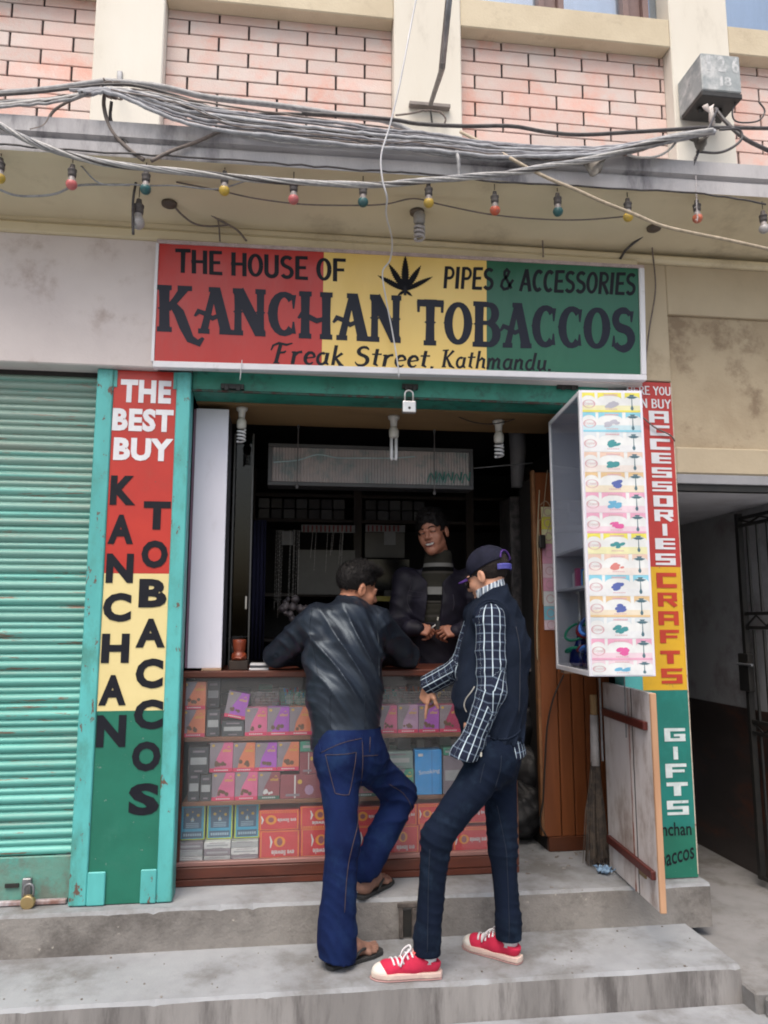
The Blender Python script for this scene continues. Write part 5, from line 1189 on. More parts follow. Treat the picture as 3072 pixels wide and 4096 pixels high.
# back shelving
BS = thing('back_shelves', 'dark shelving with glass and wrapped packs along the back wall of the shop', 'shelving', (.5, 1.9, SILL))
Yw = 1.75
def bxw(x0, x1, y0, y1): return px_rect(x0, x1, y0, y1, Yw)
WF = lambda x, y: (700+x/1.0369, 1500+y/1.0369)
sh = []
for (y_) in (1985, 2085, 2380, 2560):
    z = Z_(1400, y_, Yw); MB().box(-.45, 1.75, Yw, Yw+.5, z-.012, z+.012).build('shelf', DARKW, BS, bevel=.002)
    sh.append(z)
for x_ in (1000, 1430, 1880, 2120):
    x = X_(x_, 2200, Yw); MB().box(x-.03, x+.03, Yw-.01, Yw+.012, SILL, 2.6).build('post', DARKW, BS, bevel=.002)
MB().box(-.45, 1.75, Yw+.49, Yw+.5, SILL, 2.6).build('back_board', DARK, BS)
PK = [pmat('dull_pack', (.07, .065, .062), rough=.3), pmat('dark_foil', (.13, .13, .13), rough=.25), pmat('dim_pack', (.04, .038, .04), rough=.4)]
rn = random.Random(11); z0s = Z_(1400, 2085, Yw)+.013
i = 0
for (xs_, xe_) in ((1030, 1400), (1460, 1700)):
    xx = X_(xs_, 2040, Yw); xe = X_(xe_, 2040, Yw)
    while xx < xe-.06:
        w_ = .088; 
        for lv in range(2):
            o = MB().box(xx+.004, xx+w_-.004, Yw+.02, Yw+.10, z0s+.075*lv, z0s+.075*lv+.070).build('wrapped_pack', PK[i % 3], BS, bevel=.004)
            i += 1
        xx += w_
# small wall mirror / screen and poster
pr_ = thing('wall_poster', 'red and white striped strip and pale posters dimly seen on the back shelves', 'poster', tuple(at(1560, 2130, Yw-.02)))
def pq(name, m_, x0, x1, y0, y1, dy=.0):
    a, b, c, d = px_rect(x0, x1, y0, y1, Yw-.03); return MB().box(a, b, Yw-.034-dy, Yw-.03-dy, c, d).build(name, m_, pr_)
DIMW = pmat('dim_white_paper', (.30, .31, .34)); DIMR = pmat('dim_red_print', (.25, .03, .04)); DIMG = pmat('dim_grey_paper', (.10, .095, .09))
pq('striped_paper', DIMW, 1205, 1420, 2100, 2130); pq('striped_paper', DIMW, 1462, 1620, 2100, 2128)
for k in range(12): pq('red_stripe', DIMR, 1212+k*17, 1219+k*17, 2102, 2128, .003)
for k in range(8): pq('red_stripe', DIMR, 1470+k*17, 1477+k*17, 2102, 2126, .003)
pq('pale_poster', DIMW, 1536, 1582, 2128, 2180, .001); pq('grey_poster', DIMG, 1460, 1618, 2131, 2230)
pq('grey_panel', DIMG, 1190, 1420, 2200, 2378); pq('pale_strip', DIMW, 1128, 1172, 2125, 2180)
mr = thing('monitor', 'black screen standing on the back shelf left of the seller', 'screen', tuple(at(1560, 2370, 1.5)))
a, b, c, d = px_rect(1470, 1640, 2235, 2360, 1.5); MB().box(a, b, 1.5, 1.53, c, d).build('screen_panel', mat('screen_black', (.006, .006, .007), rough=.15, bump=0), mr, bevel=.004)
MB().box((a+b)/2-.03, (a+b)/2+.03, 1.51, 1.53, c-.08, c-.001).build('stand', BLACK, mr)
a, b, c, d = px_rect(1500, 1570, 2385, 2405, 1.2); blk('yellow_tray', 'dull yellow box lid on the back shelf between the two heads', 'box', a, b, 1.2, 1.25, c, d, pmat('dull_yellow', (.20, .17, .03)))
# bead strings hanging left inside
bs_ = thing('bead_strings', 'strings of small beads and trinkets hanging left inside the shop', 'beads', tuple(at(1130, 2200, 1.1)))
mb = MB(); rn = random.Random(5)
BEADC = [mat('dim_beads', (.28, .26, .24), rough=.3, bump=0), mat('blue_beads', (.03, .06, .2), rough=.3, bump=0)]
for k in range(22):
    x_ = rn.uniform(1105, 1200) if k < 14 else rn.uniform(1200, 1420); p0 = at(x_, 2120, 1.1); p1 = at(x_-10, rn.uniform(2380, 2490) if k < 14 else rn.uniform(2200, 2300), 1.1)
    mb.tube([p0, p1], .0007, 3)
    for j in range(18):
        q_ = p0.lerp(p1, j/18.+rn.uniform(0, .03)); mb.lathe([(.0005, -.003), (.0028, 0), (.0005, .003)], q_, 'z', 5)
mb.build('bead_string', BEADC[0], bs_)
cl = MB()
for k in range(16):
    q_ = at(rn.uniform(1130, 1235), rn.uniform(2395, 2480), 1.05); r_ = rn.uniform(.012, .03)
    cl.lathe([(.001, -r_), (r_*.8, -r_*.5), (r_, 0), (r_*.7, r_*.6), (.001, r_)], q_, 'z', 7)
cl.build('trinkets', mat('dim_trinkets', (.20, .17, .17), (.08, .07, .08), ns=30, rough=.4), bs_, smooth=True)
a, b, c, d = px_rect(985, 1060, 2080, 2640, .95); cu_ = MB()
n = 16; vs = []
for i in range(n+1): 
    x = a+(b-a)*i/n; y = .95+.012*math.sin(i*1.9); vs += [(x, y, c), (x, y, d)]
cu_.add(vs, [(2*i, 2*i+2, 2*i+3, 2*i+1) for i in range(n)])
o = cu_.build('navy_cloth', mat('navy_cloth', (.008, .008, .035), ns=5, rough=.9), smooth=True); tag(o, 'dark navy cloth hanging inside behind the glass door', 'cloth')
sm_ = o.modifiers.new('s', 'SOLIDIFY'); sm_.thickness = .003
# seller's side: low inner shelf behind the counter
blk('inner_ledge', 'dull grey ledge behind the counter in front of the seller', 'ledge', X_(1650, 2650, .72), X_(2140, 2650, .72), CY+.53, .80, CT-.05, CT-.005, mat('dull_ledge', (.17, .16, .155), ns=4, rough=.6))
blk('shelf_clutter', 'dark stacked goods at the right end behind the counter', 'goods', X_(2040, 2400, 1.0), X_(2140, 2400, 1.0), .95, 1.2, SILL, Z_(2100, 1990, 1.0), mat('dark_goods', (.03, .028, .03), (.09, .08, .08), ns=22, rough=.4), bev=.01)
# ================================================================ overhead: bulbs, cables, box, pole
SOCK = mat('dark_socket', (.07, .06, .06), (.12, .11, .105), ns=20, rough=.6, bump=.2)
def bulbmat(n, c): return mat(n, c, tuple(v*.85 for v in c), ns=30, rough=.38, bump=0, dirt=tuple(v*.55+.06 for v in c), dt=.55, ds=40)
BPK, BTL, BYL, BRD, BOR, BCL = bulbmat('pink_bulb', (.62, .16, .16)), bulbmat('teal_bulb', (.025, .12, .125)), bulbmat('yellow_bulb', (.62, .42, .06)), bulbmat('red_bulb', (.60, .12, .06)), bulbmat('orange_bulb', (.62, .17, .09)), bulbmat('clear_bulb', (.46, .44, .44))
BNK = bulbmat('bare_glass_neck', (.30, .265, .26))
BY = -.47
def bulb(label, x, y, m_, Y=BY, s=1.0, drop=.04, lean=0, neck=True):
    c = Vector(at(x, y, Y)); r = .0235*s
    t = thing('light_bulb', label, 'light bulb', tuple(c), 'coloured bulbs strung under the canopy')
    c = Vector(t.location)
    hh = .0
    pr = [(.001, -r)]+[(r*math.sin(R(a)), -r*math.cos(R(a))) for a in (20, 40, 60, 80, 100, 118)]
    MB().lathe(pr, c, 'z', 16, cap=False).build('painted_glass', m_, t, smooth=True)
    MB().lathe([(r*.885, r*.47), (r*.70, r*.80), (r*.58, r*1.2), (r*.55, r*1.5)], c, 'z', 16, cap=False).build('glass_neck', BNK if neck else m_, t, smooth=True)
    MB().lathe([(r*.5, r*1.45), (r*.70, r*1.5), (r*.76, r*1.9), (r*.72, r*2.5), (r*.82, r*2.6), (r*.80, r*2.85), (r*.5, r*3.1), (r*.4, r*3.8), (.001, r*3.9)], c, 'z', 14).build('socket', SOCK, t, smooth=True)
    top = c+Vector((0, 0, r*4.2))
    MB().tube([top, top+Vector((lean, 0, drop*.5)), top+Vector((lean*1.6, 0, drop))], .0022, 5).build('drop_wire', BLACK, t)
    if lean: t.rotation_euler.y = lean*3
    return t
for lab_, x, y, m_ in (('half visible yellow bulb at the left edge under the canopy', -2, 712, BYL), ('pink bulb furthest left under the grey bundle of cables', 286, 738, BPK), ('teal bulb above the large clear bulb', 582, 757, BTL),
    ('yellow bulb third from the left on the string', 897, 762, BYL), ('pink bulb above the word HOUSE of the sign', 1174, 797, BPK), ('teal bulb between the pink bulb and the white thin wire', 1452, 808, BTL),
    ('yellow bulb beside the grey spiral lamp in the middle', 1715, 811, BYL), ('red bulb above the leaf emblem side, right of the spiral lamp', 1980, 841, BRD), ('teal bulb over the word PIPES of the sign', 2232, 846, BTL),
    ('yellow bulb over the green end of the sign', 2513, 867, BYL), ('orange bulb with a tinsel thread hanging below the junction box', 2790, 873, BOR)):
    bulb(lab_, x, y, m_)
bulb('clear greenish bulb at the right edge under the canopy', 3056, 915, BCL)
bulb('large clear dusty bulb hanging lower on the left', 552, 892, BCL, Y=-.30, s=1.25, neck=False, drop=.10)
t = cfl('dusty grey spiral lamp in the middle under the canopy', X_(1677, 850, -.25), -.25, Z_(1677, 795, -.25), s=1.35, hold=SOCK, base=GRYH, tm=mat('dusty_tube', (.42, .40, .41), rough=.4, bump=0), group='lamps on the canopy soffit')
def rose(label, x, y, Y):
    z = 3.489+(3.445-3.489)*(Y+.46)/.46+sag(X_(x, y, Y)); p = at(x, y, Y)
    o = MB().lathe([(.001, -.022), (.02, -.02), (.034, -.012), (.036, 0), (.001, 0)], (p.x, p.y, z-.001), 'z', 16).build('ceiling_rose', mat('brown_rose', (.13, .10, .075), (.08, .06, .05), ns=20, rough=.6), smooth=True); tag(o, label, 'ceiling rose', 'lamp bases screwed to the soffit'); return z
rose('brown lamp base on the soffit right of the large clear bulb', 680, 745, -.20); rose('brown lamp base on the soffit over the spiral lamp', 1668, 805, -.24); rose('brown lamp base on the soffit over the green end of the sign', 2612, 850, -.22)

CBL = [mat('grey_cable', (.34, .34, .35), (.24, .24, .25), ns=40, rough=.5, bump=0), mat('dark_cable', (.045, .04, .042), (.08, .075, .075), ns=30, rough=.5, bump=0), mat('pale_cable', (.50, .49, .48), (.38, .37, .36), ns=50, rough=.45, bump=0), mat('brown_cable', (.20, .16, .14), (.13, .11, .10), ns=30, rough=.6, bump=0), mat('tan_cable', (.48, .40, .30), (.36, .30, .22), ns=40, rough=.6, bump=0)]
CG = 'cables running along the canopy'
DUSTY = [mat('dusty_line', (.33, .335, .36), (.22, .22, .245), ns=25, rough=.7, bump=0), mat('dusty_line_dark', (.24, .24, .265), (.17, .165, .18), ns=25, rough=.7, bump=0), mat('dusty_line_pale', (.42, .43, .46), (.29, .295, .32), ns=25, rough=.7, bump=0)]
def cable(label, pts, r, m_, Y=-.56, cat='cable', n=6, seg=6, wob=0, group=CG, name='overhead_cable'):
    rn = random.Random(label); P = []; r = r*1.3
    for p in pts:
        P.append(Vector(at(p[0], p[1], p[2] if len(p) > 2 else Y)))
    sp = spline(P, n)
    if wob: sp = [q_+Vector((0, rn.uniform(-wob, wob), rn.uniform(-wob, wob))) for q_ in sp]
    o = MB().tube(sp, r, seg).build(name, m_, smooth=True); tag(o, label, cat, group); return o
Z1 = lambda *p: [(x/1.0773, y/1.0773)+tuple(r) for x, y, *r in p]
Z2 = lambda *p: [(1536+x/1.0801, y/1.0801)+tuple(r) for x, y, *r in p]
# twisted pale bundle hanging in front of the fascia: several strands wound round each other
path = Z1((-40, 520), (60, 575), (200, 635), (400, 690), (620, 725), (900, 755), (1150, 775), (1450, 790), (1650, 798))+Z2((160, 785), (350, 765), (550, 745), (700, 720), (900, 690), (1100, 630), (1250, 590), (1420, 565))
base = spline([Vector(at(p[0], p[1], -.60)) for p in path], 14)
bun = thing('cable_bundle', 'thick pale bundle of twisted cables sagging in front of the canopy', 'cables', tuple(base[len(base)//2]))
for k in range(7):
    ph = k*.9; pts = []
    for i, q_ in enumerate(base):
        a = i*.16+ph; rr = .0085+.003*math.sin(i*.05+k)
        pts.append(q_+Vector((0, rr*math.cos(a), rr*math.sin(a))))
    MB().tube(pts, .0042+.001*(k % 3), 6).build('strand', CBL[(0, 2, 0, 2, 1, 2, 0)[k]], bun, smooth=True)
# long runs along the top
cable('wide grey cable along the top edge of the canopy from the left pillar', Z1((-30, 405), (200, 385), (400, 358), (480, 352), (700, 375), (900, 420), (1200, 455), (1450, 492), (1659, 520))+Z2((200, 600), (500, 625), (900, 650), (1250, 590), (1430, 555)), .011, CBL[0], Y=-.30)
cable('dark cable crossing the left pillar foot to the fascia', Z1((-30, 410), (150, 398), (330, 378), (470, 365), (600, 372), (800, 425), (1000, 490), (1250, 490), (1659, 510)), .006, CBL[1], Y=-.34)
cable('dark thick cable sagging across the right brick panel', Z1((1300, 488), (1659, 512))+Z2((150, 535), (350, 545), (550, 545), (700, 570), (850, 582), (1050, 572), (1250, 560), (1400, 552), (1700, 555)), .0075, CBL[1], Y=-.36)
for i, (o, sg) in enumerate(((-12, 6), (8, 22), (26, 30), (44, 18), (62, 30))):
    rn = random.Random(i+40)
    pth = Z1((-30, 440+o*.4), (200, 425+o*.3), (400, 395+o*.2), (480, 378+o*.1), (640, 400+o*.4), (900, 455+o*.8), (1200, 500+o+sg*.3), (1659, 560+o+sg*.2))+Z2((250, 600+o+sg*.2), (550, 660+o*.6), (900, 655+o*.5), (1200, 610+o*.2), (1430, 570))
    cable(('upper', 'second', 'third', 'fourth', 'lowest')[i]+' of the thin cables fanning out of the knot on the left pillar', pth, .0035+.0015*(i % 3), CBL[(3, 0, 2, 1, 0)[i]], Y=-.40-.03*i, wob=.003)
for i in range(9):
    rn = random.Random(i+90); o = rn.uniform(-15, 62)
    pth = Z1((478, 385+o*.1), (760+rn.uniform(-60, 60), 450+o*.5), (1000, 525+o), (1300, 565+o+rn.uniform(-15, 15)), (1650, 600+o*.8))+Z2((200+rn.uniform(-60, 60), 600+o+rn.uniform(-8, 20)), (450, 640+o*.8+rn.uniform(-15, 25)), (700, 680+rn.uniform(-25, 25)), (950, 670+o*.3), (1200, 620+o*.1), (1430, 575))
    cable('loose thin cable in the tangle over the sign, %s' % ('dusty grey', 'dark', 'pale', 'brown', 'grey and wavy', 'pale and slack', 'dark and slack', 'greyish upper', 'brown lower')[i], pth, rn.uniform(.002, .0045), CBL[(0, 1, 2, 3, 0, 2, 1, 0, 3)[i]], Y=-.44-.015*i, wob=.004)
# the thick grey mass of old lines hugging the canopy edge
for i in range(9):
    rn = random.Random(i+300); o = -10+i*11+rn.uniform(-7, 7)
    pth = Z1((300+12*i, 392+o*.2), (480, 386+o*.2), (660, 425+o*.7), (850, 470+o), (1150, 510+o), (1450, 540+o+rn.uniform(-6, 6)), (1659, 570+o*.9))+Z2((200, 590+o*.8+rn.uniform(-6, 6)), (450, 622+o*.7), (700, 640+o*.5), (950, 640+o*.35), (1200, 605+o*.2), (1430, 566))
    cable('%s of the thick dusty lines hugging the canopy edge, %s' % (('top', 'second', 'third', 'fourth', 'middle', 'sixth', 'seventh', 'eighth', 'bottom')[i], ('pale', 'grey')[i % 2]), pth, (.0058, .0038, .0030, .0068, .0034)[i % 5], (DUSTY[0], DUSTY[1], CBL[3], DUSTY[2], CBL[1])[i % 5], Y=-.515-.006*i, wob=.003)
# droops
DR = [('brown pair drooping from the left knot down to the soffit lamps', Z1((455, 380), (448, 460), (480, 560), (550, 640), (620, 690)), .007, 3, -.5), ('dark cable beside the brown pair at the left knot', Z1((480, 440), (478, 520), (530, 600), (600, 680)), .006, 1, -.49),
      ('brown cable looping up from the soffit to the fascia', Z1((650, 695), (740, 650), (850, 610), (960, 560)), .006, 3, -.52), ('thin cable loop rising left of the pillar', Z1((130, 560), (190, 540), (230, 480), (290, 440), (380, 405), (440, 375)), .005, 3, -.5),
      ('dark wire loop from soffit lamp to the sign top, inner', Z1((725, 830, -.2), (760, 900, -.18), (830, 960, -.12), (900, 975, -.09), (980, 970, -.08)), .004, 3, -.2), ('dark wire from soffit lamp to the sign top, outer', Z1((750, 815, -.2), (850, 885, -.16), (940, 945, -.1), (1020, 990, -.08), (1062, 1038, -.08)), .004, 3, -.2),
      ('short wire hanging to the sign top at the left', Z1((940, 950), (945, 990), (948, 1040)), .003, 3, -.09), ('dark vertical wire beside the large clear bulb', Z1((590, 765), (575, 850), (572, 930), (574, 1010)), .005, 1, -.33),
      ('short wire stub over the green end of the sign', Z2((685, 1040), (687, 1075), (688, 1110)), .003, 3, -.08),
      ('black cable curving from the junction box to the sign end', Z2((1440, 470, -.3), (1400, 560, -.42), (1345, 690, -.5), (1310, 800, -.45), (1220, 930, -.3), (1130, 1010, -.15), (1050, 1075, -.06), (1020, 1120, -.04)), .005, 1, -.3),
      ('thick black cable leaving the junction box to the right', Z2((1430, 470, -.3), (1480, 530, -.34), (1560, 600, -.4), (1659, 650, -.4), (1720, 680, -.4)), .008, 1, -.4),
      ('dark loop under the junction box', Z2((1350, 655), (1440, 660), (1500, 640), (1545, 600), (1530, 560), (1450, 560)), .005, 1, -.42),
      ('thin black loop hanging in front of the right brick panel', Z2((1520, 440), (1505, 480), (1515, 520), (1560, 530), (1620, 520), (1645, 480), (1620, 440)), .0035, 1, -.2),
      ('long dark wire down the beige wall right of the sign', Z2((1160, 960, -.15), (1158, 1060, -.05))+[(2622, 1150, -.03), (2600, 1300, -.03), (2585, 1420, -.03), (2580, 1510, -.03)], .003, 3, -.05),
      ('dark wire lying across the top of the red letters on the right pillar', [(2570, 1668, -.02), (2620, 1710, -.02), (2680, 1740, -.02), (2700, 1765, -.02)], .003, 3, -.02),
      ('pale loop hanging from the bundle near the junction box', Z2((1290, 570), (1240, 640), (1180, 675), (1100, 680), (1050, 668)), .0045, 2, -.55)]
for l_, p_, r_, mi, Y in DR: cable(l_, p_, r_, CBL[mi], Y=Y, n=8)
cable('tan rope like cable running down to the right past the bulbs', Z2((330, 570, -.4), (450, 630, -.5), (540, 680, -.56), (620, 725, -.58), (720, 775, -.6), (830, 820, -.6), (940, 870, -.6), (1080, 925, -.6), (1200, 975, -.6), (1350, 1010, -.6), (1500, 1040, -.6), (1720, 1090, -.6)), .0062, CBL[4])
cable('dark bulb wire looping under the canopy, left part', Z1((-30, 690), (120, 680), (230, 690), (330, 700), (430, 790), (570, 795), (640, 800), (760, 800), (930, 815), (1060, 780), (1180, 750)), .0028, CBL[0], Y=-.42)
cable('dark bulb wire looping under the canopy, middle part', Z1((760, 785), (940, 820), (1100, 855), (1300, 880), (1500, 885), (1659, 880))+Z2((130, 858), (250, 885), (450, 925), (650, 945), (850, 950), (1050, 935)), .0028, CBL[3], Y=-.36)
cable('pale slack wire at the far left under the canopy', Z1((-30, 805), (60, 840), (150, 845), (240, 835), (330, 800), (470, 795), (560, 798)), .004, CBL[0], Y=-.36)
cable('dark supply wire stapled along the lower edge of the fascia', Z1((-30, 620), (300, 645), (600, 665), (930, 685), (1300, 712), (1600, 735))+Z2((150, 750), (500, 785), (900, 808), (1300, 830), (1500, 855), (1650, 885)), .0035, CBL[1], Y=-.512, wob=.003)
cable('thin white wire hanging in front of the sign down to the header', [(1668, -20, -.6), (1640, 120, -.6), (1600, 330, -.62), (1560, 500, -.62), (1525, 620, -.62), (1530, 720, -.62), (1548, 790, -.6), (1545, 860, -.5), (1568, 960, -.3), (1560, 1040, -.2), (1530, 1090, -.18), (1545, 1200, -.15), (1570, 1330, -.14), (1590, 1450, -.13), (1596, 1510, -.12)], .0030, mat('white_wire', (.62, .62, .64), rough=.4, bump=0), name='white_wire')
cable('very thin white wire at the left end under the sign', [(968, 1440, -.10), (964, 1480, -.1), (960, 1520, -.1)], .0016, mat('white_wire', (.62, .62, .64)), name='white_wire')
# knot and clamps
kn = MB(); rn = random.Random(3); p = Vector(at(452, 365, -.30))
for k in range(16):
    a = rn.uniform(0, 6.28); q_ = p+Vector((rn.uniform(-.02, .02), rn.uniform(-.02, .02), rn.uniform(-.035, .035)))
    kn.tube([q_+Vector((.022*math.cos(a+i*.7), .018*math.sin(a+i*.7), .004*i-.01)) for i in range(9)], .004, 5)
o = kn.build('cable_knot', CBL[3], smooth=True); tag(o, 'tangled knot of wires and rope on the left pillar', 'wire knot')
MB_ = MB(); p = at(478, 305, -.01); MB_.box(p.x-.012, p.x+.012, -.012, -.0005, p.z-.05, p.z+.03)
tag(MB_.build('metal_bracket', GREYM, bevel=.002), 'small grey metal bracket on the left pillar above the wire knot', 'bracket')
MB().tube([Vector((p.x, -.01, p.z-.04)), Vector(at(455, 350, -.30))], .006, 6).build('bracket_arm', GREYM, None)
tag(bpy.data.objects['bracket_arm'], 'thin metal arm from the left pillar to the wire knot', 'bracket')
for (x, y, l_) in ((290, 705, 'grey strap tied round the cables above the sign'),):
    q_ = at(1536+315/1.08, 700/1.08, -.56)
    o = MB().tube([q_+Vector((0, 0, .05)), q_+Vector((.005, -.01, 0)), q_+Vector((.008, 0, -.06))], [.010, .008, .008], 6).build('cable_tie', CBL[0]); tag(o, l_, 'strap')
# torn rags in the cables
def ragm(label, x, y, Y, w_, h_, m_, sd):
    rn = random.Random(sd); p = at(x, y, Y); n = 6; vs = []
    for i in range(n+1):
        for j in range(n+1):
            u, v = i/n-.5, j/n; f = 1-.55*v
            vs.append((p.x+u*w_*f+.004*math.sin(v*9+u*5)+(.02*v), p.y+.012*math.sin(u*9+v*4), p.z-v*h_*(1-.5*abs(u)*rn.uniform(.4, 1.4))))
    mb = MB(); mb.add(vs, [(i*(n+1)+j, i*(n+1)+j+1, (i+1)*(n+1)+j+1, (i+1)*(n+1)+j) for i in range(n) for j in range(n)])
    o = mb.build('torn_scrap', m_, smooth=True); s_ = o.modifiers.new('s', 'SOLIDIFY'); s_.thickness = .002; tag(o, label, 'scrap'); return o
GRY = mat('grey_rag', (.30, .28, .25), (.2, .18, .16), ns=20, rough=.9)
ragm('torn grey brown scrap caught in the bundle over the sign', 1536+890/1.08, 685/1.08, -.58, .14, .085, GRY, 1)
ragm('grey scrap tied to the cables below the junction box', 1536+1350/1.08, 590/1.08, -.5, .11, .075, GRY, 2)
ragm('white rag hanging from the junction box', 1536+1400/1.08, 455/1.08, -.33, .045, .13, mat('white_rag', (.62, .58, .56), (.5, .44, .42), ns=20, rough=.8), 3)
TIN = mat('silver_tinsel', (.7, .66, .66), (.45, .4, .4), ns=60, rough=.35, bump=0)
mb = MB(); rn = random.Random(8); pts = [Vector(at(x, y, -.5)) for x, y in ((2780, 625), (2784, 700), (2786, 800), (2790, 880))]; spn = spline(pts, 14)
mb.tube(spn, .0022, 5)
for q_ in spn:
    for k in range(2):
        mb.tube([q_, q_+Vector((rn.uniform(-.012, .012), rn.uniform(-.01, .01), rn.uniform(-.012, .006)))], [.002, .0008], 3)
tag(mb.build('tinsel_thread', TIN), 'silver tinsel thread hanging down to the orange bulb', 'tinsel')
# junction box with white numbers
JB = thing('junction_box', 'grey metal junction box with white painted numbers on the right pillar', 'junction box', tuple(at(2885, 290, -.16)))
c = [Vector(at(x, y, -.24)) for x, y in ((2804, 357), (2972, 372), (2954, 222), (2809, 212))]
fx0, fx1 = (c[0].x+c[3].x)/2, (c[1].x+c[2].x)/2; fz0, fz1 = (c[0].z+c[1].z)/2, (c[2].z+c[3].z)/2
JM = mat('box_grey_green', (.34, .37, .38), (.25, .28, .29), ns=7, rough=.5, bump=.2, dirt=(.55, .56, .56), dt=.56, ds=9, chip=(.12, .12, .12), ct=.66, cs=22)
MB().box(fx0, fx1, -.24, -.002, fz0, fz1).build('box_body', JM, JB, bevel=.006)
MB().box(fx0-.004, fx1+.004, -.236, -.03, fz0-.03, fz0-.0005).build('bottom_lip', mat('box_dark', (.03, .03, .03), ns=20, rough=.6), JB, bevel=.004)
for k in range(3):
    MB().lathe([(.014, 0), (.016, -.015), (.012, -.03), (.001, -.03)], (fx0+.04+.055*k, -.14, fz0-.03), 'z', 12).build('cable_gland', BLACK, JB)
mb = MB(); tot = fx1-fx0
for i, (ch, a, b) in enumerate((('1', .14, .24), ('2', .42, .62), ('6', .78, .97))):
    vs, fs = font_faces(ch, bold=.03); fit(mb, vs, fs, lambda u, v: (fx0+u*tot, -.2412, fz0+v*(fz1-fz0)), a, b, .52, .95)
for ch, a, b in (('1', .44, .52), ('8', .56, .74)):
    vs, fs = font_faces(ch, bold=.03); fit(mb, vs, fs, lambda u, v: (fx0+u*tot, -.2412, fz0+v*(fz1-fz0)), a, b, .14, .40)
mb.build('white_numbers', mat('worn_white_number', (.60, .61, .62), (.42, .44, .45), ns=40, rough=.6, bump=0, chip=(.34, .37, .38), ct=.61, cs=45), JB)
# conduit with a cross bar on the middle pillar
CD = thing('lamp_bracket', 'long grey metal arm with a short cross bar on the middle pillar', 'bracket', tuple(at(1720, 420, -.03)))
Y1 = -.35
MB().tube([at(1800, -30, -.62), at(1770, 250, -.35)], .011, 8).build('arm', GREYM, CD, smooth=True)
a = Vector(at(1764, 290, -.28)); b = Vector(at(1722, 418, -.06)); MB().tube([Vector(at(1798, -30, -.60)), Vector(at(1768, 270, -.32)), a, b], [.016, .016, .014, .011], 6).build('channel_arm', mat('dark_alu', (.16, .155, .15), (.24, .23, .22), ns=30, rough=.45, metal=.3), CD)
p0, p1 = Vector(at(1637, 416, -.02)), Vector(at(1800, 430, -.02)); MB().hexa([(p0.x, -.035, p0.z-.010), (p1.x, -.035, p1.z-.010), (p1.x, -.002, p1.z-.010), (p0.x, -.002, p0.z-.010), (p0.x, -.035, p0.z+.010), (p1.x, -.035, p1.z+.010), (p1.x, -.002, p1.z+.010), (p0.x, -.002, p0.z+.010)]).build('cross_bar', mat('brown_bar', (.24, .21, .19), ns=20, rough=.6), CD, bevel=.002)
MB().tube([at(1722, 440, -.03), at(1728, 490, -.03)], .005, 6).build('stub', BLACK, CD)
cable('twisted thin cord looping at the cross bar on the middle pillar', Z2((50, 498), (110, 492), (180, 478), (240, 485), (265, 510), (262, 535)), .004, CBL[3], Y=-.03, wob=.002)
# nails and a worn socket in the plinth
hs = thing('iron_socket', 'rusty iron socket frame set in the front of the plinth between the two men', 'iron fitting', tuple(at(1630, 3690, -.08)))
IR = mat('rusted_iron', (.06, .05, .045), (.12, .10, .09), ns=20, rough=.8, bump=.4)
def fpx(x0, x1, y0, y1, n_, m_=IR, ya=-.088, yb=-.066):
    a, b, c, d = px_rect(x0, x1, y0, y1, -.08); return MB().box(a, b, ya, yb, c, d).build(n_, m_, hs, bevel=.002)
fpx(1596, 1612, 3630, 3752, 'side_plate'); fpx(1648, 1664, 3630, 3752, 'side_plate'); fpx(1590, 1668, 3612, 3629, 'top_plate'); fpx(1613, 1647, 3640, 3750, 'socket_back', BLACK, -.079, -.070)
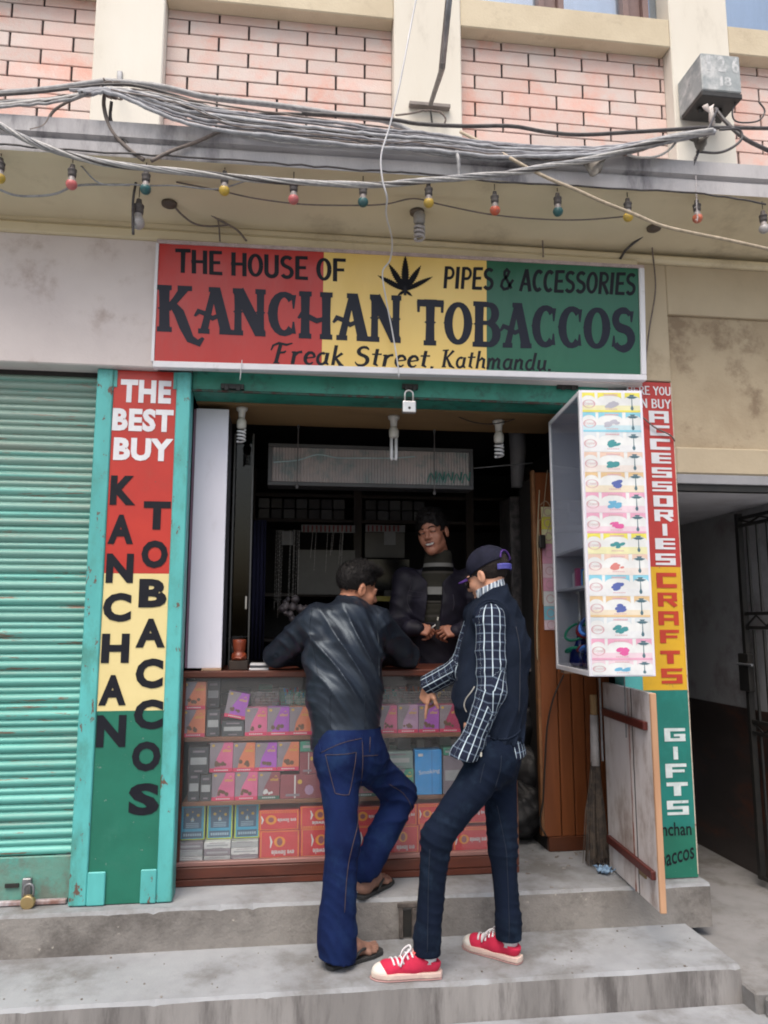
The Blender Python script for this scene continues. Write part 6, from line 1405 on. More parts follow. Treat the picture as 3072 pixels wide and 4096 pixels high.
# ================================================================ people: smooth blended volumes turned into one skin
V = lambda *a: np.array(a, dtype=float)
def A(x, y, Y): return np.array(at(x, y, Y))
def nz(v): v = np.asarray(v, float); return v/np.linalg.norm(v)
class SDF:
    def __init__(s, lo, hi, h):
        s.lo = np.array(lo, float)-3*h; s.h = h; n = np.ceil((np.array(hi)-s.lo)/h).astype(int)+4; s.n = n
        s.D = np.full(tuple(n), .2, np.float32)
    def sub(s, lo, hi):
        a = np.clip(np.floor((np.array(lo)-s.lo)/s.h).astype(int), 0, s.n-1); b = np.clip(np.ceil((np.array(hi)-s.lo)/s.h).astype(int)+1, 1, s.n)
        sl = tuple(slice(i, max(j, i+1)) for i, j in zip(a, b))
        g = [(s.lo[k]+s.h*np.arange(sl[k].start, sl[k].stop)).astype(np.float32) for k in range(3)]
        return sl, g[0][:, None, None], g[1][None, :, None], g[2][None, None, :]
    def comb(s, sl, d, k, mode):
        o = s.D[sl]
        if mode == '+':
            h = np.clip(.5+.5*(o-d)/k, 0, 1); s.D[sl] = o*(1-h)+d*h-k*h*(1-h)
        elif mode == '-':
            h = np.clip(.5-.5*(o+d)/k, 0, 1); s.D[sl] = o*(1-h)-d*h+k*h*(1-h)
        elif mode == '&': s.D[sl] = np.maximum(o, d)
    def cone(s, p, q, r1, r2, k=.015, mode='+', fl=None):
        p, q = np.array(p, float), np.array(q, float); m = max(r1, r2)*1.3+k+.025
        lo, hi = np.minimum(p, q)-m, np.maximum(p, q)+m; sl, X, Y, Z = s.sub(lo, hi)
        v = q-p; L = max(float(v@v), 1e-9); dx, dy, dz = X-p[0], Y-p[1], Z-p[2]
        t = np.clip((dx*v[0]+dy*v[1]+dz*v[2])/L, 0, 1); ex, ey, ez = dx-t*v[0], dy-t*v[1], dz-t*v[2]
        if fl is not None:
            n, f = nz(fl[0]), fl[1]; c = (ex*n[0]+ey*n[1]+ez*n[2])*(f-1); ex, ey, ez = ex+c*n[0], ey+c*n[1], ez+c*n[2]
        d = np.sqrt(ex*ex+ey*ey+ez*ez)-(r1+(r2-r1)*t)
        if fl is not None and fl[1] > 1: d = d/(1+(fl[1]-1)*.45)
        s.comb(sl, d, k, mode); return s
    def ell(s, c, r, F=np.eye(3), k=.015, mode='+'):   # F rows = local axes in world
        c = np.array(c, float); r = np.array(r, float); m = r.max()+k+.025; sl, X, Y, Z = s.sub(c-m, c+m)
        dx, dy, dz = X-c[0], Y-c[1], Z-c[2]; q = [dx*F[i][0]+dy*F[i][1]+dz*F[i][2] for i in range(3)]
        k0 = np.sqrt((q[0]/r[0])**2+(q[1]/r[1])**2+(q[2]/r[2])**2); k1 = np.sqrt((q[0]/r[0]**2)**2+(q[1]/r[1]**2)**2+(q[2]/r[2]**2)**2)+1e-6
        s.comb(sl, k0*(k0-1)/k1, k, mode); return s
    def cut(s, c, n, rad=9., k=None):  # keep the side the normal points away from
        c = np.array(c, float); n = nz(n); sl, X, Y, Z = s.sub(c-rad, c+rad)
        d = (X-c[0])*n[0]+(Y-c[1])*n[1]+(Z-c[2])*n[2]
        if rad < 9: d = np.where((X-c[0])**2+(Y-c[1])**2+(Z-c[2])**2 < rad*rad, d, -1)
        s.comb(sl, d, .01, '&'); return s
    def disp(s, fn, lo=None, hi=None):
        sl, X, Y, Z = s.sub(s.lo if lo is None else lo, s.lo+s.n*s.h if hi is None else hi); s.D[sl] += fn(X, Y, Z).astype(np.float32); return s
    def mesh(s, it=2):
        D = s.D; I = D < 0; h = s.h
        c = [I[i:I.shape[0]-1+i, j:I.shape[1]-1+j, k:I.shape[2]-1+k] for i in (0, 1) for j in (0, 1) for k in (0, 1)]
        cnt = sum(x.astype(np.int8) for x in c); act = (cnt > 0) & (cnt < 8); ids = np.argwhere(act); idx = np.full(act.shape, -1, np.int32); idx[act] = np.arange(len(ids))
        acc = np.zeros((len(ids), 3)); w_ = np.zeros(len(ids))
        cor = [(i, j, k) for i in (0, 1) for j in (0, 1) for k in (0, 1)]
        vals = {q: D[ids[:, 0]+q[0], ids[:, 1]+q[1], ids[:, 2]+q[2]].astype(float) for q in cor}
        for a in cor:
            for ax in range(3):
                if a[ax]: continue
                b = list(a); b[ax] = 1; b = tuple(b); va, vb = vals[a], vals[b]; m_ = (va < 0) != (vb < 0)
                t = np.where(m_, va/np.where(m_, va-vb, 1), 0)
                for d in range(3): acc[:, d] += m_*(a[d]+(t if d == ax else 0))
                w_ += m_
        P = s.lo+h*(ids+acc/w_[:, None]); F = []
        for ax in range(3):
            o1, o2 = [d for d in range(3) if d != ax]
            A_ = I[tuple(slice(0, -1) if d == ax else slice(None) for d in range(3))]; B_ = I[tuple(slice(1, None) if d == ax else slice(None) for d in range(3))]
            e = np.argwhere(A_ != B_); e = e[(e[:, o1] > 0) & (e[:, o2] > 0) & (e[:, o1] < act.shape[o1]) & (e[:, o2] < act.shape[o2])]
            def g(d1, d2):
                q = e.copy(); q[:, o1] -= d1; q[:, o2] -= d2; return idx[q[:, 0], q[:, 1], q[:, 2]]
            Q = np.stack([g(1, 1), g(0, 1), g(0, 0), g(1, 0)], 1); fl_ = A_[e[:, 0], e[:, 1], e[:, 2]]
            if ax == 1: fl_ = ~fl_
            Q[~fl_] = Q[~fl_][:, ::-1]; F.append(Q)
        F = np.concatenate(F); F = F[(F >= 0).all(1)]
        for _ in range(it):
            S = np.zeros_like(P); C = np.zeros(len(P))
            for a in range(4):
                b = (a+1) % 4
                for d in range(3): S[:, d] += np.bincount(F[:, a], P[F[:, b], d], len(P))+np.bincount(F[:, b], P[F[:, a], d], len(P))
                C += np.bincount(F[:, a], minlength=len(P))+np.bincount(F[:, b], minlength=len(P))
            P = P*.45+.55*S/np.maximum(C, 1)[:, None]
        return P, F
def skin(name, parts, m_, parent, attr=None):
    Ps, Fs, n = [], [], 0
    for P, F in parts: Ps.append(P); Fs.append(F+n); n += len(P)
    P = np.concatenate(Ps); F = np.concatenate(Fs); off = np.array(parent['_o'])
    me = bpy.data.meshes.new(name); me.vertices.add(len(P)); me.vertices.foreach_set('co', (P-off).astype(np.float32).ravel())
    me.loops.add(F.size); me.loops.foreach_set('vertex_index', F.astype(np.int32).ravel())
    me.polygons.add(len(F)); me.polygons.foreach_set('loop_start', np.arange(0, F.size, 4, dtype=np.int32)); me.polygons.foreach_set('loop_total', np.full(len(F), 4, np.int32))
    me.update(calc_edges=True); me.shade_smooth()
    for q_ in (m_ if isinstance(m_, list) else [m_]): me.materials.append(q_)
    if attr is not None:
        a = me.attributes.new('weave', 'FLOAT_VECTOR', 'POINT'); a.data.foreach_set('vector', attr(P).astype(np.float32).ravel())
    o = bpy.data.objects.new(name, me); COL.objects.link(o); o.parent = parent; o['_o'] = list(off); return o, P, F
def sn(X, Y, Z, f, seed, n=7):
    rs = np.random.RandomState(seed); r = 0
    for _ in range(n):
        k = rs.normal(size=3)*np.array(f); r = r+np.sin(k[0]*X+k[1]*Y+k[2]*Z+rs.uniform(0, 6.28))
    return r/math.sqrt(n)
def ridge(x): return (1-np.abs(np.sin(x)))**1.5
def frame(fwd, up):
    f = nz(fwd); r_ = nz(np.cross(f, up)); u = np.cross(r_, f); return np.array([r_, f, u])  # right, forward, up
def plaid(name, base, l1, l2, pu, pv, wu, wv):
    m = mat(name, base, tuple(v*1.3 for v in base), ns=60, rough=.9, bump=.1, bs=300, spec=.15); N = m.node_tree.nodes; L = m.node_tree.links; b = N['Principled BSDF']
    src = b.inputs['Base Color'].links[0].from_socket
    at_ = N.new('ShaderNodeAttribute'); at_.attribute_name = 'weave'; sp = N.new('ShaderNodeSeparateXYZ'); L.new(at_.outputs['Vector'], sp.inputs[0])
    def ln(sock, p, w_):
        d = N.new('ShaderNodeMath'); d.operation = 'DIVIDE'; d.inputs[1].default_value = p; L.new(sock, d.inputs[0])
        f = N.new('ShaderNodeMath'); f.operation = 'FRACT'; L.new(d.outputs[0], f.inputs[0])
        s_ = N.new('ShaderNodeMath'); s_.operation = 'SUBTRACT'; s_.inputs[1].default_value = .5; L.new(f.outputs[0], s_.inputs[0])
        a = N.new('ShaderNodeMath'); a.operation = 'ABSOLUTE'; L.new(s_.outputs[0], a.inputs[0])
        r_ = N.new('ShaderNodeMapRange'); r_.interpolation_type = 'SMOOTHSTEP'; r_.inputs[1].default_value = w_/p*.62; r_.inputs[2].default_value = w_/p*.38; L.new(a.outputs[0], r_.inputs[0]); return r_.outputs[0]
    col = src
    for i, (p, w_, c) in enumerate(((pv, wv, l2), (pu, wu, l1))):
        mx = N.new('ShaderNodeMix'); mx.data_type = 'RGBA'; L.new(ln(sp.outputs[1 if i == 0 else 0], p, w_), mx.inputs[0]); L.new(col, mx.inputs[6]); mx.inputs[7].default_value = (*c, 1); col = mx.outputs[2]
    L.new(col, b.inputs['Base Color']); return m
SKINA = mat('warm_brown_skin', (.42, .19, .115), (.36, .155, .09), ns=14, rough=.5, bump=.04, bs=180)
SKINB = mat('light_brown_skin', (.55, .29, .19), (.48, .24, .155), ns=14, rough=.5, bump=.04, bs=180)
SKINC = mat('brown_skin', (.42, .185, .12), (.36, .15, .095), ns=14, rough=.5, bump=.04, bs=180)
FOOTS = mat('dusty_foot_skin', (.30, .16, .115), (.24, .13, .095), ns=20, rough=.7, bump=.1)
HAIR = mat('black_hair', (.010, .009, .009), (.016, .014, .014), ns=60, rough=.55, bump=.3, bs=200, st=(1, 1, .3), spec=.15)
LEATH = mat('black_leather', (.010, .013, .020), (.014, .018, .027), ns=6, rough=.34, bump=.10, bs=160, spec=.42)
LEATH.node_tree.nodes['Principled BSDF'].inputs['Specular Tint'].default_value = (.72, .86, 1, 1)  # blue of the sky put into the leather's highlights
DENIM = mat('blue_denim', (.007, .017, .070), (.005, .011, .050), ns=7, rough=.9, bump=.2, bs=260, dirt=(.013, .032, .092), dt=.60, ds=5, spec=.12)
DENID = mat('dark_denim', (.006, .011, .026), (.004, .008, .018), ns=7, rough=.9, bump=.2, bs=260, dirt=(.013, .024, .046), dt=.60, ds=7, spec=.12)
VEST = mat('navy_fleece', (.012, .018, .034), (.009, .014, .026), ns=9, rough=.95, bump=.35, bs=220, spec=.12)
NYLON = mat('dark_nylon', (.014, .012, .024), (.010, .009, .016), ns=8, rough=.6, bump=.15, bs=120, spec=.3)
STITCH = mat('orange_stitch', (.085, .055, .048), rough=.8, bump=0)
PLAID = plaid('plaid_cotton', (.012, .016, .032), (.56, .68, .76), (.09, .12, .17), .0300, .035, .0034, .0056)
def head_sdf(c, F, skinm, h=.003, mouth='smile', sc_=1.0):
    s = SDF(c-V(.16, .16, .26), c+V(.16, .16, .17), h); T = lambda x, y, z: c+(F[0]*x+F[1]*y+F[2]*z)*sc_; q = sc_
    s.ell(T(0, -.014, .045), V(.075, .094, .082)*q, F); s.ell(T(0, .034, -.03), V(.057, .058, .074)*q, F, .03)
    s.cone(T(-.040, .012, -.058), T(-.012, .066, -.094), .022*q, .018*q, .025); s.cone(T(.040, .012, -.058), T(.012, .066, -.094), .022*q, .018*q, .025); s.ell(T(0, .074, -.094), V(.020, .016, .016)*q, F, .02)
    for sg in (-1, 1):
        s.ell(T(sg*.040, .060, -.022), V(.022, .022, .020)*q, F, .02)
        s.ell(T(sg*.031, .098, .004), V(.017, .016, .012)*q, F, .014, '-')
        s.ell(T(sg*.031, .074, .004), V(.016, .016, .013)*q, F, .006)
        e = T(sg*.077, -.006, -.004); s.ell(e, V(.010, .019, .031)*q, F, .006); s.ell(T(sg*.087, .0, .0), V(.006, .010, .019)*q, F, .004, '-')
        s.cone(T(sg*.014, .090, .020), T(sg*.044, .078, .022), .009*q, .007*q, .014)
        s.ell(T(sg*.013, .098, -.030), V(.008, .009, .007)*q, F, .006)
    s.cone(T(0, .088, .014), T(0, .110, -.024), .008*q, .0115*q, .010)
    s.cone(T(-.021, .082, -.052), T(.021, .082, -.052), .0075*q, .0075*q, .006); s.cone(T(-.016, .083, -.070), T(.016, .083, -.070), .0085*q, .0085*q, .006)
    if mouth == 'smile':
        for sg in (-1, 1): s.ell(T(sg*.036, .066, -.044), V(.015, .014, .018)*q, F, .02)
        s.cone(T(-.020, .097, -.059), T(.020, .097, -.059), .0065*q, .0065*q, .004, '-')
    s.cone(T(0, -.015, -.05), T(0, -.020, -.080), .048*q, .048*q, .03)
    return s, T
def strands(name, P, Nn, sel, parent, m_, n, ln, wd, flow, seed=1, lift=.5):
    # short blades of hair rooted on the scalp
    rs = np.random.RandomState(seed); idx = np.where(sel)[0]; pick = rs.choice(idx, n); off = np.array(parent['_o'])
    vs, fs = [], []
    for i, k in enumerate(pick):
        p = P[k]-off; nn = Nn[k]; d = nz(flow+nn*lift+rs.normal(size=3)*.19); L_ = ln*rs.uniform(.6, 1.25); s_ = nz(np.cross(d, nn)+1e-6)*wd
        b = len(vs); vs += [p-s_-nn*.002, p+s_-nn*.002, p+d*L_*.6+s_*.6+nn*.001, p+d*L_*.6-s_*.6+nn*.001, p+d*L_]; fs += [(b, b+1, b+2, b+3), (b+3, b+2, b+4)]
    me = bpy.data.meshes.new(name); me.from_pydata([tuple(v) for v in vs], [], fs); me.materials.append(m_)
    o = bpy.data.objects.new(name, me); COL.objects.link(o); o.parent = parent; o['kind'] = 'stuff'; o['_o'] = list(off); return o
def vnormals(P, F):
    a = P[F[:, 2]]-P[F[:, 0]]; b = P[F[:, 3]]-P[F[:, 1]]; n = np.cross(a, b); N_ = np.zeros_like(P)
    for k in range(4):
        for d in range(3): N_[:, d] += np.bincount(F[:, k], n[:, d], len(P))
    return N_/(np.linalg.norm(N_, axis=1)[:, None]+1e-9)
def hair_sdf(c, F, T, extra, thick, hl=(.075, .062), nape=(-.09, -.055), h=.0035, seed=1, q=1., amp=.004):
    s = SDF(c-V(.16, .16, .2), c+V(.16, .16, .2), h); s.ell(T(0, -.016, .048), (V(.075, .094, .082)+thick)*q, F)
    for e, r_ in extra: s.ell(T(*e), V(*r_)*q, F, .02)
    s.ell(T(0, .090, -.032), V(.085, .075, .085)*q, F, .008, '-')       # the face stays free
    a = (hl[1]-nape[1])/(hl[0]-nape[0]); n = nz(-(F[2]-F[1]*a)); p = T(0, hl[0], hl[1])
    s.cut(T(0, nape[0], nape[1]), nz(-F[2]*1.0+F[1]*.15))
    for sg in (-1, 1): s.ell(T(sg*.085, .012, -.025), V(.026, .030, .042)*q, F, .006, '-')
    s.disp(lambda X, Y, Z: amp*sn(X, Y, Z, (90, 90, 90), seed)+amp*.6*sn(X, Y, Z, (260, 260, 160), seed+1))
    return s
def hand(s, W, d, n, side, curls, thumb=(.75, .5), q=1., spread=.06):
    d, n = nz(d), nz(n); n = nz(n-d*(n@d)); b = np.cross(d, n)*side     # b: towards the thumb
    offs = (.029, .010, -.009, -.027); fr = (.0088, .0092, .0086, .0075); lens = ((.041, .025, .021), (.045, .029, .022), (.041, .026, .021), (.032, .020, .019)); kn = (.086, .089, .084, .077)
    for o, k_ in zip(offs, kn): s.cone(W+b*o*.55*q, W+(d*k_+b*o)*q, .0165*q, .0118*q, .012)
    s.cone(W-d*.03*q, W+d*.02*q, .026*q, .026*q, .02, fl=(n, 1.3))
    for i in range(4):
        p = W+(d*kn[i]+b*offs[i])*q; a = 0
        for j in range(3):
            a += curls[i][j]; dd = nz(d*math.cos(a)+n*math.sin(a)+b*spread*(1.5-i)*.8); e = p+dd*lens[i][j]*q; s.cone(p, e, fr[i]*q*(1-.08*j), fr[i]*q*(1-.08*(j+1)), .004); p = e
    p = W+(d*.022+b*.022+n*.004)*q; a0 = thumb[0]
    d1 = nz(d*math.cos(a0)+b*math.sin(a0)+n*.35); e = p+d1*.042*q; s.cone(p, e, .0165*q, .0125*q, .01)
    d2 = nz(d1*math.cos(thumb[1])+(n*.5+d*.6-b*.2)*math.sin(thumb[1])); e2 = e+d2*.032*q; s.cone(e, e2, .0115*q, .0100*q, .005); s.cone(e2, e2+nz(d2+n*.25)*.026*q, .0102*q, .0080*q, .004)
def seam(name, pts, r_, m_, parent, bvh, off=.0012, direction=V(0, 1, 0), closed=False):
    # a stitched line laid on the cloth: points are dropped on to the garment's surface
    out = []
    for p in spline([tuple(p) for p in pts], 8):
        h_ = bvh.ray_cast(Vector(p)-Vector(direction)*.6, Vector(direction))
        if h_[0] is not None: out.append(h_[0]-Vector(direction)*off*.3+h_[1]*off)
    if len(out) < 2: return None
    return MB().tube(out, r_, 5).build(name, m_, parent, smooth=True)
def bvh_of(P, F): return BVHTree.FromPolygons([Vector(p) for p in P], F.tolist())

# ---------------------------------------------------------------- man in the leather jacket
def person_a():
    t = thing('person', 'man in black leather jacket and blue jeans leaning his elbows on the counter', 'person', (.25, -.32, TREAD))
    heel, toe = np.array(atz(1316, 3880, TREAD)), np.array(atz(1530, 3806, TREAD)); 
    anL = V(heel[0]+.035, heel[1]+.035, TREAD+.085); knL = A(1369, 3363, -.29); hpL = A(1352, 3040, -.20)
    heR, toR = np.array(atz(1440, 3598, SILL)), np.array(atz(1568, 3524, SILL)); fR = nz(toR-heR); toR = heR+fR*.245
    anR = V(heR[0]+.035, heR[1]+.03, SILL+.085); knR = A(1600, 3180, .045); hpR = A(1462, 3042, -.08)
    pel = A(1400, 2985, -.14); wai = A(1385, 2880, -.12); chs = A(1372, 2610, -.02); nkb = A(1400, 2428, .03)
    shL = A(1262, 2480, .0); shR = A(1508, 2490, .02); elL = A(1108, 2618, .21); elR = A(1628, 2622, .20); wrL = V(.30, .44, CT+.05); wrR = V(.42, .45, CT+.055)
    hc = A(1424, 2358, .065); bk = nz(V(.1, -1, 0))
    # body under the clothes
    s = SDF(V(-.2, -.5, TREAD), V(.85, .60, 1.95), .007)
    s.cone(pel, chs, .11, .12, .05); s.cone(chs, nkb, .12, .06, .05); s.cone(shL, shR, .05, .05, .04)
    for a, b, c_, r_ in ((hpL, knL, anL, .07), (hpR, knR, anR, .07)): s.cone(a, b, r_, .045, .03); s.cone(b, c_, .042, .030, .02)
    for a, b, c_ in ((shL, elL, wrL), (shR, elR, wrR)): s.cone(a, b, .040, .032, .02); s.cone(b, c_, .032, .022, .015)
    parts = [s.mesh(1)]
    F = frame(V(.90, .36, -.26), V(.10, -.05, 1)); hs_, T = head_sdf(hc, F, SKINA, mouth='smile', sc_=1.03)
    hs_.cone(T(0, -.022, -.08), nkb-V(0, 0, .03), .054, .056, .02)
    parts.append(hs_.mesh(1))
    for W, dd, sd in ((wrL, V(.6, .35, -.2), 1), (wrR, V(-.5, .5, -.2), -1)):
        g = SDF(W-V(.14, .14, .1), W+V(.14, .16, .1), .0035); hand(g, W+nz(dd)*.01, dd, V(0, .1, -1), sd, [(.15, .2, .2)]*4); parts.append(g.mesh(1))
    skin('body', parts, SKINA, t)
    # bare feet in flip-flops
    for he, to, an, lab_ in ((heel, toe, anL, 'sandal'), (heR, toR, anR, 'sandal')):
        f = nz(to-he); sd = np.cross(V(0, 0, 1), f); base = he+V(0, 0, .018); g = SDF(np.minimum(he, to)-V(.09, .09, .0), np.maximum(he, to)+V(.09, .09, .16), .003)
        g.cone(base+f*.03+V(0, 0, .026), base+f*.12+V(0, 0, .040), .034, .033, .02); g.cone(base+f*.12+V(0, 0, .036), base+f*.19+V(0, 0, .018), .032, .022, .02); g.cone(base+f*.165+sd*.022+V(0, 0, .014), base+f*.18-sd*.03+V(0, 0, .012), .016, .013, .012)
        g.cone(base+f*.04+V(0, 0, .03), an+V(0, 0, .03), .030, .036, .02)
        for k, (o, ln, rr) in enumerate(((.032, .256, .0128), (.012, .252, .0092), (-.004, .242, .0086), (-.020, .228, .0082), (-.034, .210, .0080))):
            sgn = 1 if f[0] > 0 else -1; g.cone(base+f*.18+sd*o*.9+V(0, 0, .012), base+f*ln+sd*o+V(0, 0, .009), rr, rr*.85, .003)
        g.cut(base+V(0, 0, .001), V(0, 0, -1), .3)
        fo, _, _ = skin('foot', [g.mesh(1)], FOOTS, t)
        L_ = np.linalg.norm(to-he); pl = [(-.012, 0), (.0, .028), (.06, .032), (.15, .042), (.21, .045), (.25, .034), (.268, .01), (.268, -.012), (.25, -.032), (.20, -.041), (.12, -.034), (.05, -.030), (.0, -.026)]
        z0 = he[2]+.001; mb = MB(); nn = len(pl); pts = [he+f*a+sd*b for a, b in pl]
        mb.add([(p[0], p[1], z0) for p in pts]+[(p[0], p[1], z0+.017) for p in pts], [tuple(range(nn-1, -1, -1)), tuple(range(nn, 2*nn))]+[(i, (i+1) % nn, (i+1) % nn+nn, i+nn) for i in range(nn)])
        so_ = mb.build('sandal_sole', mat('black_rubber', (.018, .02, .022), (.03, .03, .03), ns=20, rough=.7), t, bevel=.003)
        tp = he+f*.195+sd*.008+V(0, 0, .02); mb = MB()
        for sg in (-1, 1): mb.tube(spline([tuple(tp), tuple(he+f*.165+sd*.022*sg+V(0, 0, .045)), tuple(he+f*.125+sd*.038*sg+V(0, 0, .048)), tuple(he+f*.085+sd*.040*sg+V(0, 0, .016))], 6), .0058, 8)
        mb.build('strap', mat('black_rubber', (.018, .02, .022)), t, smooth=True)
    # hair
    g = hair_sdf(hc, F, T, [((0, .02, .105), (.06, .07, .032)), ((.0, .075, .105), (.045, .03, .020))], .002, nape=(-.09, -.060), seed=3, q=1.03, amp=.0013)
    P, Fc = g.mesh(1); N_ = vnormals(P, Fc); skin('hair', [(P, Fc)], HAIR, t)
    loc = (P-hc)@F.T; strands('hair_tips', P, N_, loc[:, 2] > .02, t, HAIR, 3000, .016, .0008, F[1]*.35+F[2]*.7, 2)
    strands('hair_tips', P, N_, loc[:, 2] <= .03, t, HAIR, 1500, .008, .0008, -F[2]*.8, 3, .12)
    for sg in (-1, 1):
        MB().tube(spline([tuple(T(sg*.014, .099, .022)), tuple(T(sg*.030, .096, .028)), tuple(T(sg*.050, .082, .022))], 4), .0032, 6).build('eyebrow', HAIR, t, smooth=True)
        MB().lathe([(.001, -.009), (.009, -.004), (.010, 0), (.009, .004), (.001, .009)], tuple(T(sg*.031, .079, .004)), 'z', 12).build('eye', mat('eye_dark', (.06, .04, .035), rough=.1, bump=0), t, smooth=True)
    # jacket
    j = SDF(V(-.30, -.40, .75), V(.90, .62, 1.75), .0052)
    hemc = A(1384, 2935, -.13)
    j.cone(hemc, A(1378, 2780, -.09), .147, .152, .05, fl=(V(0, 1, 0), 1.30)); j.cone(A(1378, 2780, -.09), chs+V(0, -.01, -.03), .156, .168, .06, fl=(V(0, 1, 0), 1.25)); j.cone(chs, A(1392, 2500, .015), .165, .125, .06, fl=(V(0, 1, 0), 1.15))
    j.cone(shL+V(.03, 0, -.02), shR+V(-.03, 0, -.02), .078, .078, .05); j.cone(A(1395, 2470, .0), nkb+V(0, 0, -.01), .10, .066, .05)
    for sh, el, wr in ((shL, elL, wrL), (shR, elR, wrR)):
        j.cone(sh, el, .074, .060, .035); j.cone(el, wr, .058, .043, .02)
    j.cone(nkb+V(0, 0, -.035), nkb+V(.008, .008, .012), .074, .068, .02); j.cut(nkb+V(0, 0, .058), nz(V(.42, 0, 1)), .12)
    j.cone(nkb+V(.004, .004, .0), nkb+V(.02, .014, .09), .056, .060, .006, '-')
    z_w = lambda Z: 14*Z
    def folds(X, Y, Z):
        wx = X+.035*sn(X, Y, Z, (5, 5, 5), 21); wz = Z+.035*sn(X, Y, Z, (5, 5, 5), 22)
        u = (X-hemc[0]); v = (wz-hemc[2]); ph = (wx-hemc[0])*68+v*44+60*u*u-10*v*v
        back = np.clip(1.35-np.abs(v-.28)/.36, 0, 1)*np.clip(1-(np.abs(u)-.17)/.06, 0, 1)
        m1 = .6+.4*np.clip(sn(X, Y, Z, (9, 9, 6), 5), -1, 1)
        f1 = (-.020*ridge(ph*.48+.45*sn(X, Y, Z, (7, 7, 7), 17))*m1-.0032*ridge(ph*1.15+1.5*sn(X, Y, Z, (12, 12, 12), 15)+z_w(Z))*(1-.5*m1))*back
        arm = 1-np.clip(1-(np.abs(u)-.15)/.05, 0, 1)
        el = np.where(u < 0, np.hypot(X-elL[0], Z-elL[2]), np.hypot(X-elR[0], Z-elR[2])); f2 = -.010*ridge(el*48+2*sn(X, Y, Z, (9, 9, 9), 7))*arm*(.55+.45*sn(X, Y, Z, (16, 16, 16), 9).clip(-1, 1))
        return f1+f2+.0012*sn(X, Y, Z, (50, 50, 50), 31)
    j.disp(folds)
    zh = hemc[2]-.060
    j.cut(V(hemc[0], hemc[1], zh), V(0, 0, -1)); j.cone(hemc+V(0, 0, -.20), hemc+V(0, 0, -.03), .125, .135, .004, '-', fl=(V(0, 1, 0), 1.3))
    P, Fc = j.mesh(1); skin('jacket', [(P, Fc)], LEATH, t); bv = bvh_of(P, Fc)
    # hem band, yoke and arm seams
    hb = SDF(hemc-V(.22, .2, .09), hemc+V(.22, .2, .06), .004); hb.cone(hemc-V(0, 0, .055), hemc+V(0, 0, .02), .157, .158, .01, fl=(V(0, 1, 0), 1.32)); hb.cut(hemc+V(0, 0, -.008), V(.0, 0, 1)); hb.cut(hemc-V(0, 0, .064), V(0, 0, -1)); hb.cone(hemc-V(0, 0, .1), hemc+V(0, 0, .1), .138, .138, .003, '-', fl=(V(0, 1, 0), 1.32)); hb.disp(lambda X, Y, Z: -.0016*ridge((Z-hemc[2])*150)); skin('hem_band', [hb.mesh(1)], LEATH, t)
    for pts in ([A(1246, 2440, 0), A(1236, 2520, 0), A(1252, 2620, 0), A(1268, 2700, 0)], [A(1505, 2455, 0), A(1503, 2530, 0), A(1505, 2620, 0), A(1500, 2700, 0)]):
        seam('seam', pts, .0016, LEATH, t, bv)
    for xx in (1310, 1440): seam('seam', [A(xx, 2760, 0), A(xx-2, 2830, 0), A(xx, 2885, 0)], .0014, LEATH, t, bv)
    # jeans
    j = SDF(V(-.05, -.55, TREAD), V(.85, .25, 1.05), .0052)
    j.cone(hpL, knL, .094, .069, .03); j.cone(knL, anL+V(-.01, -.01, .02), .069, .068, .03); j.cone(anL+V(0, 0, .05), V(anL[0]-.004, anL[1]-.01, TREAD+.03), .068, .074, .03)
    j.cone(hpR, knR, .088, .070, .035); j.cone(knR, anR+V(-.005, -.01, .03), .068, .060, .025)
    j.cone(hpL+V(.0, -.02, .02), hpR+V(0, -.01, .02), .098, .090, .05); j.cone(pel+V(0, 0, -.03), pel+V(0, 0, .09), .135, .128, .05, fl=(V(0, 1, 0), 1.25))
    def jf(X, Y, Z):
        dz = Z-knL[2]; low = np.clip((.48-Z)/.2, 0, 1); kn = np.exp(-((Z-knL[2])/.12)**2)
        ph = Z*44+3.2*sn(X, Y, Z, (12, 12, 7), 41)+X*30; r_ = ridge(ph)*(.5+.5*sn(X, Y, Z, (11, 11, 7), 43).clip(-1, 1))
        hipf = np.exp(-((Z-hpL[2]+.12)/.10)**2)
        return -.010*r_*(.6*low+1.1*kn+.7*hipf+.12)-.0045*sn(X, Y, Z, (22, 22, 9), 44)-.0015*sn(X, Y, Z, (60, 60, 30), 45)
    j.disp(jf)
    hm = V(anL[0], anL[1], TREAD+.024); j.cut(hm, V(-.16, -.1, -1), .17); j.cone(hm-V(0, 0, .05), hm+V(0, 0, .02), .058, .058, .004, '-')
    hm = anR+V(0, 0, -.015); j.cut(hm, V(0, 0, -1), .15); j.cone(hm-V(0, 0, .06), hm+V(0, 0, .015), .052, .052, .004, '-')
    P, Fc = j.mesh(1); skin('jeans', [(P, Fc)], DENIM, t); bv = bvh_of(P, Fc)
    Y0 = -.3
    q3 = lambda *p: [A(1000+x/1.3825, 2900+y/1.3825, Y0) for x, y in p]
    for pts in (q3((418, 165), (480, 160), (588, 153)), q3((588, 153), (580, 210), (560, 330), (545, 382)), q3((470, 372), (510, 380), (545, 382)), q3((418, 165), (440, 260), (470, 372)),
                q3((393, 160), (450, 125), (520, 98), (625, 85)), q3((627, 65), (626, 250), (612, 480), (560, 640), (530, 800), (515, 1000)), q3((625, 180), (680, 185), (722, 188)), q3((675, 80), (670, 165))):
        seam('stitching', pts, .0013, STITCH, t, bv)
    for a in (([385, 60], [390, 110], [395, 160]), ([628, 62], [630, 90], [632, 110])):
        seam('belt_loop', q3(*a), .004, DENIM, t, bv)
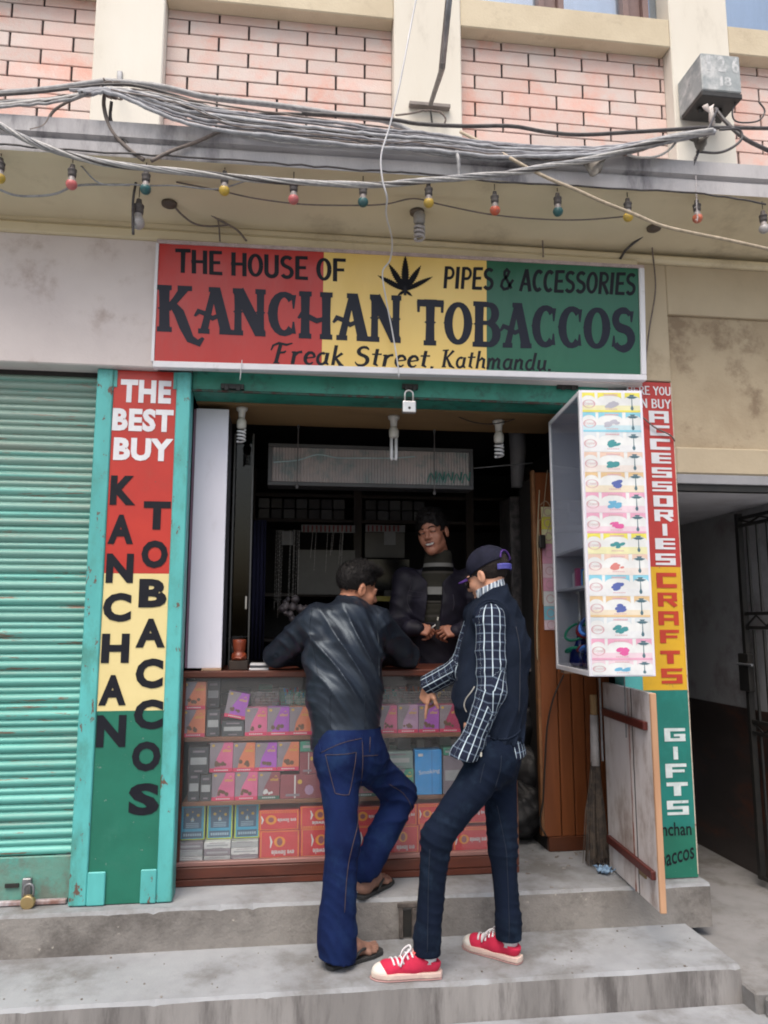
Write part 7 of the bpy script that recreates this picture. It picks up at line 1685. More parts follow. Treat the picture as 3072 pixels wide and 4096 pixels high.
    seam('stitching', [A(1000+x/1.3825, 2900+y/1.3825, .1) for x, y in ((740, 280), (820, 340), (868, 420), (860, 480), (800, 580), (760, 700), (730, 800))], .0012, STITCH, t, bv)
    return t
person_a()
# ---------------------------------------------------------------- man in the vest and plaid shirt
def limb_attr(chains, ref, rad=.055):
    def f(P):
        best = np.full(len(P), 9.); out = np.zeros((len(P), 3))
        for ch in chains:
            L0 = 0
            for a, b in zip(ch[:-1], ch[1:]):
                a, b = np.array(a), np.array(b); v = b-a; L_ = np.linalg.norm(v); d = v/L_; t = ((P-a)@d); tc = np.clip(t, -.05, L_+.05); q = P-a-tc[:, None]*d; dist = np.linalg.norm(q, axis=1)
                r_ = nz(ref-d*(ref@d)); u_ = np.cross(d, r_); th = np.arctan2(q@u_, q@r_); m_ = dist < best
                best[m_] = dist[m_]; out[m_, 0] = th[m_]*rad+1.0; out[m_, 1] = (L0+t)[m_]+1.0; L0 += L_
        return out
    return f
def sneaker(t, heel, toe, ank, zf):
    f = nz(toe-heel); sd = np.cross(V(0, 0, 1), f); h = heel.copy(); h[2] = zf+.004; Ls = np.linalg.norm(toe-heel)/.27
    CAN, RUB, TOE = mat('red_canvas', (.52, .015, .06), (.46, .012, .05), ns=20, rough=.85, bump=.2, bs=300), mat('cream_rubber', (.62, .52, .44), (.55, .40, .36), ns=9, rough=.6, bump=.05, dirt=(.40, .26, .24), dt=.60, ds=14), mat('white_toe_rubber', (.74, .70, .64), ns=9, rough=.45, bump=0)
    pl = [(-.008, 0), (-.002, .026), (.04, .033), (.10, .034), (.16, .042), (.21, .045), (.25, .035), (.272, .012), (.272, -.014), (.25, -.034), (.20, -.041), (.13, -.035), (.05, -.032), (-.002, -.026)]
    for nm, z0, z1, k_, m_ in (('outsole', .0, .006, 1.02, mat('worn_pink_rubber', (.42, .25, .24), rough=.7)), ('rubber_sole', .0062, .028, 1.0, RUB)):
        pts = [h+f*(a*Ls*k_)+sd*b*k_ for a, b in pl]; nn = len(pts); mb = MB()
        mb.add([(p[0], p[1], zf+.001+z0) for p in pts]+[(p[0], p[1], zf+z1) for p in pts], [tuple(range(nn-1, -1, -1)), tuple(range(nn, 2*nn))]+[(i, (i+1) % nn, (i+1) % nn+nn, i+nn) for i in range(nn)]); mb.build(nm, m_, t, bevel=.004, seg=2)
    g = SDF(np.minimum(heel, toe)-V(.09, .09, .01), np.maximum(heel, toe)+V(.09, .09, .16), .003)
    U = lambda a, b, c: h+f*a*Ls+sd*b+V(0, 0, c)
    g.cone(U(.03, 0, .045), U(.11, 0, .045), .029, .033, .02); g.cone(U(.11, 0, .040), U(.215, 0, .030), .034, .030, .02); g.cone(U(.205, .012, .028), U(.215, -.014, .028), .026, .024, .02)
    g.cone(U(.028, 0, .06), U(.05, 0, .075), .028, .031, .015); g.cone(U(.06, 0, .07), U(.115, 0, .068), .030, .026, .02)
    g.cone(U(.052, 0, .078), U(.055, 0, .14), .027, .032, .004, '-'); g.cut(U(0, 0, .016), V(0, 0, -1)); g.cut(U(.04, 0, .066)+V(0, 0, 0), nz(V(0, 0, 1)-f*.30), .09)
    P, Fc = g.mesh(1); skin('canvas_upper', [(P, Fc)], CAN, t); bv = bvh_of(P, Fc)
    g2 = SDF(U(.235, 0, .03)-V(.07, .07, .05), U(.235, 0, .03)+V(.07, .07, .05), .003); g2.ell(U(.222, 0, .024), V(.040, .048, .030), np.array([sd, f, V(0, 0, 1)])); g2.cut(U(.205, 0, 0), -f, .2); g2.cut(U(0, 0, .014), V(0, 0, -1)); skin('toe_cap', [g2.mesh(1)], TOE, t)
    SOCK_ = mat('white_sock', (.72, .73, .76), ns=30, rough=.9, bump=.2, bs=200); MB().tube([tuple(U(.050, 0, .055)), tuple(ank+V(0, 0, .02))], [.035, .035], 16).build('sock', SOCK_, t, smooth=True)
    LACE = mat('white_lace', (.74, .73, .76), ns=30, rough=.8, bump=0); rn = random.Random(int(heel[0]*1000))
    for k in range(5):
        a = .12+.018*k; zt2 = .108-.0075*k-.003
        p0, p1, p2 = U(a-.008, .030, zt2-.030), U(a, 0, zt2-.012), U(a-.008, -.030, zt2-.030)
        def dr(p):
            r_ = bv.ray_cast(Vector(p)+Vector((0, 0, .1)), Vector((0, 0, -1))); return (r_[0]+Vector((0, 0, .003))) if r_[0] else Vector(p)
        pts = [dr(U(a+o, b, .06)) for o, b in ((-.010, .029), (-.004, .015), (0, 0), (.004, -.015), (.008, -.027))]
        MB().tube(spline(pts, 3), .0042, 6).build('lace', LACE, t, smooth=True)
    tg = MB(); n = 6; vs = []
    for i in range(n+1):
        for j in range(4):
            v = i/n; vs.append(tuple(U(.125-.055*v, (j-1.5)*.016*(1-.1*v), .072+.050*v**.8+.004*math.sin(j*1.5))))
    tg.add(vs, [(i*4+j, i*4+j+1, i*4+j+5, i*4+j+4) for i in range(n) for j in range(3)]); o = tg.build('tongue', mat('tongue_red', (.55, .03, .03), (.62, .45, .42), ns=40, rough=.8), t, smooth=True); sm_ = o.modifiers.new('s', 'SOLIDIFY'); sm_.thickness = .004
    for sg in (-1, 1): MB().tube(spline([tuple(U(.115, 0, .088)), tuple(U(.12, .02*sg, .105)), tuple(U(.145, .032*sg, .085)), tuple(U(.16, .036*sg, .05))], 5), .0036, 6).build('lace', LACE, t, smooth=True)
def person_b():
    t = thing('person', 'man in cap, dark vest, plaid shirt and red sneakers pointing at the showcase', 'person', (.75, -.4, TREAD))
    h1, t1 = np.array(atz(1762, 3908, TREAD)), np.array(atz(1500, 3912, TREAD)); h2, t2 = np.array(atz(2080, 3855, TREAD)), np.array(atz(1850, 3782, TREAD))
    t1 = h1+nz(t1-h1)*.268; t2 = h2+nz(t2-h2)*.268
    an1, an2 = h1+nz(t1-h1)*.05+V(0, 0, .10), h2+nz(t2-h2)*.05+V(0, 0, .10)
    kn1, hp1 = A(1748, 3345, -.47), A(1962, 3050, -.42); kn2, hp2 = A(2012, 3400, -.33), A(1992, 3050, -.24)
    pel, wai, chs, nkb = A(1972, 2980, -.33), A(1968, 2880, -.33), A(1974, 2590, -.30), A(1968, 2374, -.315)
    shL, shR = A(1962, 2474, -.44), A(1915, 2460, -.14); elL, wrL = A(1966, 2765, -.475), A(1872, 3005, -.47); elR, wrR = A(1850, 2665, -.13), A(1722, 2735, -.05)
    hc = A(1953, 2308, -.285); fc = nz(V(-.9, .35, 0)); ax = nz(shL-shR)
    s = SDF(V(.2, -.62, TREAD), V(1.3, .15, 1.98), .007)
    s.cone(pel, chs, .09, .10, .05); s.cone(chs, nkb, .09, .055, .04); s.cone(shL, shR, .045, .045, .03)
    for a, b, c_ in ((hp1, kn1, an1), (hp2, kn2, an2)): s.cone(a, b, .065, .045, .03); s.cone(b, c_, .042, .030, .02)
    for a, b, c_ in ((shL, elL, wrL), (shR, elR, wrR)): s.cone(a, b, .040, .032, .02); s.cone(b, c_, .032, .024, .015)
    parts = [s.mesh(1)]
    F = frame(V(-.68, .66, -.30), V(-.06, .05, 1)); hs_, T = head_sdf(hc, F, SKINB, mouth='closed', sc_=.97); hs_.cone(T(0, -.008, -.06), nkb-V(0, 0, .01), .046, .048, .02); parts.append(hs_.mesh(1))
    g = SDF(wrR-V(.17, .15, .19), wrR+V(.1, .15, .1), .003); d_ = V(-.28, .10, -.9)
    hand(g, wrR+nz(V(-.5, .2, -.6))*.012, d_, V(.75, .45, .1), 1, [(.10, .12, .08), (1.0, 1.0, .5), (1.15, 1.1, .6), (1.25, 1.1, .6)], (.7, .45), q=.84); parts.append(g.mesh(1))
    g = SDF(wrL-V(.14, .12, .16), wrL+V(.12, .12, .1), .0035); hand(g, wrL+V(.015, .015, .075), V(.30, .15, -.9), V(.6, .5, .2), -1, [(.6, .7, .5)]*4, q=.85); parts.append(g.mesh(1))
    skin('body', parts, SKINB, t)
    # cropped hair under the cap
    g = hair_sdf(hc, F, T, [], .006, nape=(-.09, -.075), seed=5, q=.97, amp=.0012); P, Fc = g.mesh(1); skin('hair', [(P, Fc)], mat('cropped_hair', (.022, .018, .017), (.035, .028, .026), ns=200, rough=.8, bump=.4, bs=300, spec=.1), t)
    # cap
    CAP = mat('black_cap_cloth', (.010, .011, .022), (.014, .015, .030), ns=30, rough=.9, bump=.2, bs=250, spec=.2); PUR = mat('purple_cloth', (.055, .015, .16), (.045, .012, .13), ns=30, rough=.85, bump=.1); PUL = mat('violet_strap', (.10, .10, .42), ns=30, rough=.6, bump=0)
    q = .97; c = SDF(hc-V(.17, .17, .1), hc+V(.17, .17, .2), .003); c.ell(T(0, -.016, .052), V(.089, .106, .090)*q, F)
    up = nz(F[2]*1-F[1]*.10+0*F[0]); c.cut(T(0, 0, .030), -nz(F[2]+F[1]*.18)); c.ell(T(0, -.016, .047), V(.082, .099, .083)*q, F, .002, '-')
    c.ell(T(0, -.112, .038), V(.040, .05, .036)*q, F, .004, '-'); c.disp(lambda X, Y, Z: .0006*sn(X, Y, Z, (60, 60, 60), 3)); P, Fc = c.mesh(1); skin('cap', [(P, Fc)], CAP, t); cbv = bvh_of(P, Fc)
    mb = MB(); n = 14; vs = []
    for i in range(n+1):
        a = math.pi*i/n
        for r_, zz_ in ((1, 0), (1, -.004)):
            vs.append(tuple(T(.078*math.cos(a)*r_, .062+.002, .026-.010*abs(math.cos(a))**2+zz_)))
            vs.append(tuple(T(.076*math.cos(a)*r_, .066+.082*math.sin(a)**.75, .022-.016*abs(math.cos(a))**2+zz_)))
    mb.add(vs, [f for i in range(n) for f in ((4*i, 4*i+1, 4*i+5, 4*i+4), (4*i+2, 4*i+6, 4*i+7, 4*i+3), (4*i+1, 4*i+3, 4*i+7, 4*i+5))]); mb.build('visor', PUR, t)
    st_ = [tuple(T(.092*math.sin(R(a))*q, (-.016-.104*math.cos(R(a)))*q, .012+.003*abs(a)/30)) for a in range(-42, 43, 12)]
    mb = MB()
    for w_ in (-.010, -.004, .002, .007): mb.tube([(p[0], p[1], p[2]+w_) for p in st_], .0042, 6)
    mb.build('strap', PUL, t, smooth=True)
    seam('embroidery', [T(.046*math.cos(R(a)), -.35, .040+.047*math.sin(R(a))) for a in range(8, 173, 12)], .0048, PUR, t, cbv, .002, direction=np.array(F[1]))
    MB().lathe([(.001, 0), (.006, 0), (.005, .004), (.001, .005)], tuple(T(0, -.016, .052+.088)), 'z', 8).build('button', PUR, t)
    # sunglasses
    SG_ = mat('sunglass_black', (.006, .006, .007), rough=.1, bump=0); mb = MB()
    for sg in (-1, 1):
        mb.tube(spline([tuple(T(sg*.078, .0, .012)), tuple(T(sg*.080, .05, .012)), tuple(T(sg*.066, .088, .010))], 4), .0028, 6)
    o = mb.build('glasses_frame', SG_, t, smooth=True)
    for sg in (-1, 1):
        g = SDF(T(sg*.034, .095, .002)-V(.05, .05, .05), T(sg*.034, .095, .002)+V(.05, .05, .05), .003); F2 = F.copy(); g.ell(T(sg*.034, .092, .0), V(.032, .012, .024), F2); skin('lens', [g.mesh(1)], SG_, t)
    # trousers
    j = SDF(V(.30, -.62, TREAD), V(1.25, .05, 1.08), .005)
    j.cone(hp1, kn1, .085, .060, .03); j.cone(kn1, an1+V(0, 0, .04), .059, .047, .02); j.cone(an1+V(0, 0, .06), an1+V(0, 0, -.012), .050, .052, .02)
    j.cone(hp2, kn2, .082, .058, .03); j.cone(kn2, an2+V(0, 0, .04), .057, .047, .02); j.cone(an2+V(0, 0, .06), an2+V(0, 0, -.012), .050, .052, .02)
    j.cone(hp1+V(.02, .01, .02), hp2+V(.0, -.01, .02), .088, .086, .05); j.cone(pel+V(0, 0, -.05), pel+V(0, 0, .06), .120, .112, .05, fl=(fc, 1.12))
    def jf(X, Y, Z):
        k1 = np.exp(-((X-kn1[0])**2+(Y-kn1[1])**2+(Z-kn1[2])**2)/.10**2)*1.2; k2 = np.exp(-((X-kn2[0])**2+(Z-kn2[2]-.02)**2)/.10**2); hh_ = np.exp(-((X-hp1[0])**2+(Z-hp1[2]+.09)**2)/.12**2); al = np.exp(-((Z-TREAD-.2)/.13)**2)*.5
        ph = Z*78+X*22+2.0*sn(X, Y, Z, (10, 10, 4), 51); ph2 = (Z*.8+X*.62)*70+2*sn(X, Y, Z, (8, 8, 6), 52)
        return -.0115*ridge(ph)*(k1+k2+al)*(.6+.4*sn(X, Y, Z, (14, 14, 8), 53))-.008*ridge(ph2)*hh_*(.6+.4*sn(X, Y, Z, (9, 9, 9), 54))-.0018*sn(X, Y, Z, (35, 35, 16), 55)
    j.disp(jf)
    for a in (an1, an2): j.cut(a+V(0, 0, -.018), V(0, 0, -1), .12); j.cone(a-V(0, 0, .07), a+V(0, 0, .012), .040, .040, .003, '-')
    P, Fc = j.mesh(1); skin('jeans', [(P, Fc)], DENID, t); bv = bvh_of(P, Fc); DS = mat('dim_stitch', (.018, .026, .045), rough=.9, bump=0)
    for pts in ([A(1000+x/1.3825, 2900+y/1.3825, -.4) for x, y in ((1350, 145), (1340, 230), (1320, 320))], [A(1000+x/1.3825, 2900+y/1.3825, -.4) for x, y in ((1262, 190), (1245, 250), (1235, 290))], [A(1000+x/1.3825, 2900+y/1.3825, -.4) for x, y in ((965, 640), (960, 800), (958, 1000), (955, 1200))], [A(1000+x/1.3825, 2900+y/1.3825, -.3) for x, y in ((1350, 430), (1380, 640), (1395, 900), (1395, 1150))]):
        seam('stitching', pts, .0011, DS, t, bv)
    mb = MB().tube([A(1925, 3010, -.53), A(1924, 3026, -.53)], .004, 6); mb.build('key_clip', mat('pale_metal', (.6, .58, .5), rough=.3), t)
    # plaid shirt: sleeves, hem and collar
    g = SDF(V(.35, -.62, .75), V(1.25, .12, 1.75), .0048)
    g.cone(shL+V(0, 0, .0), elL, .064, .058, .02); g.cone(elL, wrL, .057, .044, .02); g.cone(wrL+V(.02, .0, .035), wrL+V(-.022, .0, -.015), .050, .058, .012)
    cd = nz(wrL-elL); g.cut(wrL+V(-.01, 0, -.035), nz(V(-.25, 0, -1)), .09)
    g.cone(shR, elR, .060, .054, .02); g.cone(elR, wrR, .052, .042, .02); d2 = nz(wrR-elR); g.cone(wrR-d2*.03, wrR+d2*.022, .043, .047, .01); g.cut(wrR+d2*.028, d2, .08)
    g.cone(wrR, wrR+d2*.1, .034, .04, .003, '-'); g.cone(wrL, wrL+V(-.03, 0, -.09), .042, .048, .003, '-')
    g.cone(pel+V(0, 0, -.03), pel+V(0, 0, .12), .157, .122, .03, fl=(fc, 1.12)); g.cut(pel+V(0, 0, -.052), nz(V(.12, 0, -1)), .17)
    g.disp(lambda X, Y, Z: -.007*ridge((Z*.9+X*.3)*42+2.2*sn(X, Y, Z, (9, 9, 9), 61))*(.5+.5*sn(X, Y, Z, (12, 12, 12), 62).clip(-1, 1))-.0015*sn(X, Y, Z, (40, 40, 40), 63))
    at_ = limb_attr([[shL, elL, wrL, wrL+V(-.03, 0, -.08)], [shR, elR, wrR]], V(1., .6, 0)); wv = lambda P: np.where((P[:, 2] < pel[2]+.13)[:, None] & (P[:, 0] > wrL[0]+.075)[:, None], np.stack([P[:, 0]*.9+P[:, 1]*.5+2, P[:, 2]+2, P[:, 2]*0], 1), at_(P))
    skin('shirt', [g.mesh(1)], PLAID, t, attr=wv)
    # vest
    v = SDF(V(.55, -.62, .85), V(1.25, .12, 1.80), .0048); lo_ = pel+V(0, 0, .055)
    v.cone(lo_, A(1962, 2790, -.33), .146, .158, .05, fl=(fc, 1.10)); v.cone(A(1960, 2780, -.33), chs+V(.01, 0, 0), .156, .152, .06, fl=(fc, 1.08)); v.cone(chs, A(1988, 2468, -.29), .150, .110, .06, fl=(fc, 1.08))
    v.cone(shL-ax*.02+V(0, 0, .0), shR+ax*.02, .078, .072, .04); v.cone(A(1982, 2455, -.28), nkb+V(.012, 0, -.012), .096, .074, .035)
    v.cone(nkb+V(.010, 0, -.03), nkb+V(.002, .006, .018), .076, .074, .01); v.cut(nkb+V(0, 0, .020), nz(V(-.42, .12, 1)), .11)
    def vf(X, Y, Z):
        u = X-chs[0]; ph = (u*.9-Z*.55)*48+2*sn(X, Y, Z, (8, 8, 6), 71)
        return -.012*ridge(ph)*(.5+.5*sn(X, Y, Z, (8, 8, 6), 72).clip(-1, 1))-.004*sn(X, Y, Z, (22, 22, 12), 73)-.0012*sn(X, Y, Z, (70, 70, 70), 74)
    v.disp(vf)
    v.cut(shL+ax*.016+V(0, 0, -.03), ax, .10);  v.cut(lo_+V(0, 0, -.052), nz(V(.10, 0, -1)))
    v.cone(shL-ax*.004+V(0, 0, -.012), shL+ax*.2, .058, .066, .008, '-'); v.cone(nkb+V(-.004, .004, .0), nkb+V(-.02, .01, .10), .060, .066, .005, '-'); v.cone(lo_-V(0, 0, .14), lo_-V(0, 0, .045), .15, .143, .004, '-', fl=(fc, 1.10))
    P, Fc = v.mesh(1); skin('vest', [(P, Fc)], VEST, t); bv = bvh_of(P, Fc); ZP = mat('pale_zip', (.50, .48, .44), rough=.5, bump=0)
    z2_ = lambda *p: [A(1000+x/1.3825, 2000+y/1.3825, -.45) for x, y in p]
    seam('pocket_zip', z2_((1238, 1030), (1222, 1060), (1200, 1100), (1192, 1140), (1205, 1175)), .0026, ZP, t, bv, .002)
    for pts in (z2_((1178, 760), (1172, 860), (1172, 960), (1170, 1010)), z2_((1480, 700), (1495, 850), (1490, 1000), (1478, 1180))): seam('seam', pts, .0016, mat('vest_seam', (.03, .035, .05), rough=.9, bump=0), t, bv)
    seam('ribbed_hem', z2_((1290, 1300), (1340, 1316), (1400, 1318), (1460, 1300), (1495, 1270)), .004, VEST, t, bv)
    # armhole edge and collars
    ce = shL+ax*.004; u1 = nz(np.cross(ax, V(0, 0, 1))); u2 = np.cross(u1, ax)
    MB().tube([tuple(ce+u1*.073*math.cos(R(a))+u2*.078*math.sin(R(a))) for a in range(0, 361, 15)], .0062, 8).build('armhole_edge', VEST, t, smooth=True)
    cl = SDF(nkb-V(.1, .1, .08), nkb+V(.1, .1, .1), .003); cl.cone(nkb+V(.002, 0, -.02), nkb+V(-.008, .006, .040), .067, .066, .01); cl.cone(nkb+V(0, 0, -.03), nkb+V(-.014, .008, .09), .060, .062, .003, '-'); cl.cut(nkb+V(-.01, 0, .040), nz(V(-.42, .12, 1)))
    skin('shirt_collar', [cl.mesh(1)], plaid('plaid_collar', (.20, .24, .30), (.6, .66, .7), (.05, .06, .09), .016, .018, .005, .005), t, attr=lambda P: P+2)
    sneaker(t, h1, t1, an1, TREAD); sneaker(t, h2, t2, an2, TREAD)
    return t
person_b()

# ---------------------------------------------------------------- seller behind the counter
def person_c():
    t = thing('person', 'smiling seller in a dark jacket and striped sweater standing behind the counter', 'person', (.85, .76, SILL))
    hc = A(1732, 2136, .72); nkb = A(1756, 2250, .78); chs = A(1745, 2420, .80); pel = A(1755, 2740, .84); shR, shL = A(1618, 2318, .82), A(1882, 2318, .82)
    elR, elL = A(1592, 2510, .80), A(1915, 2510, .80); wrR, wrL = A(1655, 2512, .60), A(1838, 2524, .60)
    s = SDF(V(.35, .45, SILL), V(1.4, 1.15, 2.25), .007); s.cone(pel, chs, .10, .105, .05, fl=(V(0, 1, 0), 1.6)); s.cone(chs, nkb, .10, .05, .05, fl=(V(0, 1, 0), 1.5)); s.cone(shL, shR, .045, .045, .02)
    for sg in (-1, 1):
        hp, kn, an = pel+V(sg*.09, 0, -.06), V(pel[0]+sg*.11, pel[1]-.02, SILL+.48), V(pel[0]+sg*.11, pel[1]+.02, SILL+.08); s.cone(hp, kn, .075, .05, .03); s.cone(kn, an, .048, .034, .02); s.cone(an-V(0, -.02, .04), an-V(0, .14, .045), .034, .030, .02)
    for a, b, c_ in ((shL, elL, wrL), (shR, elR, wrR)): s.cone(a, b, .042, .034, .02); s.cone(b, c_, .034, .025, .015)
    parts = [s.mesh(1)]
    F = frame(V(-.50, -.85, -.06), V(-.20, .02, 1)); hs_, T = head_sdf(hc, F, SKINC, mouth='smile', sc_=1.07, h=.0026); hs_.cone(T(0, -.03, -.09), nkb-V(0, 0, .02), .052, .058, .02); parts.append(hs_.mesh(1))
    for W, d_, sd, cu in ((wrR, V(.93, -.15, -.18), 1, [(.75, .8, .5), (.95, 1.0, .6), (1.0, 1.1, .7), (1.1, 1.1, .7)]), (wrL, V(-.93, -.15, -.05), -1, [(.5, .8, .5), (.7, .9, .6), (.85, 1.0, .6), (.95, 1.0, .6)])):
        g = SDF(W-V(.18, .14, .13), W+V(.18, .14, .13), .003); hand(g, W, d_, V(0, .75, -.55), sd, cu, (.6, .5), q=.95); parts.append(g.mesh(1))
    skin('body', parts, SKINC, t)
    TEE, EYE, LIP = mat('teeth', (.62, .60, .56), rough=.25, bump=0), mat('eye_dark', (.06, .04, .035)), mat('dark_lips', (.20, .055, .05), rough=.5, bump=0)
    MB().tube(spline([tuple(T(-.025, .081, -.0545)), tuple(T(-.009, .0915, -.0605)), tuple(T(.009, .0915, -.0605)), tuple(T(.025, .081, -.0545))], 4), [.003]+[.0058]*11+[.003], 6).build('teeth', TEE, t, smooth=True)
    MB().tube(spline([tuple(T(-.031, .077, -.049)), tuple(T(-.012, .0925, -.0515)), tuple(T(.012, .0925, -.0515)), tuple(T(.031, .077, -.049))], 4), .0035, 6).build('upper_lip', LIP, t, smooth=True)
    MB().tube(spline([tuple(T(-.030, .078, -.052)), tuple(T(-.013, .090, -.0700)), tuple(T(.013, .090, -.0700)), tuple(T(.030, .078, -.052))], 4), .0042, 6).build('lower_lip', LIP, t, smooth=True)
    for sg in (-1, 1):
        MB().tube(spline([tuple(T(sg*.019, .087, .003)), tuple(T(sg*.031, .0895, .0035)), tuple(T(sg*.044, .082, .002))], 4), .0036, 6).build('eye', EYE, t, smooth=True)
        MB().tube(spline([tuple(T(sg*.013, .100, .022)), tuple(T(sg*.030, .098, .030)), tuple(T(sg*.050, .083, .023))], 4), [.0020]+[.0030]*7+[.0012], 6).build('eyebrow', HAIR, t, smooth=True)
    g = hair_sdf(hc, F, T, [((0, .03, .100), (.062, .06, .030))], .008, hl=(.08, .062), nape=(-.09, -.07), seed=8, q=1.07); P, Fc = g.mesh(1); N_ = vnormals(P, Fc); skin('hair', [(P, Fc)], HAIR, t)
    strands('hair_tips', P, N_, ((P-hc)@F.T)[:, 2] > .0, t, HAIR, 2200, .020, .0011, F[1]*.4+F[2]*.4, 5)
    # striped sweater
    SWE = mat('olive_sweater', (.05, .047, .04), (.04, .037, .033), ns=40, rough=.95, bump=.3, bs=200, spec=.1); m_ = SWE.copy(); m_.name = 'striped_sweater'
    N = m_.node_tree.nodes; L = m_.node_tree.links; b = N['Principled BSDF']; src = b.inputs['Base Color'].links[0].from_socket
    at_ = N.new('ShaderNodeNewGeometry'); sp = N.new('ShaderNodeSeparateXYZ'); L.new(at_.outputs['Position'], sp.inputs[0]); mr_ = N.new('ShaderNodeMapRange'); L.new(sp.outputs[2], mr_.inputs[0])
    z1_, z0_ = A(1740, 2250, .68)[2], A(1740, 2600, .68)[2]; mr_.inputs[1].default_value = z0_; mr_.inputs[2].default_value = z1_; cr_ = N.new('ShaderNodeValToRGB'); L.new(mr_.outputs[0], cr_.inputs[0]); cr_.color_ramp.interpolation = 'CONSTANT'
    zf = lambda y: (A(1740, y, .68)[2]-z0_)/(z1_-z0_); e = cr_.color_ramp.elements; OL, BK, PL, GR_ = (.042, .040, .033, 1), (.006, .006, .006, 1), (.22, .22, .21, 1), (.07, .065, .058, 1)
    seq_ = [(2600, OL), (2470, GR_), (2460, OL), (2415, BK), (2410, GR_), (2404, BK), (2378, PL), (2346, OL), (2292, GR_), (2285, OL), (2283, BK), (2266, PL), (2252, OL)]
    e[0].position = 0; e[0].color = OL; e[1].position = .999; e[1].color = OL
    for y, c_ in seq_[1:-1]:
        k = e.new(max(0, min(1, zf(y)))); k.color = c_
    L.new(cr_.outputs[0], b.inputs['Base Color'])
    g = SDF(V(.5, .5, .9), V(1.3, 1.1, 1.95), .005); g.cone(pel+V(0, 0, .0), chs, .135, .138, .05, fl=(V(0, 1, 0), 1.3)); g.cone(chs, A(1750, 2330, .80), .138, .105, .05, fl=(V(0, 1, 0), 1.25)); g.cone(A(1752, 2300, .79), nkb+V(-.008, -.02, .034), .092, .078, .03); g.cone(nkb+V(0, 0, .0), nkb+V(-.014, -.03, .12), .062, .074, .004, '-')
    g.disp(lambda X, Y, Z: -.003*ridge(Z*60+2*sn(X, Y, Z, (9, 9, 9), 81))); skin('sweater', [g.mesh(1)], m_, t)
    # open jacket
    g = SDF(V(.38, .45, .85), V(1.42, 1.15, 1.95), .0052); g.cone(pel+V(0, 0, -.04), chs, .168, .168, .05, fl=(V(0, 1, 0), 1.25)); g.cone(chs, A(1750, 2350, .81), .168, .12, .05, fl=(V(0, 1, 0), 1.2)); g.cone(shL+V(-.02, 0, -.02), shR+V(.02, 0, -.02), .075, .075, .05)
    for a, b_, c_ in ((shL, elL, wrL), (shR, elR, wrR)): g.cone(a, b_, .072, .062, .03); g.cone(b_, c_, .060, .044, .02)
    g.cone(A(1755, 2320, .80), nkb+V(0, .015, .02), .095, .080, .03)
    g.disp(lambda X, Y, Z: -.009*ridge((Z+.3*X)*36+2.5*sn(X, Y, Z, (8, 8, 8), 91))*(.5+.5*sn(X, Y, Z, (9, 9, 9), 92).clip(-1, 1))-.0015*sn(X, Y, Z, (40, 40, 40), 93))
    cxn = A(1745, 2400, .62); sl, X, Y, Z = g.sub(g.lo, g.lo+g.n*g.h)
    wgap = .042+.12*np.clip((Z-A(1745, 2330, .62)[2])/.12, 0, 1)**1.3; gap = np.maximum(np.maximum(np.abs(X-cxn[0]-.12*(Z-cxn[2]))-wgap, Y-(chs[1]-.02)), (wrR[2]+.03)-Z); g.D[sl] = np.maximum(g.D[sl], -gap)
    g.cone(nkb+V(0, 0, -.02), nkb+V(-.01, -.03, .12), .066, .075, .004, '-')
    for w_, e_ in ((wrR, elR), (wrL, elL)): dd = nz(w_-e_); g.cut(w_+dd*.0, dd, .07)
    g.cone(wrR+V(-.02, .02, 0), wrR+V(.022, .0, -.006), .046, .040, .01); g.cone(wrL+V(.02, .02, 0), wrL+V(-.022, .0, -.003), .046, .040, .01)
    P, Fc = g.mesh(1); skin('jacket', [(P, Fc)], NYLON, t); bv = bvh_of(P, Fc)
    zz_ = lambda *p: [A(1300+x/2.765, 2050+y/2.765, .6) for x, y in p]; SE = mat('jacket_seam', (.04, .035, .055), rough=.6, bump=0)
    for pts in (zz_((970, 850), (1050, 870), (1110, 880)), zz_((960, 900), (1040, 925), (1100, 925)), zz_((1450, 900), (1455, 1000), (1440, 1080)), zz_((985, 700), (1000, 780), (960, 900), (960, 1000), (1010, 1110))): seam('seam', pts, .0016, SE, t, bv)
    # black trousers
    g = SDF(V(.5, .5, SILL), V(1.3, 1.15, 1.15), .007); g.cone(pel+V(0, 0, -.05), pel+V(0, 0, .05), .135, .13, .05, fl=(V(0, 1, 0), 1.25))
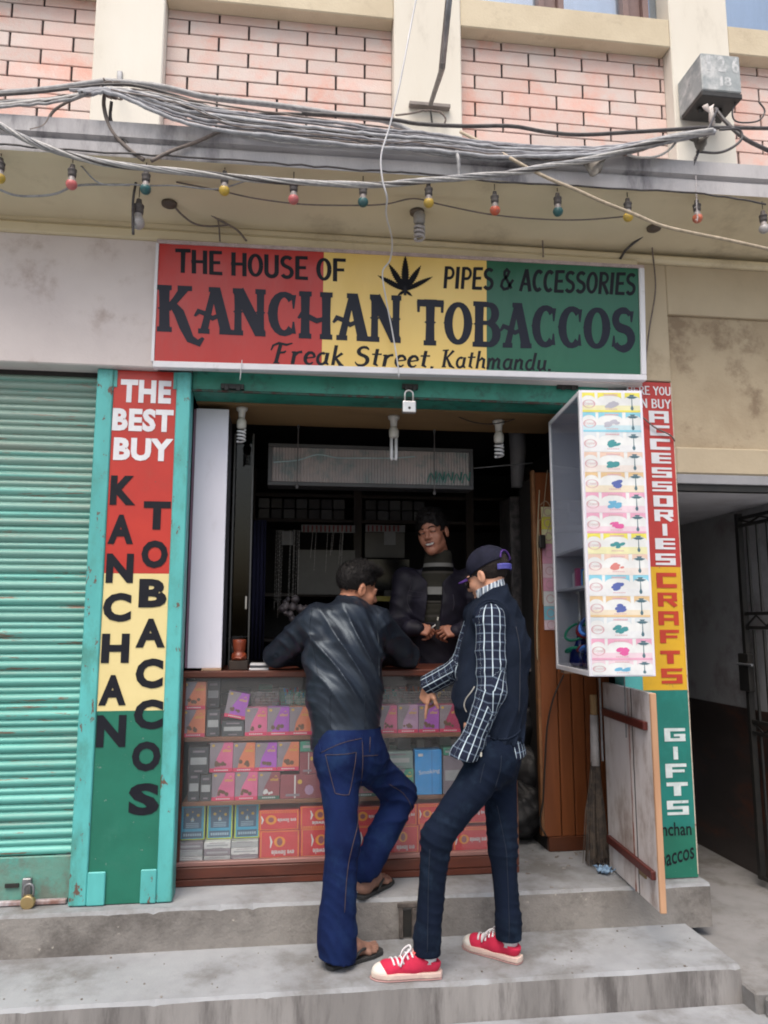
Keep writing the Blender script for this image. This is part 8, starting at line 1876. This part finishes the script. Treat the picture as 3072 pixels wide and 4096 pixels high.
    for sg in (-1, 1): g.cone(pel+V(sg*.09, 0, -.06), V(pel[0]+sg*.11, pel[1]-.02, SILL+.48), .095, .075, .03); g.cone(V(pel[0]+sg*.11, pel[1]-.02, SILL+.48), V(pel[0]+sg*.11, pel[1]+.02, SILL+.07), .072, .062, .02)
    skin('trousers', [g.mesh(1)], mat('black_cloth', (.010, .010, .012), ns=20, rough=.9, bump=.2, spec=.1), t)
    ci = thing('cigarette', 'short white cigarette held between the hands of the seller', 'cigarette', tuple(wrR+V(.10, -.06, -.01)))
    p = A(1300+1175/2.765, 2050+1280/2.765, .535); MB().tube([tuple(p), tuple(p+V(.022, -.01, .018))], .0042, 8).build('paper_roll', mat('cigarette_paper', (.62, .60, .58), rough=.7, bump=0), ci, smooth=True)
    lg = thing('lighter', 'small dark lighter with a pale tip in the seller hand', 'lighter', tuple(A(1300+1250/2.765, 2050+1230/2.765, .53)))
    p = A(1300+1245/2.765, 2050+1235/2.765, .54); MB().hexa([tuple(p+V(*q_)) for q_ in ((-.012, -.008, -.03), (.012, -.008, -.03), (.012, .008, -.03), (-.012, .008, -.03), (-.012, -.008, .02), (.012, -.008, .02), (.012, .008, .02), (-.012, .008, .02))]).build('lighter_body', BLACK, lg, bevel=.003)
    MB().tube([tuple(p+V(0, 0, .021)), tuple(p+V(.004, 0, .038))], .0045, 8).build('lighter_tip', mat('pale_metal', (.6, .58, .5), rough=.3), lg)
    return t
person_c()
# dark plastic bags, slumped and creased
for k, (x, y, z, r_) in enumerate(((1.33, .72, SILL+.15, .15), (1.41, .80, SILL+.36, .14), (1.31, .82, SILL+.60, .15), (1.38, .85, SILL+.84, .14))):
    g = SDF(V(x-.24, y-.24, z-.26), V(x+.24, y+.24, z+.30), .009); g.ell(V(x, y, z), V(r_*1.05, r_*.9, r_*1.0)); g.cone(V(x, y, z+r_*.6), V(x+.02, y, z+r_*1.35), .05, .015, .04)
    g.disp(lambda X, Y, Z: .014*sn(X, Y, Z, (22, 22, 22), k+300)+.009*ridge(X*30+Z*24+2*sn(X, Y, Z, (9, 9, 9), k)))
    skin('bag', [g.mesh(1)], DKB, ck)
for o in list(bpy.data.objects):
    if '_o' in o: del o['_o']
